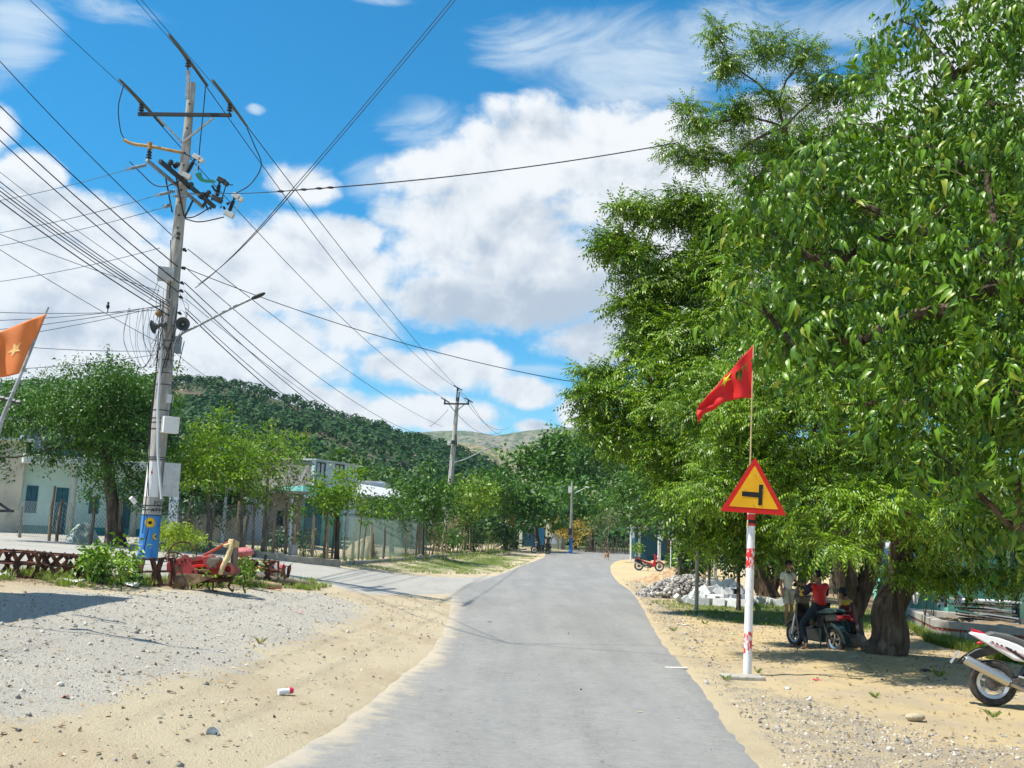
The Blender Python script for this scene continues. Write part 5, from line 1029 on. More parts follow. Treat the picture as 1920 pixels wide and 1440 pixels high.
for px in (115, 232):
    u, _ = f.uz(px, 1010); m_ = MB(); c = f.a+f.u*u+f.n*1.25; m_.tube([c+Vector((0, 0, z)) for z in (0, .9, 1.8, ze-.25)], [.16, .15, .14, .14], 16); m_.lathe([(.0, 0), (.16, 0), (.22, .10), (.22, .25), (0, .25)], 16, Matrix.Translation(c+Vector((0, 0, ze-.25)))); m_.build('column', mat('column_paint', (.50, .50, .40), .85, col2=(.30, .36, .32), scale=2.5, stretch=(1, 1, .4)), hs, True, False)
# neighbour at the far left
a = at(-160, 1003, 43); b = at(31, 1003, 44.6); f = Fac(a, b, hz(-20, 44)); nb = empty('house', a, 'old beige weathered wall of a neighbouring house at the left edge', 'house')
_, zt_ = f.uz(10, 826); part(f, 'wall', [(0, f.L, 0, zt_, -6, 0)], oldw, nb); _, z2 = f.uz(10, 800); part(f, 'roof', [(0, f.L+.3, zt_, zt_+.12, -6.2, .4), (2.0, f.L+.2, zt_+.9, zt_+1.05, -2, .2)], cream, nb)
# added out of view past the left edge: awning outlined from the apron's shadow
sh = empty('shade_awning', Vector((-11.5, 14.5, hz(-11, 14))), 'unseen awning added to shade the apron, with rail and bracket at the left edge', 'shop'); z0 = hz(-10, 14.5); m_ = MB()
ah = 3.4; shf = lambda px, py: gp(px, py)+sd*(ah/sd.z); Q = [shf(-260, 1170), shf(-10, 1163), shf(232, 1119), shf(90, 1112), shf(-260, 1108)]; Q = [Vector((q.x, q.y, z0+ah)) for q in Q]
for q in (Q[0], Q[1]-Vector((.3, 0, 0)), Q[4], Q[3]-Vector((.8, 0, 0))): MB().cyl((q.x, q.y, z0-.2), (q.x, q.y, z0+ah), .04).build('post', dsteel, sh, local=False)
n5 = 5; m_.add(Q+[q+Vector((0, 0, .06)) for q in Q], [tuple(reversed(range(5))), tuple(range(5, 10))]+[(i, (i+1) % 5, (i+1) % 5+5, i+5) for i in range(5)]); m_.build('awning', metalroof, sh, local=False)
m_ = MB(); m_.beam(at(-30, 925, 14.0), at(20, 958, 14.0), .03); m_.beam(at(-30, 958, 14.0), at(22, 958, 14.0), .035); m_.box(at(21, 958, 14), (.06, .05, .035)); m_.build('iron_bracket', dsteel, sh, local=False)
m_ = MB(); m_.beam(at(-60, 732, 14), at(38, 755, 14), .05); m_.build('awning_rail', dsteel, sh, local=False)
m_ = MB()
for i in range(6): p = at(-16+i*10, 739+i*2.6, 13.9); m_.box(p, (.05, .03, .025))
m_.build('light_strip', white, sh, local=False)
# --- houses beyond the young trees
a = at(462, 1034, 46); b = at(562, 1034, 47); f = Fac(a, b, hz(-11, 46)); g = empty('house', a, 'unpainted grey house with a pale blue door and a barred window', 'house'); _, zt_ = f.uz(510, 925)
u1, z1 = f.uz(518, 985); u2, z2 = f.uz(532, 958); f.wallwith('wall', -2.6, f.L, 0, zt_, [(u1, u2, z1, z2)], .2, greyw, g); window(f, u1, u2, z1, z2, dsteel, glass, g, 5)
part(f, 'porch_roof', [(-2.8, f.L, zt_, zt_+.12, -5, 1.4)], greyw, g); d1, _ = f.uz(478, 1000); part(f, 'door', [(d1-.5, d1+.5, 0, 2.2, .003, .05)], bluewall, g); part(f, 'side_wall', [(-2.6, -2.4, 0, zt_, -5, -.2), (f.L-.2, f.L, 0, zt_, -5, -.2), (-2.4, f.L-.2, 0, zt_, -5, -4.8)], greyw, g); part(f, 'step', [(-1, f.L, 0, .18, 0, 1.2)], conc, g)
m_ = MB(); 
for u in (d1-1.6, d1+1.3): c = f.a+f.u*u+f.n*1.2; m_.cyl(c, c+Vector((0, 0, zt_)), .07)
m_.build('porch_posts', bluewall, g, local=False)
a = at(470, 1020, 60); b = at(580, 1020, 56); c = at(662, 1020, 60); z0 = hz(-15, 56); up_ = empty('house', b, 'two-storey house whose white upper floor has two square windows', 'house')
f = Fac(b, c, z0); _, zr = f.uz(620, 867); _, zb_ = f.uz(620, 905); u1, z1 = f.uz(592, 893); u2, z2 = f.uz(611, 868); v1, z3 = f.uz(627, 897); v2, z4 = f.uz(646, 872)
f.wallwith('upper_wall', 0, f.L, zb_-3, zr, [(u1, u2, z1, z2), (v1, v2, z3, z4)], .2, bluewall, up_)
lace = mat('lace_curtain', (.56, .60, .64), .8, col2=(.26, .32, .38), scale=9)
window(f, u1, u2, z1, z2, dsteel, lace, up_); window(f, v1, v2, z3, z4, dsteel, lace, up_); part(f, 'wall', [(0, f.L, 0, zb_-3, -6, 0), (.0, f.L, zb_-3, zr-.1, -6, -.2)], greyw, up_); part(f, 'roof', [(-.1, f.L+.1, zr, zr+.08, -6, .12)], metalroof, up_)
f2 = Fac(a, b, z0); part(f2, 'side_wall', [(0, f2.L-.25, 0, zr-.05, -.3, 0)], mat('beige_block', (.45, .43, .35), .9, col2=(.36, .34, .28), scale=2), up_); part(f2, 'roof_edge', [(-.1, f2.L-.25, zr-.05, zr+.06, -.3, .1)], bluewall, up_)
a = at(560, 1030, 50); b = at(640, 1030, 51); f = Fac(a, b, hz(-9, 50)); g = empty('house', a, 'low turquoise house half hidden by the round green tree', 'house'); _, zt_ = f.uz(600, 912)
d1, _ = f.uz(568, 1000); f.wallwith('wall', 0, f.L, 0, zt_, [(d1, d1+.9, 0, 2.1)], .2, teal2, g); part(f, 'door', [(d1, d1+.9, 0, 2.1, -.1, -.05)], bluew, g); _, zc = f.uz(600, 936); part(f, 'awning', [(-.2, f.L+.2, zc, zc+.1, .0, 1.2)], white, g); part(f, 'body', [(0, f.L, 0, zt_, -4, -.2)], teal2, g)
a = at(685, 1015, 62); b = at(838, 1015, 70); f = Fac(a, b, hz(-8, 62)); g = empty('house', a, 'long low house with a bright sheet metal roof left of the second utility pole', 'house'); _, zt_ = f.uz(740, 935)
part(f, 'wall', [(0, f.L, 0, zt_, -5, -1.2)], cream, g); m_ = MB(); q = f.a+Vector((0, 0, zt_)); n_ = -f.n
for i in range(24):
    u0 = f.L*i/24; u1_ = f.L*(i+1)/24; m_.add([q+f.u*u0+f.n*.4, q+f.u*u1_+f.n*.4, q+f.u*u1_-f.n*6+Vector((0, 0, 1.0)), q+f.u*u0-f.n*6+Vector((0, 0, 1.0)), q+f.u*(u0+u1_)*.5+f.n*.4+Vector((0, 0, .1)), q+f.u*(u0+u1_)*.5-f.n*6+Vector((0, 0, 1.1))], [(0, 4, 5, 3), (4, 1, 2, 5)])
m_.build('roof', metalroof, g, local=False); part(f, 'beam', [(0, f.L, zt_-.25, zt_-.05, .25, .35)], mat('brown_wood', (.08, .05, .035), .8), g)
u0, _ = f.uz(702, 950); part(f, 'curtain', [(u0, u0+1.3, .8, zt_-.4, -.2, -.15)], cream, g)
a = at(665, 1015, 68); g = empty('water_tank_room', a, 'small pale block wall rising above the trees behind the metal roof', 'rooftop room'); pslab('wall', [(660, 903), (718, 907), (718, 1000), (660, 1000)], 72, 3, bluewall, g); pslab('roof', [(657, 899), (721, 903), (721, 907), (657, 903)], 71.8, 3.4, metalroof, g)
g = empty('garden_wall', at(345, 1014, 44), 'weathered low wall behind the wire fence by the utility pole', 'wall'); pslab('panel', [(318, 925), (336, 920), (330, 1010), (312, 1010)], 43, .2, bluewall, g); pslab('panel', [(338, 962), (462, 968), (460, 1026), (336, 1014)], 45, .2, oldw, g)
# far bend: yard walls, gates, blue shop
g = empty('yard_gate', at(968, 1024, 100), 'dark blue sheet gate with white posts behind the parked dark motorbike', 'gate')
pslab('gate_panel', [(981, 1000), (1008, 1001), (1008, 1024), (981, 1024)], 100, .1, mat('gate_blue', (.02, .07, .12), .5), g); pslab('gate_panel', [(1009, 990), (1020, 990), (1020, 1024), (1009, 1024)], 99, .1, mat('gate_blue2', (.02, .12, .24), .5), g)
for x, y0_, y1_ in ((976, 991, 1007), (1026, 983, 998)): m_ = MB(); m_.box((at(x, y0_, 99)+at(x, 1024, 99))/2, (.28, .28, at(x, y0_, 99).z-at(x, 1024, 99).z)); m_.build('gate_post', white, g, local=False)
g = empty('house', at(1040, 1026, 106), 'small beige house with a pale blue door behind the standing man', 'house'); f = Fac(at(1028, 1026, 106), at(1060, 1026, 106), hz(4, 106)); part(f, 'wall', [(0, f.L, 0, 2.6, -4, 0)], cream, g); part(f, 'door', [(.1, .9, .5, 2.3, 0, .06)], bluewall, g); part(f, 'roof', [(-.2, f.L+.1, 2.6, 2.75, -4, .4)], greyw, g); part(f, 'column', [(1.15, 1.35, 0, 2.6, .2, .4)], cream, g)
g = empty('blue_shop', at(1195, 1033, 80), 'small dark blue stall with pale posts under the dark tree at the bend', 'shop'); f = Fac(at(1190, 1034, 80), at(1250, 1036, 80), hz(8, 80)); part(f, 'wall', [(0, f.L, 0, 2.3, -3, 0)], mat('shop_blue', (.015, .08, .12), .6), g); part(f, 'posts', [(.2, .35, 0, 2.4, .5, .65), (f.L-.7, f.L-.55, 0, 2.4, .5, .65)], cream, g); part(f, 'roof', [(-.3, f.L+.3, 2.4, 2.5, -3, .9)], greyw, g)
def signpost(label, px, py0, py1, Y, shape, M): b_ = at(px, py1, Y); b_.z = hz(b_.x, b_.y); g = empty('signpost', b_, label, 'signpost'); m_ = MB(); m_.cyl(b_, at(px, py0, Y), .05); m_.build('post', white, g, True, False); 
def _sp(label, px, py0, py1, Y, shape, M, r=.05):
    b_ = at(px, py1, Y); b_.z = hz(b_.x, b_.y)-.02; g = empty('signpost', b_, label, 'signpost'); m_ = MB(); m_.cyl(b_, at(px, py0, Y), r); m_.build('post', white, g, True, False); pslab('sign_panel', shape, Y-.08, .02, M, g); return g
_sp('white pole with a ragged pale sign at the bend, left of the blue stall', 1183, 984, 1034, 76, [(1180, 990), (1188, 988), (1190, 1008), (1183, 1010)], bluewall, .07)
_sp('thin white post carrying a pale triangular sign, right of the blue stall', 1235, 999, 1040, 60, [(1234.5, 999), (1242.5, 1014), (1234.5, 1014)], bluewall)
_sp('small white T-shaped post in the shade behind the red motorbike', 1258, 1012, 1028, 60, [(1253, 1010), (1264, 1010), (1264, 1012), (1253, 1012)], white, .03)
pp = at(1307, 1075, 30); pp.z = hz(pp.x, pp.y); m_ = MB(); m_.tube([pp, at(1308, 1000, 30), at(1308, 935, 30)], [.06, .055, .05], 10); tag(m_.build('thin_post', mat('pole_weathered', (.45, .40, .32), .8, col2=(.3, .27, .22), scale=5), smooth=True), 'thin weathered pole rising from the bushes above the sand heap', 'post')
m_ = MB(); p = gp(1341, 1088); m_.box(p+Vector((0, 0, .45)), (.16, .14, 1.1)); tag(m_.build('concrete_post', conc, bevel=.01), 'short square concrete post behind the white blocks', 'post')
# small red flag in the distance
g = empty('flag', at(957, 1015, 88), 'tiny red flag on a thin stick above the far fence', 'flag'); m_ = MB(); m_.cyl(at(966, 1012, 88), at(963, 962, 88), .03); m_.build('flag_pole', mat('bamboo'), g, local=False); cloth('flag_cloth', (963, 962), (965, 984), (955, 976), (957, 984), 88, MATS.get('x') or bpy.data.materials['flag_red'], g, .1, 1.5, 8, 6, thick=.01)
# --- kerbs
def kerb(name, label, px, w, h, M):
    P = [gp(*q) for q in px]; P = catm(P, 6); mb = MB(); V = []
    for i, p in enumerate(P):
        t = (P[min(i+1, len(P)-1)]-P[max(i-1, 0)]); t.z = 0; t.normalize(); n = Vector((t.y, -t.x, 0)); z = hz(p.x, p.y); hh = h*(1+.06*math.sin(i*1.7))
        V += [(p.x+n.x*w/2, p.y+n.y*w/2, z-.1), (p.x+n.x*w/2, p.y+n.y*w/2, z+hh), (p.x-n.x*w/2, p.y-n.y*w/2, z+hh), (p.x-n.x*w/2, p.y-n.y*w/2, z-.1)]
    F = [(i*4+j, i*4+j+1, i*4+5+j, i*4+4+j) for i in range(len(P)-1) for j in range(3)]+[(0, 1, 2, 3), tuple(len(V)-4+j for j in (3, 2, 1, 0))]; mb.add(V, F); return tag(mb.build(name, M, bevel=.01), label, 'kerb', kind='structure')
kc = mat('kerb_concrete', (.38, .34, .28), .9, col2=(.26, .24, .2), scale=4, bump=.01)
kerb('kerb', 'low concrete kerb along the side road', [(300, 1024), (400, 1036), (520, 1050), (575, 1057), (632, 1062)], .28, .22, kc)
kerb('kerb', 'thin concrete ledge in front of the fence', [(634, 1060), (690, 1055), (780, 1048), (860, 1041), (940, 1034), (985, 1031)], .22, .10, kc)
# --- fences
wood = mat('grey_wood', (.22, .17, .12), .9, col2=(.11, .085, .06), scale=9, stretch=(1, 1, .2), bump=.01); woodl = mat('pale_wood', (.46, .34, .20), .85, col2=(.32, .23, .14), scale=8, stretch=(1, 1, .2))
wm = mat('wire_mesh', (.11, .14, .14), .6, metal=.3)
def meshpanel(mb, a, b, z0, z1, s=.14, r=.004):
    a = Vector(a); b = Vector(b); L = (b-a).length; H = z1-z0; u = (b-a)/L
    def pt(x, z): p = a+u*x; return (p.x, p.y, hz(p.x, p.y)+z0+z)
    k = -H
    while k < L:
        for sg_ in (1, -1):
            x0, x1 = k, k+H; c0, c1 = max(x0, 0), min(x1, L)
            if c1 > c0:
                za, zb2 = (c0-x0, c1-x0) if sg_ > 0 else (H-(c0-x0), H-(c1-x0)); p, q = Vector(pt(c0, za)), Vector(pt(c1, zb2)); mb.tube([p, q], r, 3, cap=False)
        k += s
def fence(label, px, Y=None, h=1.5, posts=None, net=wm, s=.14, r=.0045, wp=wood, seed=0, name='wire_fence'):
    P = [gp(*q) for q in px]; q_ = random.Random(seed); g = empty(name, P[0], label, 'fence'); mb = MB()
    for a, b in zip(P[:-1], P[1:]): meshpanel(mb, a, b, .05, h-.1, s, r)
    for zz in (.1, h-.12):
        mb.tube([p+Vector((0, 0, zz)) for p in P], .006, 4)
    mb.build('mesh', net, g, local=False)
    for x, y, hh in posts:
        p = gp(x, y); m_ = MB(); l = Vector((q_.uniform(-.08, .08), q_.uniform(-.05, .05), 0)); rr = q_.uniform(.035, .06); m_.tube([p-Vector((0, 0, .1)), p+l*.4+Vector((q_.uniform(-.03, .03), 0, hh*.5)), p+l+Vector((0, 0, hh))], [rr*1.1, rr, rr*.8], 7, jit=.15); m_.build('post', wp if q_.random() < .7 else woodl, g, True, False)
    return g
fence('slack wire fence on crooked sticks before the pale green house', [(30, 1008), (92, 1014), (170, 1021), (225, 1025), (300, 1030)], h=1.45, posts=[(37, 1008, 1.15), (92, 1015, 1.9), (106, 1016, 1.45), (168, 1022, 1.6), (222, 1025, 1.6)], seed=1, s=.16, r=.004)
fence('chain link fence with wooden posts beside the young trees', [(300, 1029), (380, 1036), (460, 1044), (520, 1049)], h=1.75, posts=[(345, 1032, 1.75), (392, 1036, 1.8), (440, 1041, 1.8), (455, 1043, 1.5), (474, 1045, 1.7)], seed=2, s=.14, r=.0055)
fence('fence of uneven sticks and wire at the corner of the side road', [(500, 1047), (560, 1053), (640, 1052)], h=1.6, posts=[(497, 1047, 1.75), (512, 1049, 1.3), (548, 1052, 1.9), (585, 1053, 1.6), (606, 1053, 1.9), (613, 1053, 1.7), (621, 1053, 1.8), (630, 1052, 1.5)], seed=3, s=.18, r=.004)
fence('greenish netting fence before the tan tarpaulin', [(640, 1052), (720, 1047), (800, 1041)], h=1.85, posts=[(645, 1051, 1.85), (660, 1050, 1.1), (672, 1050, 1.75), (678, 1049, 1.3), (694, 1049, 1.55), (699, 1049, 1.1), (718, 1047, 1.4), (760, 1044, 1.75), (780, 1043, 1.6), (785, 1043, 1.8), (790, 1042, 1.9)], net=mat('green_net', (.16, .24, .20), .7), seed=4, s=.07, r=.004)
g = empty('stick_fence', gp(860, 1036), 'row of dry vertical sticks and brush fencing the far yard', 'fence')
for i in range(46):
    x = 805+i*3.6+random.uniform(-1, 1); y = np.interp(x, [800, 985], [1041, 1029]); p = gp(x, y); m_ = MB(); l = Vector((random.uniform(-.25, .25), 0, 0)); m_.tube([p, p+l+Vector((0, 0, random.uniform(1.1, 2.3)))], [.035, .02], 5); m_.build('stick', wood if i % 3 else woodl, g, local=False)
g = empty('stick_fence', gp(1140, 1031), 'stick fence with grey poles along the far outer edge of the bend', 'fence')
for i in range(34):
    x = 1098+i*2.5; p = at(x, 1030, 96); p.z = hz(p.x, p.y); m_ = MB(); m_.tube([p, p+Vector((random.uniform(-.25, .25), 0, random.uniform(1.0, 1.9)))], [.05, .03], 5); m_.build('stick', wood, g, local=False)
# --- tarpaulins and heaps
def heap(name, label, cat, px0, px1, py, prof, depth, M, seed=0, fold=.12, n=44, group=None, ridge=7, smooth=True):
    a = gp(px0, py); b = gp(px1, py); c = (a+b)/2; c.z = hz(c.x, c.y); W_ = (b-a).length; px_m = FPX/c.y; V = []; m2 = 22
    for i in range(n+1):
        t = i/n; hh = np.interp(t, [q[0] for q in prof], [q[1] for q in prof])/px_m
        for j in range(m2+1):
            s_ = j/m2*2-1; x = a.x+(b.x-a.x)*t; y = c.y+s_*depth/2*(1-.25*(2*t-1)**2); z = hh*max(0, 1-abs(s_)**2.4)**.75
            fo = fold*mn.noise((x*ridge/2+seed, y*2, z*1.5))+fold*.6*mn.noise((x*ridge+seed, y*4, z*.5+4)); e = min(1, z*3)
            V.append((x+fo*.4*e, y-abs(fo)*e, hz(x, y)-.03+max(0, z+fo*.5*e)))
    mb = MB(); mb.add(V, [tuple(int(t) for t in q)[::-1] for q in grid_faces(m2+1, n+1)]); o = mb.build(name, M, smooth=smooth); tag(o, label, cat, group); return o
tarp = mat('tan_tarp', (.56, .43, .26), .75, col2=(.46, .34, .19), scale=3, bump=.01); net_ = mat('white_net', (.50, .56, .50), .85, col2=(.36, .43, .38), scale=2.5, stretch=(.3, 1, 6), bump=.01)
heap('tarpaulin', 'tan tarpaulin draped over a tall load behind the netting fence', 'tarpaulin', 620, 726, 1044, [(0, 0), (.05, 8), (.25, 26), (.5, 34), (.68, 42), (.8, 34), (.92, 10), (1, 0)], 2.2, tarp, 1, .16)
heap('tarpaulin', 'tan tarpaulin covering a small load on the verge, left of the dark motorbike', 'tarpaulin', 924, 976, 1033, [(0, 0), (.06, 12), (.3, 20), (.5, 23), (.75, 18), (.9, 9), (1, 0)], 2.2, tarp, 2, .3, ridge=4)
heap('netted_heap', 'heap under pale green-white net by the pale green house', 'heap', 98, 210, 1017, [(0, 0), (.1, 18), (.3, 35), (.5, 38), (.7, 28), (.85, 16), (1, 0)], 2.0, net_, 3, .10)
heap('sand_heap', 'low heap of brown sand between the red motorbike and the grey gravel', 'sand heap', 1190, 1322, 1092, [(0, 0), (.15, 6), (.35, 20), (.5, 27), (.6, 24), (.72, 27), (.82, 24), (1, 0)], 2.6, mat('brown_sand', (.42, .28, .15), .95, col2=(.30, .18, .095), scale=6, bump=.04, bscale=7, col3=(.50, .37, .22), scale3=4), 4, .22, ridge=5)
gh = heap('gravel_heap', 'heap of crushed grey stone beside the white building blocks', 'gravel heap', 1198, 1350, 1120, [(0, 0), (.12, 8), (.3, 24), (.45, 34), (.6, 38), (.75, 30), (1, 0)], 2.4, mat('grey_stone', (.30, .28, .255), .9, col2=(.17, .16, .15), scale=7, bump=.06), 5, .12)
STN = []
for i in range(6):
    r_ = random.Random(i); V = []; mb = MB(); mb.ball((0, 0, 0), 1, 6, 4); V = np.array(mb.v)*np.array([1, r_.uniform(.6, .9), r_.uniform(.45, .75)]); V += np.array([[r_.uniform(-.22, .22) for _ in range(3)] for _ in V]); STN.append((V, [np.array(mb.f, int)]))
def stones(name, label, P, sz, M, kind='stuff', cat='stones', parent=None):
    P = np.asarray(P); R = frames(rng.normal(0, 1, (len(P), 3))*[1, 1, .4]); w = rng.integers(0, 6, len(P)); Vs = []; Fs = []; b = 0
    for q in range(6):
        k = w == q
        if not k.any(): continue
        v, f_ = scatter(STN[q][0], STN[q][1], P[k], R[k], np.asarray(sz)[k]); Vs.append(v); Fs.append(f_[0]+b); b += len(v)
    o = npmesh(name, np.concatenate(Vs), [np.concatenate(Fs)], M, parent); 
    if parent is None: tag(o, label, cat, kind=kind)
    return o
stm = bpy.data.materials.new('loose_stone'); stm.use_nodes = True
def _stm(M, a, b, c):
    k = NT(M.node_tree); g_ = k.n('ShaderNodeNewGeometry'); r = E(k, g_.outputs['Random Per Island']); col = k.mix(k.ss(r, 0, .7), a, b); col = k.mix(k.ss(r, .8, .82), col, c); p = k.n('ShaderNodeBsdfPrincipled'); k.put(p.inputs['Base Color'], col); p.inputs['Roughness'].default_value = .9
    o = k.n('ShaderNodeOutputMaterial'); k.t.links.new(p.outputs[0], o.inputs[0])
_stm(stm, (.13, .125, .12), (.36, .34, .31), (.52, .48, .42))
gm = gh.data; co = np.zeros(len(gm.vertices)*3); gm.vertices.foreach_get('co', co); co = co.reshape(-1, 3); co = co[(co[:, 2]-hgt(co[:, 0], co[:, 1])) > .02]
i = rng.integers(0, len(co), 2600); stones('crushed_stone', 'loose crushed stone lying over the grey gravel heap', co[i]+rng.normal(0, .05, (2600, 3)), rng.uniform(.035, .10, 2600), stm)
# --- white building blocks
blk = mat('white_block', (.58, .58, .57), .9, col2=(.48, .48, .48), scale=7, bump=.008); BG = 'white building blocks in the heap'
BL = [(1335, 1093, 0, 1), (1352, 1099, 20, 1), (1366, 1093, -15, 1), (1378, 1098, 30, 1), (1332, 1107, -10, 1), (1348, 1112, 40, 1), (1363, 1110, 5, 1), (1384, 1108, -25, 1), (1309, 1113, 25, 1), (1321, 1110, 60, 1), (1301, 1121, 30, 1), (1316, 1121, -50, 1), (1330, 1122, 5, 1), (1346, 1123, 0, 1), (1362, 1125, -3, 1), (1378, 1122, 3, 1), (1392, 1121, 12, 1), (1272, 1122, 45, 0), (1284, 1124, -35, 0), (1296, 1128, 15, 0), (1306, 1128, 70, 1), (1318, 1134, 4, 1), (1333, 1131, 88, 1), (1348, 1136, 0, 1), (1364, 1132, -2, 1), (1379, 1132, 4, 1), (1396, 1134, 0, 1),
      (1376, 1145, 5, 1), (1412, 1131, -8, 1), (1430, 1129, 30, 1), (1446, 1134, 10, 1), (1462, 1137, -20, 1)]
Yb = gp(1340, 1136).y; NM = ['topmost', 'high', 'tilted', 'flat-lying', 'steeply leaning', 'upright', 'sunlit', 'lower']
where = lambda x, y: ('at the left foot of the heap' if x < 1300 else 'in the middle of the heap' if x < 1350 else 'at the right of the heap' if x < 1400 else 'in the shaded row right of the sign post')
for i, (x, y, rr, k) in enumerate(BL):
    Y = Yb+(1136-y)*.030+random.uniform(-.12, .12)+(1 if x > 1400 else 0)*1.5; s_ = (.38, .18, .26) if k else (.28, .18, .18); mb = MB(); q = Matrix.Rotation(R_(rr), 3, 'Y') @ Matrix.Rotation(R_(random.uniform(-45, 45)), 3, 'Z') @ Matrix.Rotation(R_(random.uniform(-22, 22)), 3, 'X')
    p = at(x, y, Y); p.z = max(p.z, hz(p.x, p.y)+.10); mb.box((0, 0, 0), s_, q); o = mb.build('building_block', blk, bevel=.012); o.location = p
    row = lambda y: 0 if y < 1103 else 1 if y < 1116 else 2 if y < 1127 else 3
    k_ = sorted(q_[0] for q_ in BL if (row(q_[1]) == row(y) or x > 1400) and (q_[0] > 1400) == (x > 1400)).index(x); od = ('first', 'second', 'third', 'fourth', 'fifth', 'sixth', 'seventh', 'eighth', 'ninth', 'tenth', 'eleventh', 'twelfth')[k_]
    tag(o, ('white block %s, %s from left in the %s row of the heap' % ('turned on edge' if abs(rr) > 35 else 'slightly tilted' if abs(rr) > 12 else 'lying level', od, ('top', 'upper middle', 'lower middle', 'bottom')[row(y)])) if x < 1400 else 'white block, %s from left among shaded blocks right of the sign post' % od, 'building block', BG)
# a few hidden ones support the heap from inside
for i in range(10):
    x = 1315+i*8; mb = MB(); mb.box((0, 0, 0), (.42, .3, .28), Matrix.Rotation(R_(random.uniform(-30, 30)), 3, 'Y')); o = mb.build('building_block', blk, bevel=.012); p = at(x, 1112, Yb+.9); o.location = p; tag(o, 'white building block mostly buried behind the front ones', 'building block', BG)
# --- rusty cage wheels
rust = mat('rust', (.085, .034, .022), .9, col2=(.04, .02, .016), scale=7, col3=(.17, .065, .035), scale3=5)
def cage(label, px, py, w, h, n=12, tilt=0, twist=.5, r=None):
    b = gp(px, py); s_ = b.y/FPX; R0 = w*s_/2; H = h*s_; g = empty('cage_wheel', b, label, 'cage wheel', 'rusty iron cage wheels'); g.rotation_euler = (tilt, 0, random.uniform(0, 3)); rings = MB(); q = Matrix.Identity(4)
    for z in (.03*H, .52*H, .97*H):
        mb = MB(); mb.torus((0, 0, z), R0, .018, (0, 0, 1), 32, 6); mb.build('ring', rust, g, True)
    for i in range(n):
        a0 = 2*math.pi*i/n; s2 = twist*(1 if i % 2 else -1)*2*math.pi/n; P = lambda a, z: Vector((math.cos(a)*(R0+.02), math.sin(a)*(R0+.02), z)); mb = MB()
        mb.beam(P(a0, 0), P(a0+s2, H*.5), .07, .02, up=(math.cos(a0), math.sin(a0), 0)); mb.beam(P(a0+s2, H*.5), P(a0, H), .07, .02, up=(math.cos(a0), math.sin(a0), 0)); mb.build('lug', rust, g)
    mb = MB()
    for i in range(4): a = math.pi*i/2+.4; mb.beam((0, 0, H*.5), (math.cos(a)*R0, math.sin(a)*R0, H*.5), .03)
    mb.build('spokes', rust, g); return g
cage('rusty iron cage wheel with curved lugs cut off by the left edge', 30, 1080, 84, 46, 14, .03, .7); cage('rusty iron cage wheel with slanted lugs, second from the left edge', 112, 1084, 76, 44, 12, .04, .9)
cage('rusty cage wheel standing under the painted pole beside the red tiller', 292, 1098, 62, 50, 12, -.06, .4); cage('small rusty cage wheel leaning on the long red hood', 488, 1088, 60, 36, 12, .02, .8)
m_ = MB(); c = gp(345, 1085); m_.tube([at(288, 1048, c.y), at(305, 1046, c.y), at(330, 1040, c.y)], .015, 6); tag(m_.build('iron_rod', rust, smooth=True), 'thin bent iron rod lying over the cage wheel by the painted pole', 'iron rod'); tag(MB().torus(at(342, 1040, c.y+.6), .30, .018, (.3, -1, .4), 28, 6).build('iron_hoop', rust, smooth=True), 'rusty iron hoop standing upright behind the red tiller', 'iron hoop'); tag(MB().torus(at(330, 1048, c.y+.5), .24, .015, (.5, -.5, 1), 28, 6).build('iron_hoop', rust, smooth=True), 'smaller rusty iron hoop lying nearly flat behind the red tiller', 'iron hoop')
# --- red rotary tiller
rp = mat('faded_red', (.46, .05, .055), .7, col2=(.30, .045, .04), scale=6, col3=(.17, .09, .06), scale3=5, thr3=(.50, .62)); earth = mat('earth_caked', (.16, .10, .06), .95, col2=(.32, .22, .13), scale=5, bump=.02)
TY = gp(370, 1104).y; tl = empty('rotary_tiller', gp(375, 1104), 'faded red rotary tiller caked with earth, lying beside the painted pole', 'tiller')
pslab('side_plate', [(312, 1056), (322, 1050), (336, 1047), (346, 1039), (352, 1041), (356, 1056), (368, 1068), (371, 1075), (356, 1088), (342, 1100), (322, 1104), (314, 1098), (318, 1076), (312, 1068)], TY-.45, .05, rp, tl, .01)
pslab('skid_plate', [(316, 1074), (372, 1077), (404, 1082), (374, 1092), (346, 1103), (322, 1106), (311, 1099)], TY-.47, .02, earth, tl, .005)
m_ = MB(); m_.ball(at(331, 1092, TY-.5), (.17, .10, .15), 12, 8); m_.build('bearing_hub', earth, tl, True, False)
pslab('hood', [(352, 1058), (366, 1052), (400, 1053), (425, 1060), (438, 1068), (437, 1078), (400, 1079), (372, 1077), (358, 1070)], TY-.3, .55, rp, tl, .02)
pslab('top_frame', [(340, 1047), (372, 1042), (398, 1046), (402, 1056), (386, 1060), (378, 1051), (352, 1055)], TY-.34, .3, rp, tl, .015)
pslab('gearbox_front', [(378, 1044), (396, 1040), (404, 1050), (412, 1056), (410, 1066), (392, 1070), (382, 1060)], TY-.42, .22, rp, tl, .02); pslab('rib', [(350, 1060), (380, 1058), (386, 1063), (352, 1066)], TY-.40, .1, red, tl, .01); pslab('rib', [(352, 1068), (392, 1067), (394, 1072), (370, 1073)], TY-.42, .1, rp, tl, .01)
m_ = MB(); m_.beam(at(382, 1042, TY), at(432, 1015, TY), .12, .05); m_.build('link_arm', mat('faded_orange', (.50, .13, .07), .65, col2=(.38, .09, .05), scale=5), tl, local=False, bevel=.01)
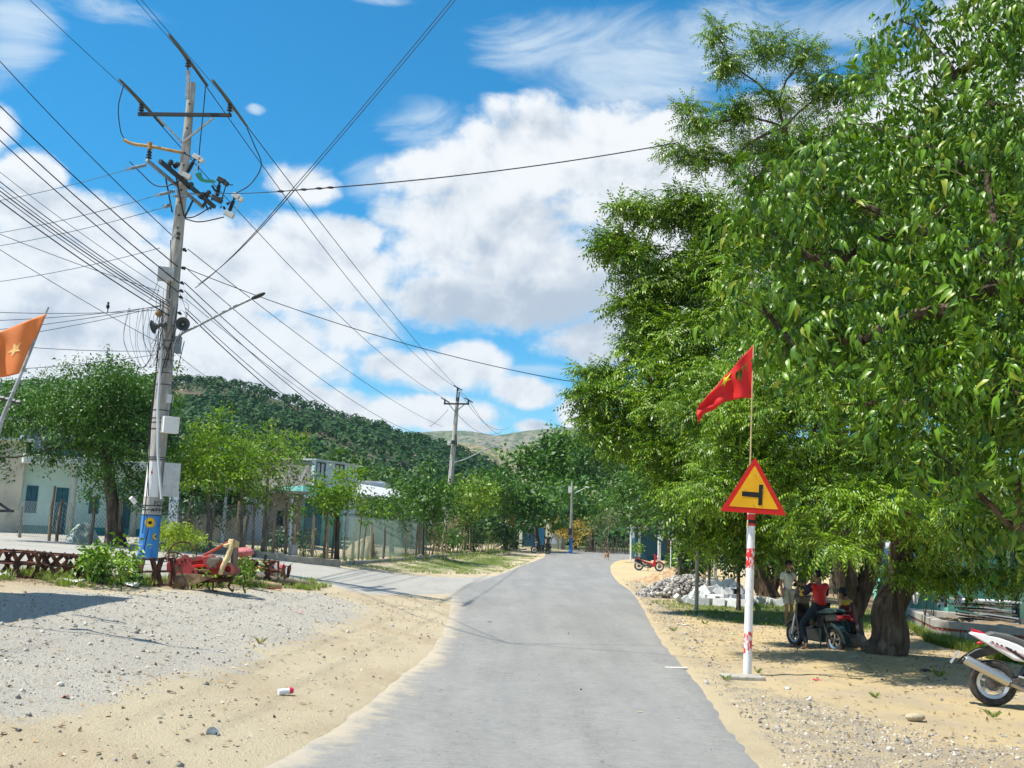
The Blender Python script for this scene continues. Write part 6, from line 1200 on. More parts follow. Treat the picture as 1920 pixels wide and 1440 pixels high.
crm = mat('cream_worn', (.62, .50, .26), .7, col2=(.45, .33, .16), scale=7, col3=(.35, .10, .04), scale3=3, thr3=(.62, .72)); m_ = MB(); m_.tube(catm([at(413, 1077, TY-.5), at(418, 1062, TY-.5), at(428, 1042, TY-.45), at(434, 1022, TY-.4)], 4), [.05]*6+[.055]*7, 10); m_.beam(at(421, 1024, TY-.42), at(442, 1018, TY-.3), .16, .06); m_.beam(at(432, 1016, TY-.4), at(444, 1022, TY-.2), .12); m_.build('cream_lever', crm, tl, True, False, .01)
m_ = MB(); m_.beam(at(443, 1024, TY-.1), at(440, 1080, TY-.1), .07, .1); m_.beam(at(436, 1030, TY+.1), at(438, 1078, TY+.1), .07, .08); m_.build('side_bar', mat('dull_iron', (.14, .12, .10), .8), tl, local=False)
m_ = MB(); m_.lathe([(.0, -.1), (.12, -.1), (.12, .1), (.06, .1), (.05, 0), (0, 0)], 18, Matrix.Translation(at(430, 1067, TY-.4)) @ Matrix.Rotation(R_(90), 4, 'X')); m_.build('shaft_socket', rp, tl, True, False)
m_ = MB()
for k in range(9): p = at(random.uniform(392, 418), random.uniform(1046, 1062), TY-.45); m_.box(p, (.08, .08, .07), Matrix.Rotation(random.uniform(0, 2), 3, 'Y'))
m_.cyl(at(398, 1054, TY-.6), at(412, 1050, TY-.2), .07); m_.build('gearbox', mat('greasy_metal', (.22, .18, .14), .5, metal=.4), tl, local=False, bevel=.01)
m_ = MB(); m_.cyl(at(330, 1090, TY-.2), at(436, 1086, TY-.2), .05)
for i in range(16): t = i/15; p = at(335+t*98, 1090-4*t, TY-.2); a_ = i*1.1; m_.tube([p, p+Vector((0, math.cos(a_)*.2, math.sin(a_)*.2)), p+Vector((.06, math.cos(a_+.4)*.24, math.sin(a_+.4)*.24))], .018, 5)
m_.build('tine_rotor', rust, tl, local=False); m_ = MB()
for x, y in ((341, 1053), (347, 1050), (338, 1060), (352, 1085), (362, 1072), (372, 1072)): m_.cyl(at(x, y, TY-.46), at(x, y, TY-.43), .022, n=10)
m_.build('bolt_holes', blackp, tl, local=False); m_ = MB(); m_.ball(at(458, 1035, TY+1.5), (.22, .2, .10), 14, 9); m_.ball(at(446, 1036, TY+1.6), (.14, .15, .08), 12, 8); tag(m_.build('plastic_bundle', mat('pink_plastic', (.62, .20, .20), .5, col2=(.5, .12, .12), scale=8, bump=.03), smooth=True), 'crumpled pink plastic bundle behind the red tiller', 'bundle')
h2y = gp(500, 1087).y+.5; g = empty('tiller_hood', gp(505, 1086), 'long red curved hood of a second tiller lying beyond the rusty cage wheel', 'tiller hood')
V = []; 
for i in range(13):
    t = i/12; c = at(450+t*88, 1047+t*15, h2y+.0)
    for j in range(9): a_ = math.pi*(.05+.55*j/8); V.append(c+Vector((0, -math.cos(a_)*.22, math.sin(a_)*.22-.22)))
m_ = MB(); m_.add(V, [tuple(int(q) for q in f_) for f_ in grid_faces(9, 13)]); o_ = m_.build('hood', rp, g, True, False); s_ = o_.modifiers.new('s', 'SOLIDIFY'); s_.thickness = .02
for x in (534, 545): pslab('end_plate', [(x-9, 1085), (x-6, 1066), (x-2, 1056), (x, 1062), (x+2, 1085)] if x < 540 else [(x-9, 1084), (x-6, 1062), (x, 1058), (x+1, 1066), (x-4, 1084)], h2y-.3+.3*(x > 540), .03, rust, g)
m_ = MB(); m_.beam(at(496, 1054, h2y-.2), at(499, 1040, h2y-.2), .07); m_.beam(at(458, 1050, h2y-.3), at(524, 1072, h2y-.3), .05); m_.build('bracket', dsteel, g, local=False)
pslab('side_sheet', [(458, 1052), (526, 1060), (514, 1082), (462, 1078)], h2y-.2, .02, white, g)
for lb, a_, b_, r_ in (('long weathered log lying in the weeds right of the tiller', (462, 1086), (580, 1102), .085), ('shorter pale log with a rounded end beside the long log', (462, 1096), (528, 1105), .075)):
    p, q = gp(*a_), gp(*b_); m_ = MB(); m_.tube([p.lerp(q, t)+Vector((0, 0, r_*.8)) for t in (0, .3, .6, .93, 1)], [r_, r_*1.05, r_, r_*.9, r_*.6], 12, jit=.08); tag(m_.build('log', woodl if r_ < .08 else wood, smooth=True), lb, 'log')
# --- right: mint house, foundation, washing
a = at(1778, 1160, 29); b = at(2300, 1170, 29.5); z0 = hz(13, 29)-.15; f = Fac(a, b, z0); g = empty('house', a, 'mint green house with a dark blue door at the right edge', 'house'); mg = mat('mint_green', (.13, .42, .34), .8, col2=(.18, .48, .40), scale=2); lg = mat('light_green', (.30, .52, .34), .8, col2=(.36, .56, .40), scale=3)
u0, _ = f.uz(1881, 1170); u1, _ = f.uz(1893, 1170); u2, z2 = f.uz(1908, 1060); part(f, 'wall', [(0, u0, 0, 3.2, -5, 0)], mg, g); part(f, 'pilaster', [(u0, u1, 0, 3.2, -1, .12)], lg, g); part(f, 'door', [(u1, u2, 0, 2.3, -.1, -.04), (u1, u1+.05, 0, 2.3, -.04, .0), (u2-.05, u2, 0, 2.3, -.04, 0)], mat('dark_blue_door', (.01, .055, .085), .5), g); part(f, 'side_wall', [(u2, f.L, 0, 3.2, -5, .05), (u1, u2, 2.3, 3.2, -5, -.0)], lg, g); part(f, 'roof', [(-.4, f.L, 3.2, 3.3, -5.4, 1.0)], metalroof, g)
g = empty('lean_to', at(1700, 1120, 31), 'dark lean-to shed with a corrugated roof edge behind the thick trunk', 'shed'); pslab('wall', [(1698, 1050), (1750, 1052), (1750, 1118), (1698, 1116)], 31, 2, mat('dark_teal_board', (.02, .045, .05), .8), g); m_ = MB()
for i in range(26): p = at(1660+i*4, 1046+i*.18, 30); m_.cyl(p, p+Vector((0, 2.4, .5)), .035, n=6)
m_.build('roof', metalroof, g, True, False); pslab('notice', [(1718, 1063), (1733, 1063), (1733, 1082), (1718, 1082)], 30.95, .02, cream, g)
for lb, x, y0_, y1_, r_, M_ in (('pale blue steel pole by the corner of the foundation', 1709, 1030, 1160, .05, mat('blue_pipe', (.22, .34, .38), .5)), ('square concrete post next to the thick trunk', 1696, 1040, 1140, .07, conc)):
    p = gp(x, y1_); m_ = MB(); m_.cyl(p, at(x-1, y0_, p.y), r_); tag(m_.build('post', M_, smooth=True), lb, 'post')
LY_ = 24; la = at(1688, 1110, LY_); lb_ = at(1850, 1118, LY_); m_ = MB(); m_.tube([la.lerp(lb_, i/12)-Vector((0, 0, .08*4*(i/12)*(1-i/12))) for i in range(13)], .006, 4); tag(m_.build('washing_line', wireg), 'thin washing line strung beyond the foundation', 'washing line')
def garment(name, label, pts, M, dy=0, seed=0):
    q_ = random.Random(seed); vs = []; c = (sum(p[0] for p in pts)/len(pts), sum(p[1] for p in pts)/len(pts)); Y = LY_+dy; mb = MB(); n = len(pts); P2 = []
    for i in range(n):
        for k in range(3): t = k/3; P2.append((pts[i][0]*(1-t)+pts[(i+1) % n][0]*t, pts[i][1]*(1-t)+pts[(i+1) % n][1]*t))
    n = len(P2); mid = [((p[0]+c[0])/2, (p[1]+c[1])/2) for p in P2]; D = lambda p: .04*math.sin(p[0]*.9+seed)
    for dd, rev in ((0, 0), (.015, 1)):
        V = [at(p[0], p[1], Y+D(p)+dd) for p in P2]+[at(p[0], p[1], Y+D(p)+dd) for p in mid]+[at(*c, Y+D(c)+dd)]; F = [(i, (i+1) % n, n+(i+1) % n, n+i) for i in range(n)]+[(n+i, n+(i+1) % n, 2*n) for i in range(n)]; mb.add(V, [tuple(reversed(f_)) if rev else f_ for f_ in F])
    return tag(mb.build(name, M, smooth=True), label, 'clothing', 'washing on the line')
wcl = mat('white_cloth', (.68, .66, .66), .85); prc = mat('print_cloth', (.60, .60, .60), .85, col2=(.05, .05, .06), scale=14, thr=(.48, .52)); pk = mat('pink_stripe', (.62, .42, .60), .85, col2=(.72, .62, .72), scale=10, stretch=(6, 1, .2)); bkc = mat('black_cloth', (.012, .012, .015), .9)
garment('shirt', 'white and red garment hanging closest to the thick trunk', [(1695, 1110), (1706, 1110), (1706, 1118), (1704, 1123), (1696, 1123), (1695, 1118)], mat('red_white', (.68, .66, .66), .85, col2=(.5, .05, .07), scale=5, stretch=(.3, 1, 3), thr=(.5, .55)), 0, 1)
garment('shirt', 'white garment with a pink lower hem, second on the washing line', [(1711, 1111), (1722, 1111), (1722, 1124), (1719, 1133), (1712, 1132)], wcl, .05, 2); garment('trousers', 'black and white patterned trousers on the washing line', [(1758, 1114), (1776, 1115), (1776, 1139), (1769, 1139), (1767, 1126), (1763, 1139), (1757, 1139)], prc, 0, 3)
garment('shirt', 'pale pink striped shirt on the washing line', [(1789, 1117), (1793, 1115), (1799, 1115), (1804, 1118), (1804, 1124), (1802, 1134), (1791, 1134), (1790, 1126)], pk, 0, 4); garment('shirt', 'black garment at the right end of the washing line', [(1810, 1120), (1815, 1118), (1824, 1119), (1826, 1124), (1822, 1130), (1816, 1128), (1813, 1139), (1809, 1134)], bkc, 0, 5)
bs = empty('board_stack', at(1846, 1170, 26), 'stack of grey planks and sheets leaning against the mint green house', 'board stack'); pm = [mat('plank_grey', (.36, .35, .33), .8, col2=(.2, .19, .18), scale=6), mat('plank_white', (.6, .6, .6), .7), wood]
for i in range(11): t = i/10; m_ = MB(); m_.box(at(1850+random.uniform(-6, 6)-(8 if i > 7 else 0), 1168-i*4.2, 27), (1.15 if i < 8 else 1.5, .9, .035), Matrix.Rotation(R_(2.5+random.uniform(-4, 4)-(2 if i > 7 else 0)), 3, 'Y')); m_.build('board', pm[i % 3], bs, local=False)
# foundation ring
fd = empty('foundation', gp(1770, 1205), 'unfinished rectangular house foundation of grey blocks with a red brick band', 'foundation'); A1 = gp(1752, 1196); B1 = gp(1990, 1222); C1 = gp(1702, 1168); D1 = C1+(B1-A1)*1.1; fc_ = mat('foundation_concrete', (.44, .41, .36), .9, col2=(.32, .30, .27), scale=3, bump=.01)
def fwall(a, b, nm, zs=(.24, .30, .46)):
    f = Fac(a, b, min(hz(a.x, a.y), hz(b.x, b.y))-.05); part(f, nm, [(0, f.L, 0, zs[0], -.2, 0)], conc, fd); part(f, 'mortar_joints', [(i*.42+.2, i*.42+.215, 0, zs[0], -.002, .003) for i in range(int(f.L/.42))], dsteel, fd); part(f, 'brick_course', [(i*.13, i*.13+.11, zs[0]+.005, zs[1]-.005, -.2, .006) for i in range(int(f.L/.13))], brick, fd); part(f, 'bond_beam', [(-.02, f.L+.02, zs[1], zs[2], -.22, .02)], fc_, fd, .008)
fwall(A1, B1, 'block_wall'); fwall(C1, A1, 'block_wall'); f = Fac(C1, D1, hz(C1.x, C1.y)-.02); part(f, 'rear_beam', [(0, f.L, 0, .42, -.2, 0)], fc_, fd, .008)
V = []; n1_, n2_ = 30, 14
for i in range(n1_):
    for j in range(n2_): p = A1.lerp(B1, i/(n1_-1)).lerp(C1.lerp(D1, i/(n1_-1)), .04+.92*j/(n2_-1)); V.append((p.x, p.y, hz(p.x, p.y)+.27+.12*mn.noise((p.x*1.5, p.y*1.5, 1))))
m_ = MB(); m_.add(V, [tuple(int(t) for t in q)[::-1] for q in grid_faces(n2_, n1_)]); m_.build('soil_fill', dirt, fd, True, False)
m_ = MB(); b = gp(1692, 1190); 
for i in range(4): m_.box(b+Vector((0, 0, .05+i*.075)), (.26-.02*(i % 2), .2, .065), Matrix.Rotation(i*.4, 3, 'Z'))
tag(m_.build('brick_pile', brick, bevel=.005), 'small pile of red bricks behind the thick trunk', 'brick pile')
# ---------------------------------------------------------------- motorbikes
tyre_m = mat('tyre', (.02, .02, .021), .85, col2=(.06, .055, .05), scale=14); chrome = mat('chrome', (.62, .62, .60), .22, metal=1.0); alloy = mat('alloy', (.55, .57, .60), .35, metal=.6); engine_m = mat('engine', (.07, .07, .072), .5, metal=.5, col2=(.16, .15, .14), scale=16)
seatm = mat('seat_vinyl', (.015, .016, .018), .45); bred = mat('bike_red', (.48, .008, .03), .25, coat=.6); bwhite = mat('bike_white', (.78, .78, .80), .3, coat=.5); bblack = mat('bike_black', (.012, .013, .015), .3, coat=.4); lens = mat('lens_red', (.55, .01, .03), .2, coat=.5); alu = mat('brushed_can', (.50, .49, .46), .32, metal=.9)
def wheel(g, x, R, M, w=.045, kind='alloy', y=0):
    mb = MB(); q = Matrix.Translation((x, y, R)) @ Matrix.Rotation(R_(90), 4, 'X'); r_ = R-w
    mb.lathe([(R-w*1.9, -w*.7), (R-w*1.3, -w), (R-w*.5, -w*.95), (R-w*.1, -w*.5), (R, 0), (R-w*.1, w*.5), (R-w*.5, w*.95), (R-w*1.3, w), (R-w*1.9, w*.7)], 40, q, True); o = mb.build('wheel', tyre_m, g, True); mb = MB()
    mb.lathe([(R-w*2.6, -w*.55), (R-w*1.8, -w*.75), (R-w*1.7, 0), (R-w*1.8, w*.75), (R-w*2.6, w*.55)], 40, q, True); mb.build('rim', M, o, True); mb = MB()
    if kind == 'alloy':
        for i in range(5): a = 2*math.pi*i/5+.3; mb.beam((x, y, R), (x+math.cos(a)*(R-w*2.3), y, R+math.sin(a)*(R-w*2.3)), .03, .045, up=(0, 1, 0))
    else:
        for i in range(24): a = 2*math.pi*i/24; mb.beam((x, y+.03*(-1)**i, R), (x+math.cos(a)*(R-w*2), y, R+math.sin(a)*(R-w*2)), .005)
    mb.build('spokes', M, o); mb = MB(); mb.cyl((x, y-.06, R), (x, y+.06, R), .045, n=14); mb.cyl((x, y-.055, R), (x, y-.05, R), .10, n=24); mb.build('hub', engine_m, o, True); return o
def P_(g, name, out, th, M, y=0, bev=.01, label=None):
    mb = MB(); mb.prism(out, th, Matrix.Translation((0, y, 0)), bev); o = mb.build(name, M, g, False, bevel=.008 if th > .03 else 0)
    if label: o['label'] = label
    return o
def T_(g, name, pts, r, M, n=8): mb = MB(); mb.tube(pts, r, n); return mb.build(name, M, g, True)
def underbone(label, loc, rz, body, seatc=seatm, tail=False):
    g = empty('motorbike', loc, label, 'motorbike', rz=rz); R = .285
    wheel(g, -.61, R, alloy if body is bwhite else chrome, .045, 'alloy' if body is bwhite else 'wire'); wheel(g, .62, R, chrome, .04, 'alloy' if body is bwhite else 'wire')
    for s in (-1, 1): T_(g, 'fork', [(.62, s*.07, R), (.52, s*.07, .56), (.44, s*.05, .76)], [.022, .026, .024], chrome); T_(g, 'shock_absorber', [(-.60, s*.11, .30), (-.50, s*.11, .46), (-.42, s*.11, .60)], [.02, .035, .02], bblack)
    P_(g, 'front_fender', [(.36, .50), (.46, .60), (.62, .64), (.78, .58), (.92, .42), (.95, .33), (.90, .35), (.82, .50), (.72, .57), (.62, .59), (.52, .56), (.44, .50)], .11, body)
    T_(g, 'swingarm', [(-.61, -.08, R), (-.1, -.09, .31)], .024, engine_m); T_(g, 'swingarm', [(-.61, .08, R), (-.1, .09, .31)], .024, engine_m)
    mb = MB(); mb.ball((.06, 0, .33), (.20, .12, .12), 14, 10); mb.cyl((.16, 0, .34), (.34, 0, .38), .07, .065); mb.cyl((0, -.14, .31), (0, .14, .31), .09); mb.build('engine', engine_m, g, True)
    P_(g, 'leg_shield', [(.20, .26), (.30, .24), (.42, .44), (.40, .62), (.44, .78), (.36, .84), (.30, .66), (.22, .50), (.16, .36)], .34, body, bev=.03)
    P_(g, 'side_panel', [(.20, .46), (.0, .50), (-.3, .59), (-.62, .71), (-.80, .77), (-.79, .74), (-.5, .63), (-.3, .53), (-.05, .43), (.18, .38)], .21, body, bev=.01)
    P_(g, 'seat', [(.14, .62), (.02, .68), (-.2, .72), (-.42, .78), (-.66, .80), (-.70, .76), (-.45, .68), (-.1, .60), (.1, .56)], .22, seatc, bev=.02)
    P_(g, 'under_panel', [(.1, .50), (-.2, .56), (-.6, .70), (-.86, .64), (-.90, .52), (-.84, .44), (-.74, .56), (-.5, .56), (-.2, .44), (.1, .38)], .13, bblack, bev=.02)
    T_(g, 'grab_rail', [(-.50, .1, .80), (-.76, .1, .86), (-.84, 0, .86), (-.76, -.1, .86), (-.50, -.1, .80)], .013, alu)
    P_(g, 'front_cowl', [(.34, .80), (.46, .74), (.54, .80), (.46, .92), (.36, 1.0), (.30, .98), (.30, .88)], .20, body, bev=.03); mb = MB(); mb.ball((.50, 0, .86), (.05, .08, .06), 12, 8); mb.build('headlight', chrome, g, True)
    T_(g, 'handlebar', [(.20, .34, .98), (.30, .16, 1.02), (.34, 0, 1.0), (.30, -.16, 1.02), (.20, -.34, .98)], .016, bblack); 
    for s in (-1, 1): T_(g, 'grip', [(.20, s*.36, .975), (.235, s*.25, 1.0)], .022, bblack); T_(g, 'mirror_stem', [(.27, s*.24, 1.01), (.25, s*.30, 1.14)], .006, bblack); mb = MB(); mb.ball((.245, s*.31, 1.17), (.012, .05, .035), 10, 6); mb.build('mirror', bblack, g, True)
    T_(g, 'exhaust', [(.22, -.10, .30), (.10, -.13, .20), (-.2, -.15, .22), (-.42, -.16, .30)], [.018, .02, .022, .03], engine_m); T_(g, 'muffler', [(-.38, -.17, .30), (-.46, -.17, .33), (-.86, -.17, .50), (-.90, -.17, .52)], [.035, .052, .052, .035], chrome, 14)
    mb = MB(); mb.ball((-.86, 0, .70), (.05, .08, .04), 12, 8); mb.build('tail_light', lens, g, True); P_(g, 'chain_case', [(-.66, .36), (-.05, .38), (-.02, .28), (-.6, .24)], .03, bblack, y=.11)
    T_(g, 'stand', [(-.06, .10, .26), (-.10, .2, .0)], .014, bblack); T_(g, 'stand', [(.0, -.10, .26), (-.02, -.12, .02)], .014, bblack); return g
p = gp(1218, 1071); Y_ = p.y; sc_ = 57/FPX*Y_/1.86
b1 = underbone('red underbone motorbike parked side-on on the verge before the sand heap', p+Vector((0, .3, 0)), R_(-6), bred); 
def scale_to(g, s): g.scale = (s, s, s)
scale_to(b1, max(.9, min(1.15, sc_)))
p = at(1015, 1027, 84); p.z = hz(p.x, p.y); b2 = underbone('dark motorbike parked beside the standing man at the far fence', p, R_(200), bblack)
# white sport bike, cut off by the frame
def white_bike(label, loc, rz):
    g = empty('motorbike', loc, label, 'motorbike', rz=rz); R = .30
    wheel(g, -.62, R, alloy, .055, 'alloy'); wheel(g, .66, R, alloy, .05, 'alloy')
    for s in (-1, 1): T_(g, 'fork', [(.66, s*.09, R), (.50, s*.09, .70), (.42, s*.07, .90)], [.025, .028, .026], alloy)
    P_(g, 'swingarm', [(-.66, .33), (-.60, .27), (-.05, .30), (-.02, .42), (-.20, .42), (-.5, .36)], .03, engine_m, y=-.10); P_(g, 'swingarm', [(-.66, .33), (-.60, .27), (-.05, .30), (-.02, .42), (-.20, .42), (-.5, .36)], .03, engine_m, y=.10)
    P_(g, 'tail_fairing', [(-.90, .93), (-.86, .955), (-.55, .92), (-.30, .84), (-.08, .72), (.10, .62), (.06, .58), (-.20, .60), (-.36, .62), (-.50, .70), (-.78, .86)], .20, bwhite, bev=.03)
    for i in range(9): pass
    mb = MB(); mb.beam((-.66, -.104, .84), (-.12, -.104, .66), .004, .006, up=(0, 1, 0)); mb.beam((-.60, -.104, .80), (-.14, -.104, .64), .004, .004, up=(0, 1, 0)); mb.build('decal_lines', lens, g)
    mb = MB()
    for i in range(6): mb.box((-.62+i*.055, -.104, .845-i*.02), (.03, .003, .014), Matrix.Rotation(R_(20), 3, 'Y'))
    mb.build('decal_lettering', bblack, g)
    P_(g, 'seat', [(-.72, .935), (-.62, .975), (-.40, .95), (-.15, .86), (.05, .78), (.10, .72), (-.08, .72), (-.32, .84), (-.55, .915)], .20, mat('seat_grey', (.10, .10, .10), .6), bev=.03)
    P_(g, 'tail_light', [(-.86, .955), (-.88, 1.0), (-.76, .97), (-.66, .93), (-.70, .92)], .12, lens, bev=.01); mb = MB(); mb.ball((-.78, -.12, .82), (.04, .025, .02), 8, 6); mb.build('indicator', lens, g, True)
    P_(g, 'rear_fender', [(-.50, .72), (-.62, .80), (-.84, .72), (-.98, .62), (-1.06, .52), (-1.03, .50), (-.92, .56), (-.78, .62), (-.60, .68)], .13, bblack, bev=.015); P_(g, 'number_plate', [(-1.03, .68), (-1.02, .69), (-1.13, .52), (-1.14, .53)], .15, alloy, bev=0)
    T_(g, 'muffler', [(-.98, -.20, .61), (-.96, -.20, .60), (-.50, -.20, .37), (-.44, -.20, .335), (-.42, -.2, .325)], [.05, .062, .066, .06, .035], alu, 20); mb = MB(); mb.torus((-.44, -.20, .34), .06, .008, (.9, 0, -.45), 20, 6); mb.torus((-.985, -.20, .612), .045, .012, (.9, 0, -.45), 20, 6); mb.build('muffler_clamp', bblack, g, True)
    T_(g, 'exhaust_pipe', catm([(-.42, -.20, .325), (-.28, -.18, .26), (-.05, -.15, .20), (.2, -.12, .18), (.35, -.1, .30)], 5), .026, mat('hot_steel', (.45, .38, .28), .35, metal=.9), 12)
    mb = MB(); mb.ball((.12, 0, .36), (.22, .13, .15), 16, 10); mb.cyl((.22, 0, .42), (.36, 0, .60), .09); mb.cyl((.10, -.16, .32), (.10, .16, .32), .10, n=20); mb.build('engine', engine_m, g, True)
    for s in (-1, 1): T_(g, 'frame_rail', [(-.45, s*.09, .78), (-.1, s*.10, .56), (.05, s*.1, .36)], .02, bblack); T_(g, 'frame_rail', [(.42, s*.05, .86), (.1, s*.11, .66), (-.1, s*.1, .44)], .026, bblack)
    T_(g, 'shock_absorber', [(-.30, 0, .36), (-.16, 0, .62)], [.04, .04], bblack); T_(g, 'chain', [(-.62, .085, .36), (.0, .085, .34)], .012, engine_m); T_(g, 'foot_peg', [(-.18, -.10, .34), (-.2, -.24, .35)], .014, alloy); T_(g, 'foot_peg_bracket', [(-.32, -.12, .42), (-.1, -.14, .38), (.0, -.13, .46)], .014, alloy)
    P_(g, 'fuel_tank', [(.02, .70), (.08, .84), (.20, .92), (.36, .92), (.44, .84), (.34, .72), (.1, .66)], .24, bwhite, bev=.05); P_(g, 'side_fairing', [(.10, .30), (.45, .38), (.55, .60), (.50, .82), (.30, .78), (.16, .60)], .36, bwhite, bev=.06); P_(g, 'front_fairing', [(.44, .72), (.62, .70), (.70, .80), (.58, .95), (.46, 1.04), (.40, .92)], .26, bwhite, bev=.05)
    P_(g, 'front_fender', [(.42, .50), (.55, .62), (.72, .63), (.88, .52), (.84, .50), (.70, .58), (.56, .57), (.47, .49)], .11, bblack)
    T_(g, 'handlebar', [(.30, .32, .90), (.38, .2, .95), (.40, 0, .97), (.38, -.2, .95), (.30, -.32, .90)], .016, bblack); P_(g, 'belly_cover', [(-.02, .12), (.20, .10), (.30, .16), (.26, .26), (.04, .26)], .22, bblack, bev=.04); T_(g, 'stand', [(.0, .10, .22), (-.05, .24, .0)], .014, bblack); return g
wb = gp(1862, 1324); hd = math.atan2(-.30, .95); whb = white_bike('white motorbike with a big silver muffler, cut off by the right edge', wb-Vector((-.62*math.cos(hd), -.62*math.sin(hd), 0)), hd)
# dark electric bike the boy sits on
def ebike(label, loc, rz):
    g = empty('electric_bike', loc, label, 'electric bike', rz=rz); R = .25; dk = mat('ebike_dark', (.014, .035, .035), .28, coat=.4)
    wheel(g, -.60, R, chrome, .05, 'alloy'); wheel(g, .60, R, galv, .05, 'alloy')
    for s in (-1, 1): T_(g, 'fork', [(.60, s*.08, R), (.52, s*.08, .56), (.42, s*.05, .86)], [.022, .03, .025], alloy); T_(g, 'shock_absorber', [(-.60, s*.13, .27), (-.52, s*.13, .42), (-.42, s*.13, .56)], [.022, .045, .022], chrome if s < 0 else bblack)
    P_(g, 'rear_fender', [(-.35, .48), (-.55, .58), (-.80, .50), (-.92, .34), (-.96, .22), (-.91, .22), (-.84, .34), (-.74, .44), (-.58, .51), (-.4, .44)], .15, dk); P_(g, 'front_fender', [(.34, .42), (.44, .53), (.60, .57), (.78, .50), (.88, .36), (.82, .36), (.72, .48), (.58, .52), (.46, .48)], .12, bblack)
    P_(g, 'battery_box', [(-.30, .18), (.18, .18), (.22, .30), (.15, .42), (-.30, .46)], .24, dk, bev=.03); P_(g, 'footboard', [(-.1, .44), (.30, .34), (.32, .37), (-.1, .48)], .26, bblack, bev=.01)
    P_(g, 'leg_shield', [(.28, .34), (.34, .32), (.44, .62), (.42, .86), (.34, .88), (.36, .62)], .30, bblack, bev=.02); P_(g, 'seat_tube', [(-.12, .46), (-.30, .46), (-.36, .70), (-.16, .72)], .16, bblack)
    P_(g, 'seat', [(.02, .72), (-.05, .78), (-.30, .79), (-.44, .84), (-.72, .84), (-.78, .80), (-.70, .76), (-.4, .72), (-.1, .70)], .26, mat('seat_teal', (.02, .045, .045), .4), bev=.03); P_(g, 'tail_panel', [(-.35, .70), (-.72, .76), (-.86, .72), (-.80, .64), (-.4, .58)], .17, bblack, bev=.02)
    P_(g, 'tail_light', [(-.74, .73), (-.90, .75), (-.90, .68), (-.78, .66)], .22, lens, bev=.02); P_(g, 'number_plate_holder', [(-.84, .64), (-.86, .64), (-.95, .44), (-.93, .44)], .13, dk, bev=0)
    P_(g, 'handle_cowl', [(.30, .86), (.46, .84), (.50, .96), (.40, 1.04), (.30, 1.0)], .22, bblack, bev=.03); T_(g, 'handlebar', [(.16, .33, 1.0), (.28, .2, 1.03), (.34, 0, 1.0), (.28, -.2, 1.03), (.16, -.33, 1.0)], .016, bblack)
    for s in (-1, 1): T_(g, 'mirror_stem', [(.26, s*.22, 1.03), (.22, s*.3, 1.2)], .007, bblack); mb = MB(); mb.ball((.21, s*.31, 1.24), (.014, .055, .04), 10, 6); mb.build('mirror', bblack, g, True); mb = MB(); mb.ball((-.86, s*.16, .66), .03, 8, 6); mb.build('indicator', lens, g, True)
    T_(g, 'stand', [(-.3, .1, .2), (-.34, .2, 0)], .014, bblack); return g
er = gp(1567, 1226); eh = math.atan2(.92, -.38); U = Vector((math.cos(eh), math.sin(eh), 0)); eb_loc = er+U*.60; eb = ebike('dark electric bike with red tail light that the boy in red sits on', eb_loc, eh)
# ---------------------------------------------------------------- people and animals
skin = mat('skin', (.21, .105, .062), .55, col2=(.25, .13, .08), scale=12); hairm = mat('hair_black', (.008, .007, .007), .5)
def skinmesh(name, nodes, edges, M, parent, sub=2, root=0):
    me = bpy.data.meshes.new(name); me.from_pydata([n[0] for n in nodes], edges, []); o = bpy.data.objects.new(name, me); COL.objects.link(o); o.parent = parent; KIDS.setdefault(parent.name, []).append(o)
    sk = o.modifiers.new('skin', 'SKIN'); sk.use_smooth_shade = True
    for i, n in enumerate(nodes): r = n[1]; me.skin_vertices[0].data[i].radius = r if hasattr(r, '__len__') else (r, r)
    me.skin_vertices[0].data[root].use_root = True
    s = o.modifiers.new('sub', 'SUBSURF'); s.levels = sub; s.render_levels = sub; me.materials.append(M); return o
def chain(N, E_, start, pts):
    last = start
    for p, r in pts: N.append((tuple(p), r)); E_.append((last, len(N)-1)); last = len(N)-1
    return last
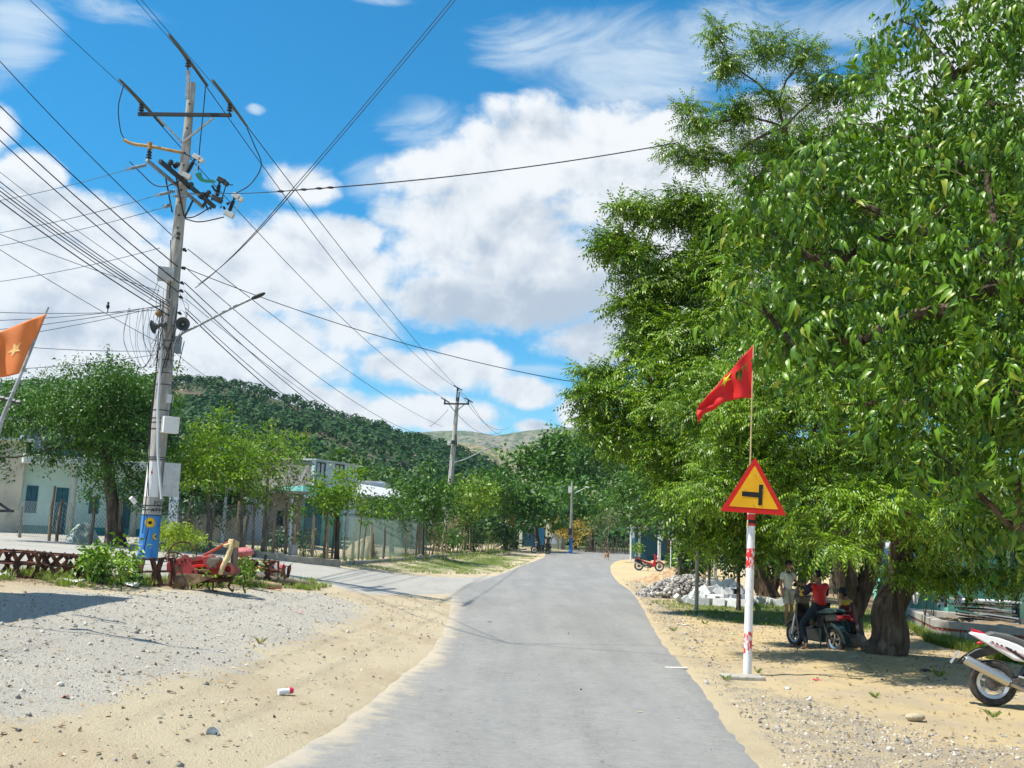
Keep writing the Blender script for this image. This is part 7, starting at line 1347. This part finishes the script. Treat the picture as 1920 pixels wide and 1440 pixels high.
def person(label, loc, rz, J, shirt, pants, sleeve=.55, pant_to='knee', shoes=None, scale=1.0, extra=None):
    g = empty('person', loc, label, 'person', rz=rz); g.scale = (scale,)*3
    V = {k: Vector(v) for k, v in J.items()}; N = [(tuple(V['pelvis']), (.115, .09))]; E_ = []
    c = chain(N, E_, 0, [(V['pelvis'].lerp(V['chest'], .5), (.105, .08)), (V['chest'], (.13, .09)), (V['neckb'], (.075, .06)), (V['neckb'].lerp(V['head'], .38), .046)])
    hd = V['head']; fw = V.get('face', Vector((0, 1, 0))).normalized(); up = (hd-V['neckb']).normalized()
    chain(N, E_, c, [(hd-up*.055+fw*.02, (.062, .066)), (hd+up*.02, (.075, .088)), (hd+up*.085, (.055, .065))])
    ci = 2
    for s in 'lr':
        sh, el, wr = V['sh'+s], V['el'+s], V['wr'+s]; d = (wr-el).normalized(); k = chain(N, E_, ci, [(sh, .055), (sh.lerp(el, .5), .044), (el, .037), (el.lerp(wr, .4), .035), (wr, .023)])
        side_ = d.orthogonal().normalized(); side_ = V['hs'+s].normalized() if 'hs'+s in V else (Vector((0, 1, 0))-d*d.y).normalized(); pn = d.cross(side_).normalized(); pl = wr+d*.05; k2 = chain(N, E_, k, [(pl, (.024, .016))])
        for q, L in ((-1.5, .055), (-.5, .07), (.5, .075), (1.5, .068)): b = pl+side_*(-q*.017)+d*.03; chain(N, E_, k2, [(b, .0085), (b+d*L*.5+pn*.008, .008), (b+d*L*.85+pn*.03, .0065)])
        chain(N, E_, k2, [(wr+d*.03+side_*.03, .0095), (wr+d*.06+side_*.045+pn*.01, .008)])
        hp, kn, an, to = V['hp'+s], V['kn'+s], V['an'+s], V['to'+s]; chain(N, E_, 0, [(hp, .078), (hp.lerp(kn, .5), .064), (kn, .048), (kn.lerp(an, .35), .046), (an, .030), (an.lerp(to, .45)-Vector((0, 0, .015)), (.036, .026)), (to, (.034, .018))])
    skinmesh('body', N, E_, skin, g)
    N = [(tuple(V['pelvis'] + (V['pelvis']-V['chest'])*.12), (.15, .115))]; E_ = []; c = chain(N, E_, 0, [(V['pelvis'].lerp(V['chest'], .5), (.14, .105)), (V['chest'], (.16, .115)), (V['neckb'].lerp(V['chest'], .15), (.085, .07))])
    for s in 'lr': sh, el = V['sh'+s], V['el'+s]; chain(N, E_, 2, [(sh, .075), (sh.lerp(el, sleeve*.6), .068), (sh.lerp(el, sleeve*1.3), .064)])
    st = skinmesh('shirt', N, E_, shirt, g)
    N = [(tuple(V['pelvis']), (.135, .11))]; E_ = []
    for s in 'lr':
        hp, kn, an = V['hp'+s], V['kn'+s], V['an'+s]
        if pant_to == 'knee': chain(N, E_, 0, [(hp, .10), (hp.lerp(kn, .5), .092), (hp.lerp(kn, .88), .088)])
        else: chain(N, E_, 0, [(hp, .10), (hp.lerp(kn, .5), .082), (kn, .066), (kn.lerp(an, .5), .056), (kn.lerp(an, .92), .052)])
    skinmesh('shorts' if pant_to == 'knee' else 'trousers', N, E_, pants, g)
    q = Matrix.Identity(3); z = up; y = (fw-z*fw.dot(z)).normalized(); x = y.cross(z); q = Matrix((x, y, z)).transposed(); mb = MB()
    hb = MB(); hb.ball((0, 0, 0), 1, 18, 12); V2 = []
    for v in hb.v:
        v = Vector(v); t = v.y; w = Vector((v.x*.086, v.y*.100-.012, v.z*.105+.040)) 
        if v.y > .2 and v.z < .45: w = Vector((v.x*.070, min(w.y, .055), max(w.z, .055)))
        elif v.z < 0: w.z = max(w.z, -.045 if v.y < -.1 else .0)
        w += Vector((random.uniform(-1, 1), random.uniform(-1, 1), random.uniform(-1, 1)))*.006; V2.append(hd+q @ w)
    mb.add(V2, hb.f); mb.build('hair', hairm, g, True)
    mb = MB()
    for s in (-1, 1): mb.ball(hd+q @ Vector((s*.03, .088, .012)), .010, 8, 6)
    mb.build('eyes', white, g, True); mb = MB(); mb.ball(hd+q @ Vector((0, .098, -.012)), (.011, .014, .016), 8, 6, q)
    for s in (-1, 1): mb.ball(hd+q @ Vector((s*.078, 0, -.005)), (.012, .022, .032), 8, 6, q)
    mb.build('nose_and_ears', skin, g, True); mb = MB(); mb.ball(hd+q @ Vector((0, .088, -.045)), (.024, .008, .008), 8, 6, q)
    mb.build('mouth', mat('lips', (.22, .07, .055), .5), g, True)
    if shoes:
        for s in 'lr': an, to = V['an'+s], V['to'+s]; mb = MB(); m_ = (an+to)/2; m_.z = min(an.z, to.z)-.035; d = (to-an); d.z = 0; mb.beam(m_-d.normalized()*.12, m_+d.normalized()*.13, .09, .025); mb.tube([m_+d.normalized()*.08+Vector((-.04, 0, .01)), m_+d.normalized()*.05+Vector((0, 0, .055)), m_+d.normalized()*.08+Vector((.04, 0, .01))], .008, 5); mb.build('sandal', shoes, g)
    return g
tee = mat('grey_tee', (.50, .54, .50), .85, col2=(.42, .46, .43), scale=5, bump=.01); shrt = mat('grey_shorts', (.22, .25, .22), .85, col2=(.34, .36, .33), scale=4)
redshirt = mat('red_jersey', (.62, .015, .015), .45, col2=(.45, .008, .01), scale=5, bump=.01, bscale=6); navy = mat('navy_trousers', (.010, .018, .032), .85)
maroon = mat('maroon_jersey', (.10, .008, .012), .6); maryel = mat('jersey_yellow', (.60, .42, .03), .6)
p = gp(1477, 1173)   # stands three-quarter to us, looking right
person('boy standing in a pale grey T-shirt and shorts, one arm stretched to the bike', p, R_(-145), dict(pelvis=(0, 0, .88), chest=(.01, -.01, 1.17), neckb=(.0, 0, 1.37), head=(.0, .03, 1.51), face=(-.25, 1, -.15), shl=(-.18, 0, 1.33), ell=(-.26, .06, 1.08), wrl=(-.16, .36, 1.06), hsl=(.3, 0, 1), shr=(.18, 0, 1.33), elr=(.24, -.03, 1.06), wrr=(.25, .04, .82),
       hpl=(-.09, 0, .84), knl=(-.12, .02, .47), anl=(-.15, -.02, .08), tol=(-.17, .14, .03), hpr=(.09, 0, .84), knr=(.10, .05, .47), anr=(.10, .02, .08), tor=(.12, .18, .03)), tee, shrt, shoes=mat('sandal_grey', (.3, .3, .28), .8), scale=.985)
rd = eb_loc+U*(-.18)
rider = person('boy in a shiny red shirt sitting on the dark electric bike, back to us', rd, eh-R_(90), dict(pelvis=(0, 0, .86), chest=(0, .06, 1.12), neckb=(0, .08, 1.30), head=(.0, .12, 1.44), face=(-.1, 1, -.1), shl=(-.17, .06, 1.26), ell=(-.25, .22, 1.06), wrl=(-.16, .44, 1.07), shr=(.17, .06, 1.26), elr=(.30, .18, 1.06), wrr=(.30, .42, 1.04),
       hpl=(-.10, .05, .82), knl=(-.30, .20, .50), anl=(-.33, .02, .10), tol=(-.36, .17, .04), hpr=(.10, .05, .82), knr=(.22, .38, .66), anr=(.14, .42, .50), tor=(.14, .56, .46)), redshirt, navy, sleeve=.5, pant_to='ankle', scale=1.0)
mb = MB(); 
for s in (-1, 1): mb = MB(); mb.tube([(s*.16, .06, 1.26), (s*.20, .11, 1.19), (s*.235, .17, 1.12), (s*.25, .20, 1.08)], [.06, .078, .072, .066], 12); mb.build('dark_sleeve', mat('navy_sleeve', (.01, .012, .03), .7), rider, True)
mb = MB(); mb.beam((-.30, .16, 1.16), (-.27, .24, 1.04), .02, .05); mb.beam((-.31, .19, 1.14), (-.285, .27, 1.03), .02, .02); mb.build('sleeve_stripe', maryel, rider)
ph = eb_loc+U*.30+Vector((0, 0, 0)); 
p = at(1600, 1195, 20.6); p.z = hz(p.x, p.y)
sit = person('boy in a maroon jersey with yellow shoulders sitting low between bike and trunk', p, R_(60), dict(pelvis=(0, 0, .44), chest=(0, .08, .70), neckb=(0, .12, .88), head=(0, .18, 1.02), face=(.15, 1, -.25), shl=(-.17, .10, .84), ell=(-.22, .26, .62), wrl=(-.10, .44, .58), shr=(.17, .10, .84), elr=(.22, .26, .62), wrr=(.10, .44, .58),
       hpl=(-.10, .04, .42), knl=(-.16, .42, .48), anl=(-.14, .44, .08), tol=(-.14, .60, .03), hpr=(.10, .04, .42), knr=(.16, .42, .48), anr=(.14, .44, .08), tor=(.14, .60, .03)), maroon, bblack, pant_to='ankle', scale=1.05)
mb = MB()
for s in (-1, 1): mb.ball((s*.165, .11, .875), (.085, .075, .06), 12, 8)
mb.build('jersey_shoulders', maryel, sit, True); m_ = MB(); m_.tube([(-.08, .19, .90), (0, .21, .82), (.08, .19, .90)], .012, 6); m_.build('jersey_collar', maryel, sit, True)
st_ = empty('boulder', p+Vector((0, -.02, 0)), 'low dark boulder the boy in maroon sits on', 'stone'); m_ = MB(); m_.ball((0, 0, .17), (.26, .24, .19), 12, 8); m_.build('stone', mat('grey_stone'), st_, True)
for lb, q in (('pair of red flip-flops by the bare foot under the bike', [(1490, 1214), (1500, 1216)]),):
    c = gp(*q[0]); g = empty('flip_flops', c, lb, 'sandals')
    for i, (dx, r_) in enumerate(((0, .3), (.22, -.2))): m_ = MB(); o = [(-.12, -.03), (-.06, -.045), (.06, -.045), (.12, -.03), (.125, .02), (.06, .045), (-.06, .035), (-.12, .025)]; q_ = Matrix.Translation((dx, 0, .015)) @ Matrix.Rotation(r_, 4, 'Z') @ Matrix.Rotation(R_(90), 4, 'X'); m_.prism(o, .022, q_); m_.tube([(dx-.03, .04, .03), (dx+.05, 0, .06), (dx-.03, -.04, .03)], .007, 5); m_.build('flip_flop', mat('flipflop_red', (.5, .02, .03), .6), g)
p = at(1027, 1029, 82); p.z = hz(p.x, p.y); person('man in dark olive clothes standing with his back to us by the far motorbike', p, 0, dict(pelvis=(0, 0, .93), chest=(0, 0, 1.24), neckb=(0, 0, 1.45), head=(0, .04, 1.60), shl=(-.19, 0, 1.41), ell=(-.27, .0, 1.14), wrl=(-.22, .14, .92), shr=(.19, 0, 1.41), elr=(.27, 0, 1.14), wrr=(.22, .14, .92), hpl=(-.09, 0, .88), knl=(-.11, .02, .49), anl=(-.12, 0, .08), tol=(-.13, .16, .03), hpr=(.09, 0, .88), knr=(.11, .02, .49), anr=(.12, 0, .08), tor=(.13, .16, .03)), mat('olive', (.028, .035, .025), .9), mat('olive2', (.018, .03, .03), .9), pant_to='ankle')
def dog(label, loc, rz, M, s=1.0, head=.12):
    g = empty('dog', loc, label, 'dog', rz=rz); g.scale = (s, s, s); N = [((-.02, 0, .42), (.09, .105))]; E_ = []
    a = chain(N, E_, 0, [((-.22, 0, .41), (.075, .085)), ((-.36, 0, .42), (.08, .09))]); b = chain(N, E_, 0, [((.16, 0, .41), (.10, .125)), ((.26, 0, .46), (.085, .10)), ((.36, 0, .56), .058), ((.43, 0, .62+head-.12), (.055, .055)), ((.52, 0, .59+head-.12), .032), ((.57, 0, .575+head-.12), .022)])
    chain(N, E_, a, [((-.44, 0, .50), .022), ((-.52, 0, .62), .016), ((-.50, 0, .70), .010)])
    for y in (-.07, .07):
        chain(N, E_, 2, [((-.34, y, .32), .055), ((-.28, y, .22), .032), ((-.38, y*1.1, .13), .018), ((-.355, y*1.1, .03), .017), ((-.32, y*1.1, .015), .018)]); chain(N, E_, 3, [((.20, y, .28), .042), ((.18, y*1.1, .17), .024), ((.20, y*1.1, .04), .017), ((.23, y*1.1, .015), .019)])
    skinmesh('body', N, E_, M, g); mb = MB()
    for y in (-.035, .035): mb.add([(.40, y-.02, .66+head-.12), (.40, y+.02, .66+head-.12), (.41, y*1.5, .74+head-.12), (.43, y, .66+head-.12)], [(0, 1, 2), (1, 3, 2), (3, 0, 2)])
    mb.build('ears', M, g); return g
dog('brown dog walking toward us on the far road', gp(1138, 1050), R_(-80), mat('dog_brown', (.30, .17, .08), .9), .95); p = gp(1013, 1036); dog('black dog standing on the verge near the dark motorbike', p, R_(200), mat('dog_black', (.012, .011, .01), .8), .85, .0)
# ---------------------------------------------------------------- small things and ground cover
def inpoly(poly, n, ylim=None):
    P = np.array([(p.x, p.y) for p in poly]); lo = P.min(0); hi = P.max(0); out = []
    while len(out) < n:
        q = lo+(hi-lo)*rng.random((n*3, 2)); k = poly_sd(poly, q[:, 0], q[:, 1]) > 0
        if ylim is not None: k &= q[:, 1] < ylim
        out += list(q[k])
    q = np.array(out[:n]); return q
def gh3(q, dz_=0):
    z = hgt(q[:, 0], q[:, 1])
    for p, r, h in MOUNDS: z = z+h*np.exp(-((q[:, 0]-p.x)**2+(q[:, 1]-p.y)**2)/r**2)
    z = z+np.array([.035*mn.noise((x*.7, y*.7, 0))+.016*mn.noise((x*2.3, y*2.3, 3))+.014*mn.noise((x*4.6, y*4.6, 6)) for x, y in q])*(q[:, 1] < 32)
    return np.column_stack([q, z+dz_])
def offroad(q): 
    s_ = np.maximum(poly_sd(RP, q[:, 0], q[:, 1]), poly_sd(SP, q[:, 0], q[:, 1])); return q[s_ < -.04]
RV = GP([(1165, 1085), (1260, 1200), (1330, 1290), (1480, 1440), (1600, 1560), (2300, 1560), (2100, 1300), (1700, 1180), (1400, 1110), (1220, 1086)]); LV = GP([(-150, 1120), (620, 1110), (850, 1120), (840, 1170), (700, 1310), (400, 1470), (200, 1560), (-300, 1560)])
q = offroad(inpoly(RV, 16000)); w_ = np.array([mn.noise((x*.9, y*.9, 7)) for x, y in q]); st_d = poly_sd(STONY, q[:, 0], q[:, 1]); q = q[(w_+np.clip(st_d, -.6, .6)*1.1+rng.normal(0, .2, len(q))) > -.05]
sz = np.minimum(.05, .006+rng.pareto(2.6, len(q))*.007); stones('pebbles', 'grey pebbles and chips strewn over the right verge', gh3(q, .0)+np.column_stack([np.zeros((len(q), 2)), sz*.25]), sz, stm)
sto = bpy.data.materials.new('warm_stone'); sto.use_nodes = True; _stm(sto, (.17, .15, .13), (.42, .36, .28), (.50, .46, .40))
q = offroad(inpoly(GP([(1420, 1310), (1560, 1330), (1900, 1400), (2100, 1480), (1700, 1560), (1520, 1500), (1440, 1400), (1360, 1310)]), 2300)); sz = rng.uniform(.006, .034, len(q))*rng.uniform(.4, 1, len(q)); stones('coarse_stones', 'coarser grey stones embedded near the lower right road edge', gh3(q)-np.column_stack([np.zeros((len(q), 2)), sz*.1]), sz, sto)
q = offroad(inpoly(GRAVEL, 9000)); sz = np.minimum(.032, .005+rng.pareto(2.8, len(q))*.005); stg = bpy.data.materials.new('pale_chip'); stg.use_nodes = True; _stm(stg, (.32, .30, .26), (.54, .50, .43), (.20, .185, .165)); stones('gravel', 'pale gravel chips on the forecourt at the left', gh3(q)+np.column_stack([np.zeros((len(q), 2)), sz*.2]), sz, stg)
q = offroad(inpoly(LV, 2600)); sz = np.minimum(.04, .005+rng.pareto(2.4, len(q))*.005); stones('scattered_stones', 'small dark stones scattered on the sandy strip at the left', gh3(q)+np.column_stack([np.zeros((len(q), 2)), sz*.2]), sz, stm)
q = inpoly(GP([(330, 1560), (480, 1440), (830, 1170), (1020, 1045), (1160, 1060), (1300, 1290), (1480, 1500)]), 420); sz = .004+rng.pareto(2.5, len(q))*.003; sz = np.minimum(sz, .02); z_ = hgt(q[:, 0], q[:, 1])+.012; stones('road_grit', 'loose grit and crumbs on the asphalt', np.column_stack([q, z_+sz*.2]), sz, stm)
# dry leaves and litter flakes
def flakes(name, label, q, sz, M, up=.01, cat='leaf litter'):
    n = len(q); tv = np.array([(-1, 0, 0), (0, -.42, .12), (1, 0, .05), (0, .42, .15)]); Rm = frames(np.column_stack([rng.normal(0, 1, (n, 2)), rng.normal(0, .25, n)])); P = gh3(q, up); v, f_ = scatter(tv, [np.array([(0, 1, 2, 3)])], P, Rm, sz); tag(npmesh(name, v, f_, M), label, cat, kind='stuff')
lm = bpy.data.materials.new('dry_litter'); lm.use_nodes = True; _stm(lm, (.10, .06, .03), (.36, .25, .12), (.50, .44, .34))
q = np.concatenate([offroad(inpoly(GP([(1165, 1095), (1240, 1190), (1300, 1240), (1500, 1240), (1900, 1330), (1950, 1210), (1500, 1130), (1240, 1110)]), 5200)), offroad(inpoly(GRASS3, 2600)), offroad(inpoly(RV, 1500)), offroad(inpoly(LV, 1500)), offroad(inpoly(RV, 2500))])
flakes('leaf_litter', 'dry fallen leaves and scraps on the verges', q, rng.uniform(.012, .045, len(q)), lm)
# grass tufts
def tufts(name, label, q, M, hmin, hmax, blades=9, wide=.006, cat='grass', kind='stuff'):
    tps = []
    for s_ in range(4):
        r = random.Random(s_); P = []
        for i in range(blades):
            a = r.uniform(0, 6.28); L = r.uniform(.5, 1); ln = r.uniform(.2, .9); d = np.array([math.cos(a), math.sin(a), 0]); n_ = np.array([-d[1], d[0], 0])*wide/.1; b = d*r.uniform(0, .25)
            P.append((np.array([b-n_*.5, b+n_*.5, b+d*ln*.35*L+[0, 0, .62*L]+n_*.35, b+d*ln*.35*L+[0, 0, .62*L]-n_*.35, b+d*ln*L+[0, 0, .9*L]]), np.array([(3, 2, 4)]), np.array([(0, 1, 2, 3)])))
        tps.append(join(P))
    n = len(q); P = gh3(q, -.005); w = rng.integers(0, 4, n); ang = rng.uniform(0, 6.28, n); Rm = np.zeros((n, 3, 3)); Rm[:, 0, 0] = np.cos(ang); Rm[:, 0, 1] = -np.sin(ang); Rm[:, 1, 0] = np.sin(ang); Rm[:, 1, 1] = np.cos(ang); Rm[:, 2, 2] = 1; Vs = []; Fs = {}; b = 0; sc = rng.uniform(hmin, hmax, n)
    for k in range(4):
        m_ = w == k
        if not m_.any(): continue
        v, f_ = scatter(tps[k][0], tps[k][1], P[m_], Rm[m_], sc[m_]); Vs.append(v)
        for ff in f_: Fs.setdefault(ff.shape[1], []).append(ff+b)
        b += len(v)
    tag(npmesh(name, np.concatenate(Vs), [np.concatenate(x) for x in Fs.values()], M), label, cat, kind=kind)
gm_ = leafmat('grass_green', (.09, .17, .02), (.22, .28, .05), (.40, .34, .14), rough=.6, trans=.3, vscale=1.5); gd_ = leafmat('grass_dry', (.30, .26, .10), (.42, .36, .18), (.15, .2, .04), rough=.8, trans=.2, vscale=1)
def noisy(q, thr, f=1.2, z=3): return q[np.array([mn.noise((x*f, y*f, z)) for x, y in q]) > thr]
tufts('grass', 'patchy green grass on the verge by the side road', noisy(offroad(inpoly(GRASS1, 9000)), -.02, .5), gm_, .05, .12)
tufts('verge_grass', 'green grass strip in front of the white blocks', noisy(offroad(inpoly(GRASS2, 7000)), -.12), gm_, .05, .13)
tufts('weeds', 'weeds growing among the rusty cage wheels and the tiller', noisy(offroad(inpoly(GRASS3, 2400)), .0), gm_, .08, .24)
tufts('foundation_weeds', 'grass growing against the block foundation', noisy(inpoly(GP([(1700, 1172), (1740, 1205), (1800, 1222), (1920, 1250), (1950, 1235), (1800, 1208), (1752, 1198)]), 1500), -.2), gm_, .10, .30)
tufts('sparse_grass', 'sparse dry tufts on the right verge', noisy(offroad(inpoly(RV, 700)), .12, 1.5), gd_, .03, .08)
tufts('kerb_weeds', 'weeds along the fence kerb', noisy(offroad(inpoly(GP([(300, 1020), (640, 1048), (960, 1026), (960, 1036), (640, 1060), (300, 1032)]), 1600)), -.1), gm_, .10, .35)
TG = 'single grass tufts on the sand'
for i, (x, y, s_, dry) in enumerate(((487, 1206, .10, 1), (1420, 1262, .10, 0), (1360, 1275, .09, 0), (1760, 1268, .13, 0), (1862, 1345, .10, 0), (1640, 1307, .08, 0), (1262, 1183, .10, 0), (1322, 1170, .09, 0))):
    b = gp(x, y); mb = MB()
    for k in range(26): a = random.uniform(0, 6.28); d = Vector((math.cos(a), math.sin(a), 0)); l = s_*random.uniform(.6, 1.2); c = b+d*random.uniform(0, s_*.4); n_ = Vector((-d.y, d.x, 0))*.004; mb.add([c-n_, c+n_, c+d*l*.35+Vector((0, 0, l*.6)), c+d*l*.8+Vector((0, 0, l*.8))], [(0, 1, 2), (0, 2, 3)])
    tag(mb.build('grass_tuft', gm_ if not dry else gd_), ['yellowing tuft alone on the left gravel', 'tuft behind the sign footing', 'tuft before the sign footing, left of the post', 'green tuft beside the black bag', 'small tuft under the white motorbike', 'tiny tuft on the sand right of the footing', 'tuft on the road edge left of the sign', 'tuft between the blocks and the road edge'][i], 'grass tuft', TG)
# litter
c = gp(536, 1302); g = empty('drink_cup', c, 'crushed clear plastic bottle with a red end on the sand', 'litter'); q = Matrix.Translation(c*0+Vector((0, 0, .035))) @ Matrix.Rotation(R_(35), 4, 'Z') @ Matrix.Rotation(R_(85), 4, 'Y')
clear = mat('clear_plastic', (.75, .78, .80), .15, spec=.8); m_ = MB(); m_.lathe([(.0, -.09), (.034, -.09), (.036, -.05), (.028, 0), (.033, .03)], 14, q); m_.build('bottle', clear, g, True); m_ = MB(); m_.lathe([(.035, .03), (.033, .07), (.015, .085), (0, .085)], 14, q); m_.build('red_end', mat('litter_red', (.65, .03, .08), .4), g, True)
c = gp(400, 1378); m_ = MB(); m_.lathe([(.0, 0), (.05, 0), (.055, .04), (.05, .06)], 18, Matrix.Translation(c+Vector((0, 0, .01))) @ Matrix.Rotation(R_(70), 4, 'X')); tag(m_.build('litter_cup', clear, smooth=True), 'clear plastic cup lying on the sand in front', 'litter')
def scrap(label, x, y, w, d, M, h=.01, rz=0, name='litter_scrap'):
    c = gp(x, y); mb = MB(); n = 5; V = []
    for i in range(n):
        for j in range(4): V.append((c.x+(i/(n-1)-.5)*w*math.cos(rz)-(j/3-.5)*d*math.sin(rz), c.y+(i/(n-1)-.5)*w*math.sin(rz)+(j/3-.5)*d*math.cos(rz), c.z+.01+random.uniform(0, h)))
    mb.add(V, [tuple(int(t) for t in f_)[::-1] for f_ in grid_faces(4, n)]); o = mb.build(name, M); tag(o, label, 'litter'); s_ = o.modifiers.new('s', 'SOLIDIFY'); s_.thickness = .003
LW = mat('litter_white', (.72, .72, .72), .6); LP = mat('litter_pink', (.55, .25, .22), .7); LB = mat('litter_black', (.012, .012, .014), .4); LR = mat('litter_red', (.65, .03, .08), .4)
for a in (('white paper strip on the gravel', 410, 1223, .16, .03, LW, .01), ('pink wrapper lying on the left gravel', 122, 1310, .06, .05, LP, .03), ('white plastic bag in front of the second cage wheel', 133, 1094, .45, .2, LW, .10), ('white bag scrap by the foot of the shrub', 245, 1102, .25, .15, LW, .12), ('small white cup standing in the litter below the pole', 263, 1092, .08, .08, LW, .12),
          ('pinkish rag at the foot of the shrub', 202, 1088, .16, .1, LP, .10), ('white scrap by the left edge cage wheel', 4, 1083, .2, .15, LW, .1), ('red scrap beside the short log', 512, 1106, .35, .1, LR, .04), ('white scrap on the sandy corner', 752, 1142, .12, .1, LW, .03), ('pink scrap on the gravel corner', 562, 1149, .10, .08, LP, .03),
          ('clear film scrap on the right verge', 1282, 1173, .3, .15, LW, .03), ('pale green scrap on the right verge', 1376, 1190, .12, .06, mat('litter_green', (.35, .55, .35), .6), .02), ('red printed packet on the sand right of the sign', 1532, 1277, .13, .08, LR, .02), ('black scrap beside the gravel heap', 1211, 1103, .35, .2, LB, .06), ('dark flake in the middle of the road', 918, 1167, .10, .06, LB, .01), ('black scrap at the lower left corner', 32, 1374, .06, .05, LB, .02),
          ('yellow leaf on the road in front', 1200, 1337, .05, .03, mat('litter_yellow', (.55, .42, .15), .8), .01), ('pale fragment at the road edge before the sign', 1268, 1253, .35, .16, mat('pale_stone', (.5, .47, .42), .9), .006)): scrap(*a)
c = gp(1745, 1255); heap('black_bag', 'torn black plastic bag at the edge of the shade', 'bag', 1718, 1765, 1259, [(0, 0), (.15, 4), (.4, 9), (.7, 8), (1, 0)], .5, LB, 9, .10, ridge=14, n=24)
c = gp(1716, 1352); m_ = MB(); m_.ball((0, 0, .045), (.13, .06, .05), 12, 8); o = m_.build('stone', mat('sandstone', (.50, .42, .28), .9, col2=(.38, .30, .2), scale=8, bump=.02), smooth=True); o.location = c; o.rotation_euler = (0, 0, .15); tag(o, 'long pale stone lying on the sand at the lower right', 'stone')
c = gp(1652, 1243); 
for i, (x, y, rx, lb) in enumerate(((1690, 1246, .30, 'broad flat stone against the root of the thick trunk'), (1605, 1240, .18, 'rounded stone left of the thick trunk'))):
    m_ = MB(); m_.ball((0, 0, .03), (rx, .16, .08), 14, 8); o = m_.build('stone', mat('sandstone'), smooth=True); o.location = gp(x, y); tag(o, lb, 'stone')
c = gp(546, 1097); g = gp(797, 1046); heap('rubble_pile', 'little pile of broken bricks on the fence ledge', 'rubble', 775, 802, 1047, [(0, 0), (.3, 8), (.6, 9), (1, 0)], .6, mat('rubble', (.32, .20, .14), .9, col2=(.42, .36, .28), scale=14), 12, .2, ridge=12, n=20)
c = gp(619, 1052); m_ = MB(); z = .32
for dx in (-.22, .22):
    for dy in (-.12, .12): m_.cyl((dx, dy, 0), (dx*.85, dy*.85, z), .025)
m_.box((0, 0, z), (.5, .32, .04)); o = m_.build('stool', mat('brown_wood', (.08, .05, .035), .8)); o.location = c; tag(o, 'small dark wooden stool on the kerb corner', 'stool')
m_ = MB(); p = gp(548, 1052); m_.cyl(p, p+Vector((0, 0, .55)), .16, n=16); tag(m_.build('concrete_stub', conc, smooth=True), 'short round concrete stub on the kerb beyond the red hood', 'concrete stub')
# ---------------------------------------------------------------- air
HZ = bpy.data.materials.new('haze_air'); HZ.use_nodes = True; k = NT(HZ.node_tree); v_ = k.n('ShaderNodeVolumePrincipled'); v_.inputs['Color'].default_value = (.55, .78, 1, 1); v_.inputs['Density'].default_value = .00010; v_.inputs['Anisotropy'].default_value = .2
o = k.n('ShaderNodeOutputMaterial'); k.t.links.new(v_.outputs[0], o.inputs['Volume'])
m_ = MB(); m_.box((0, 650, 230), (5200, 3500, 540)); tag(m_.build('haze', HZ), 'thin blue haze over the hills', 'haze', kind='stuff')
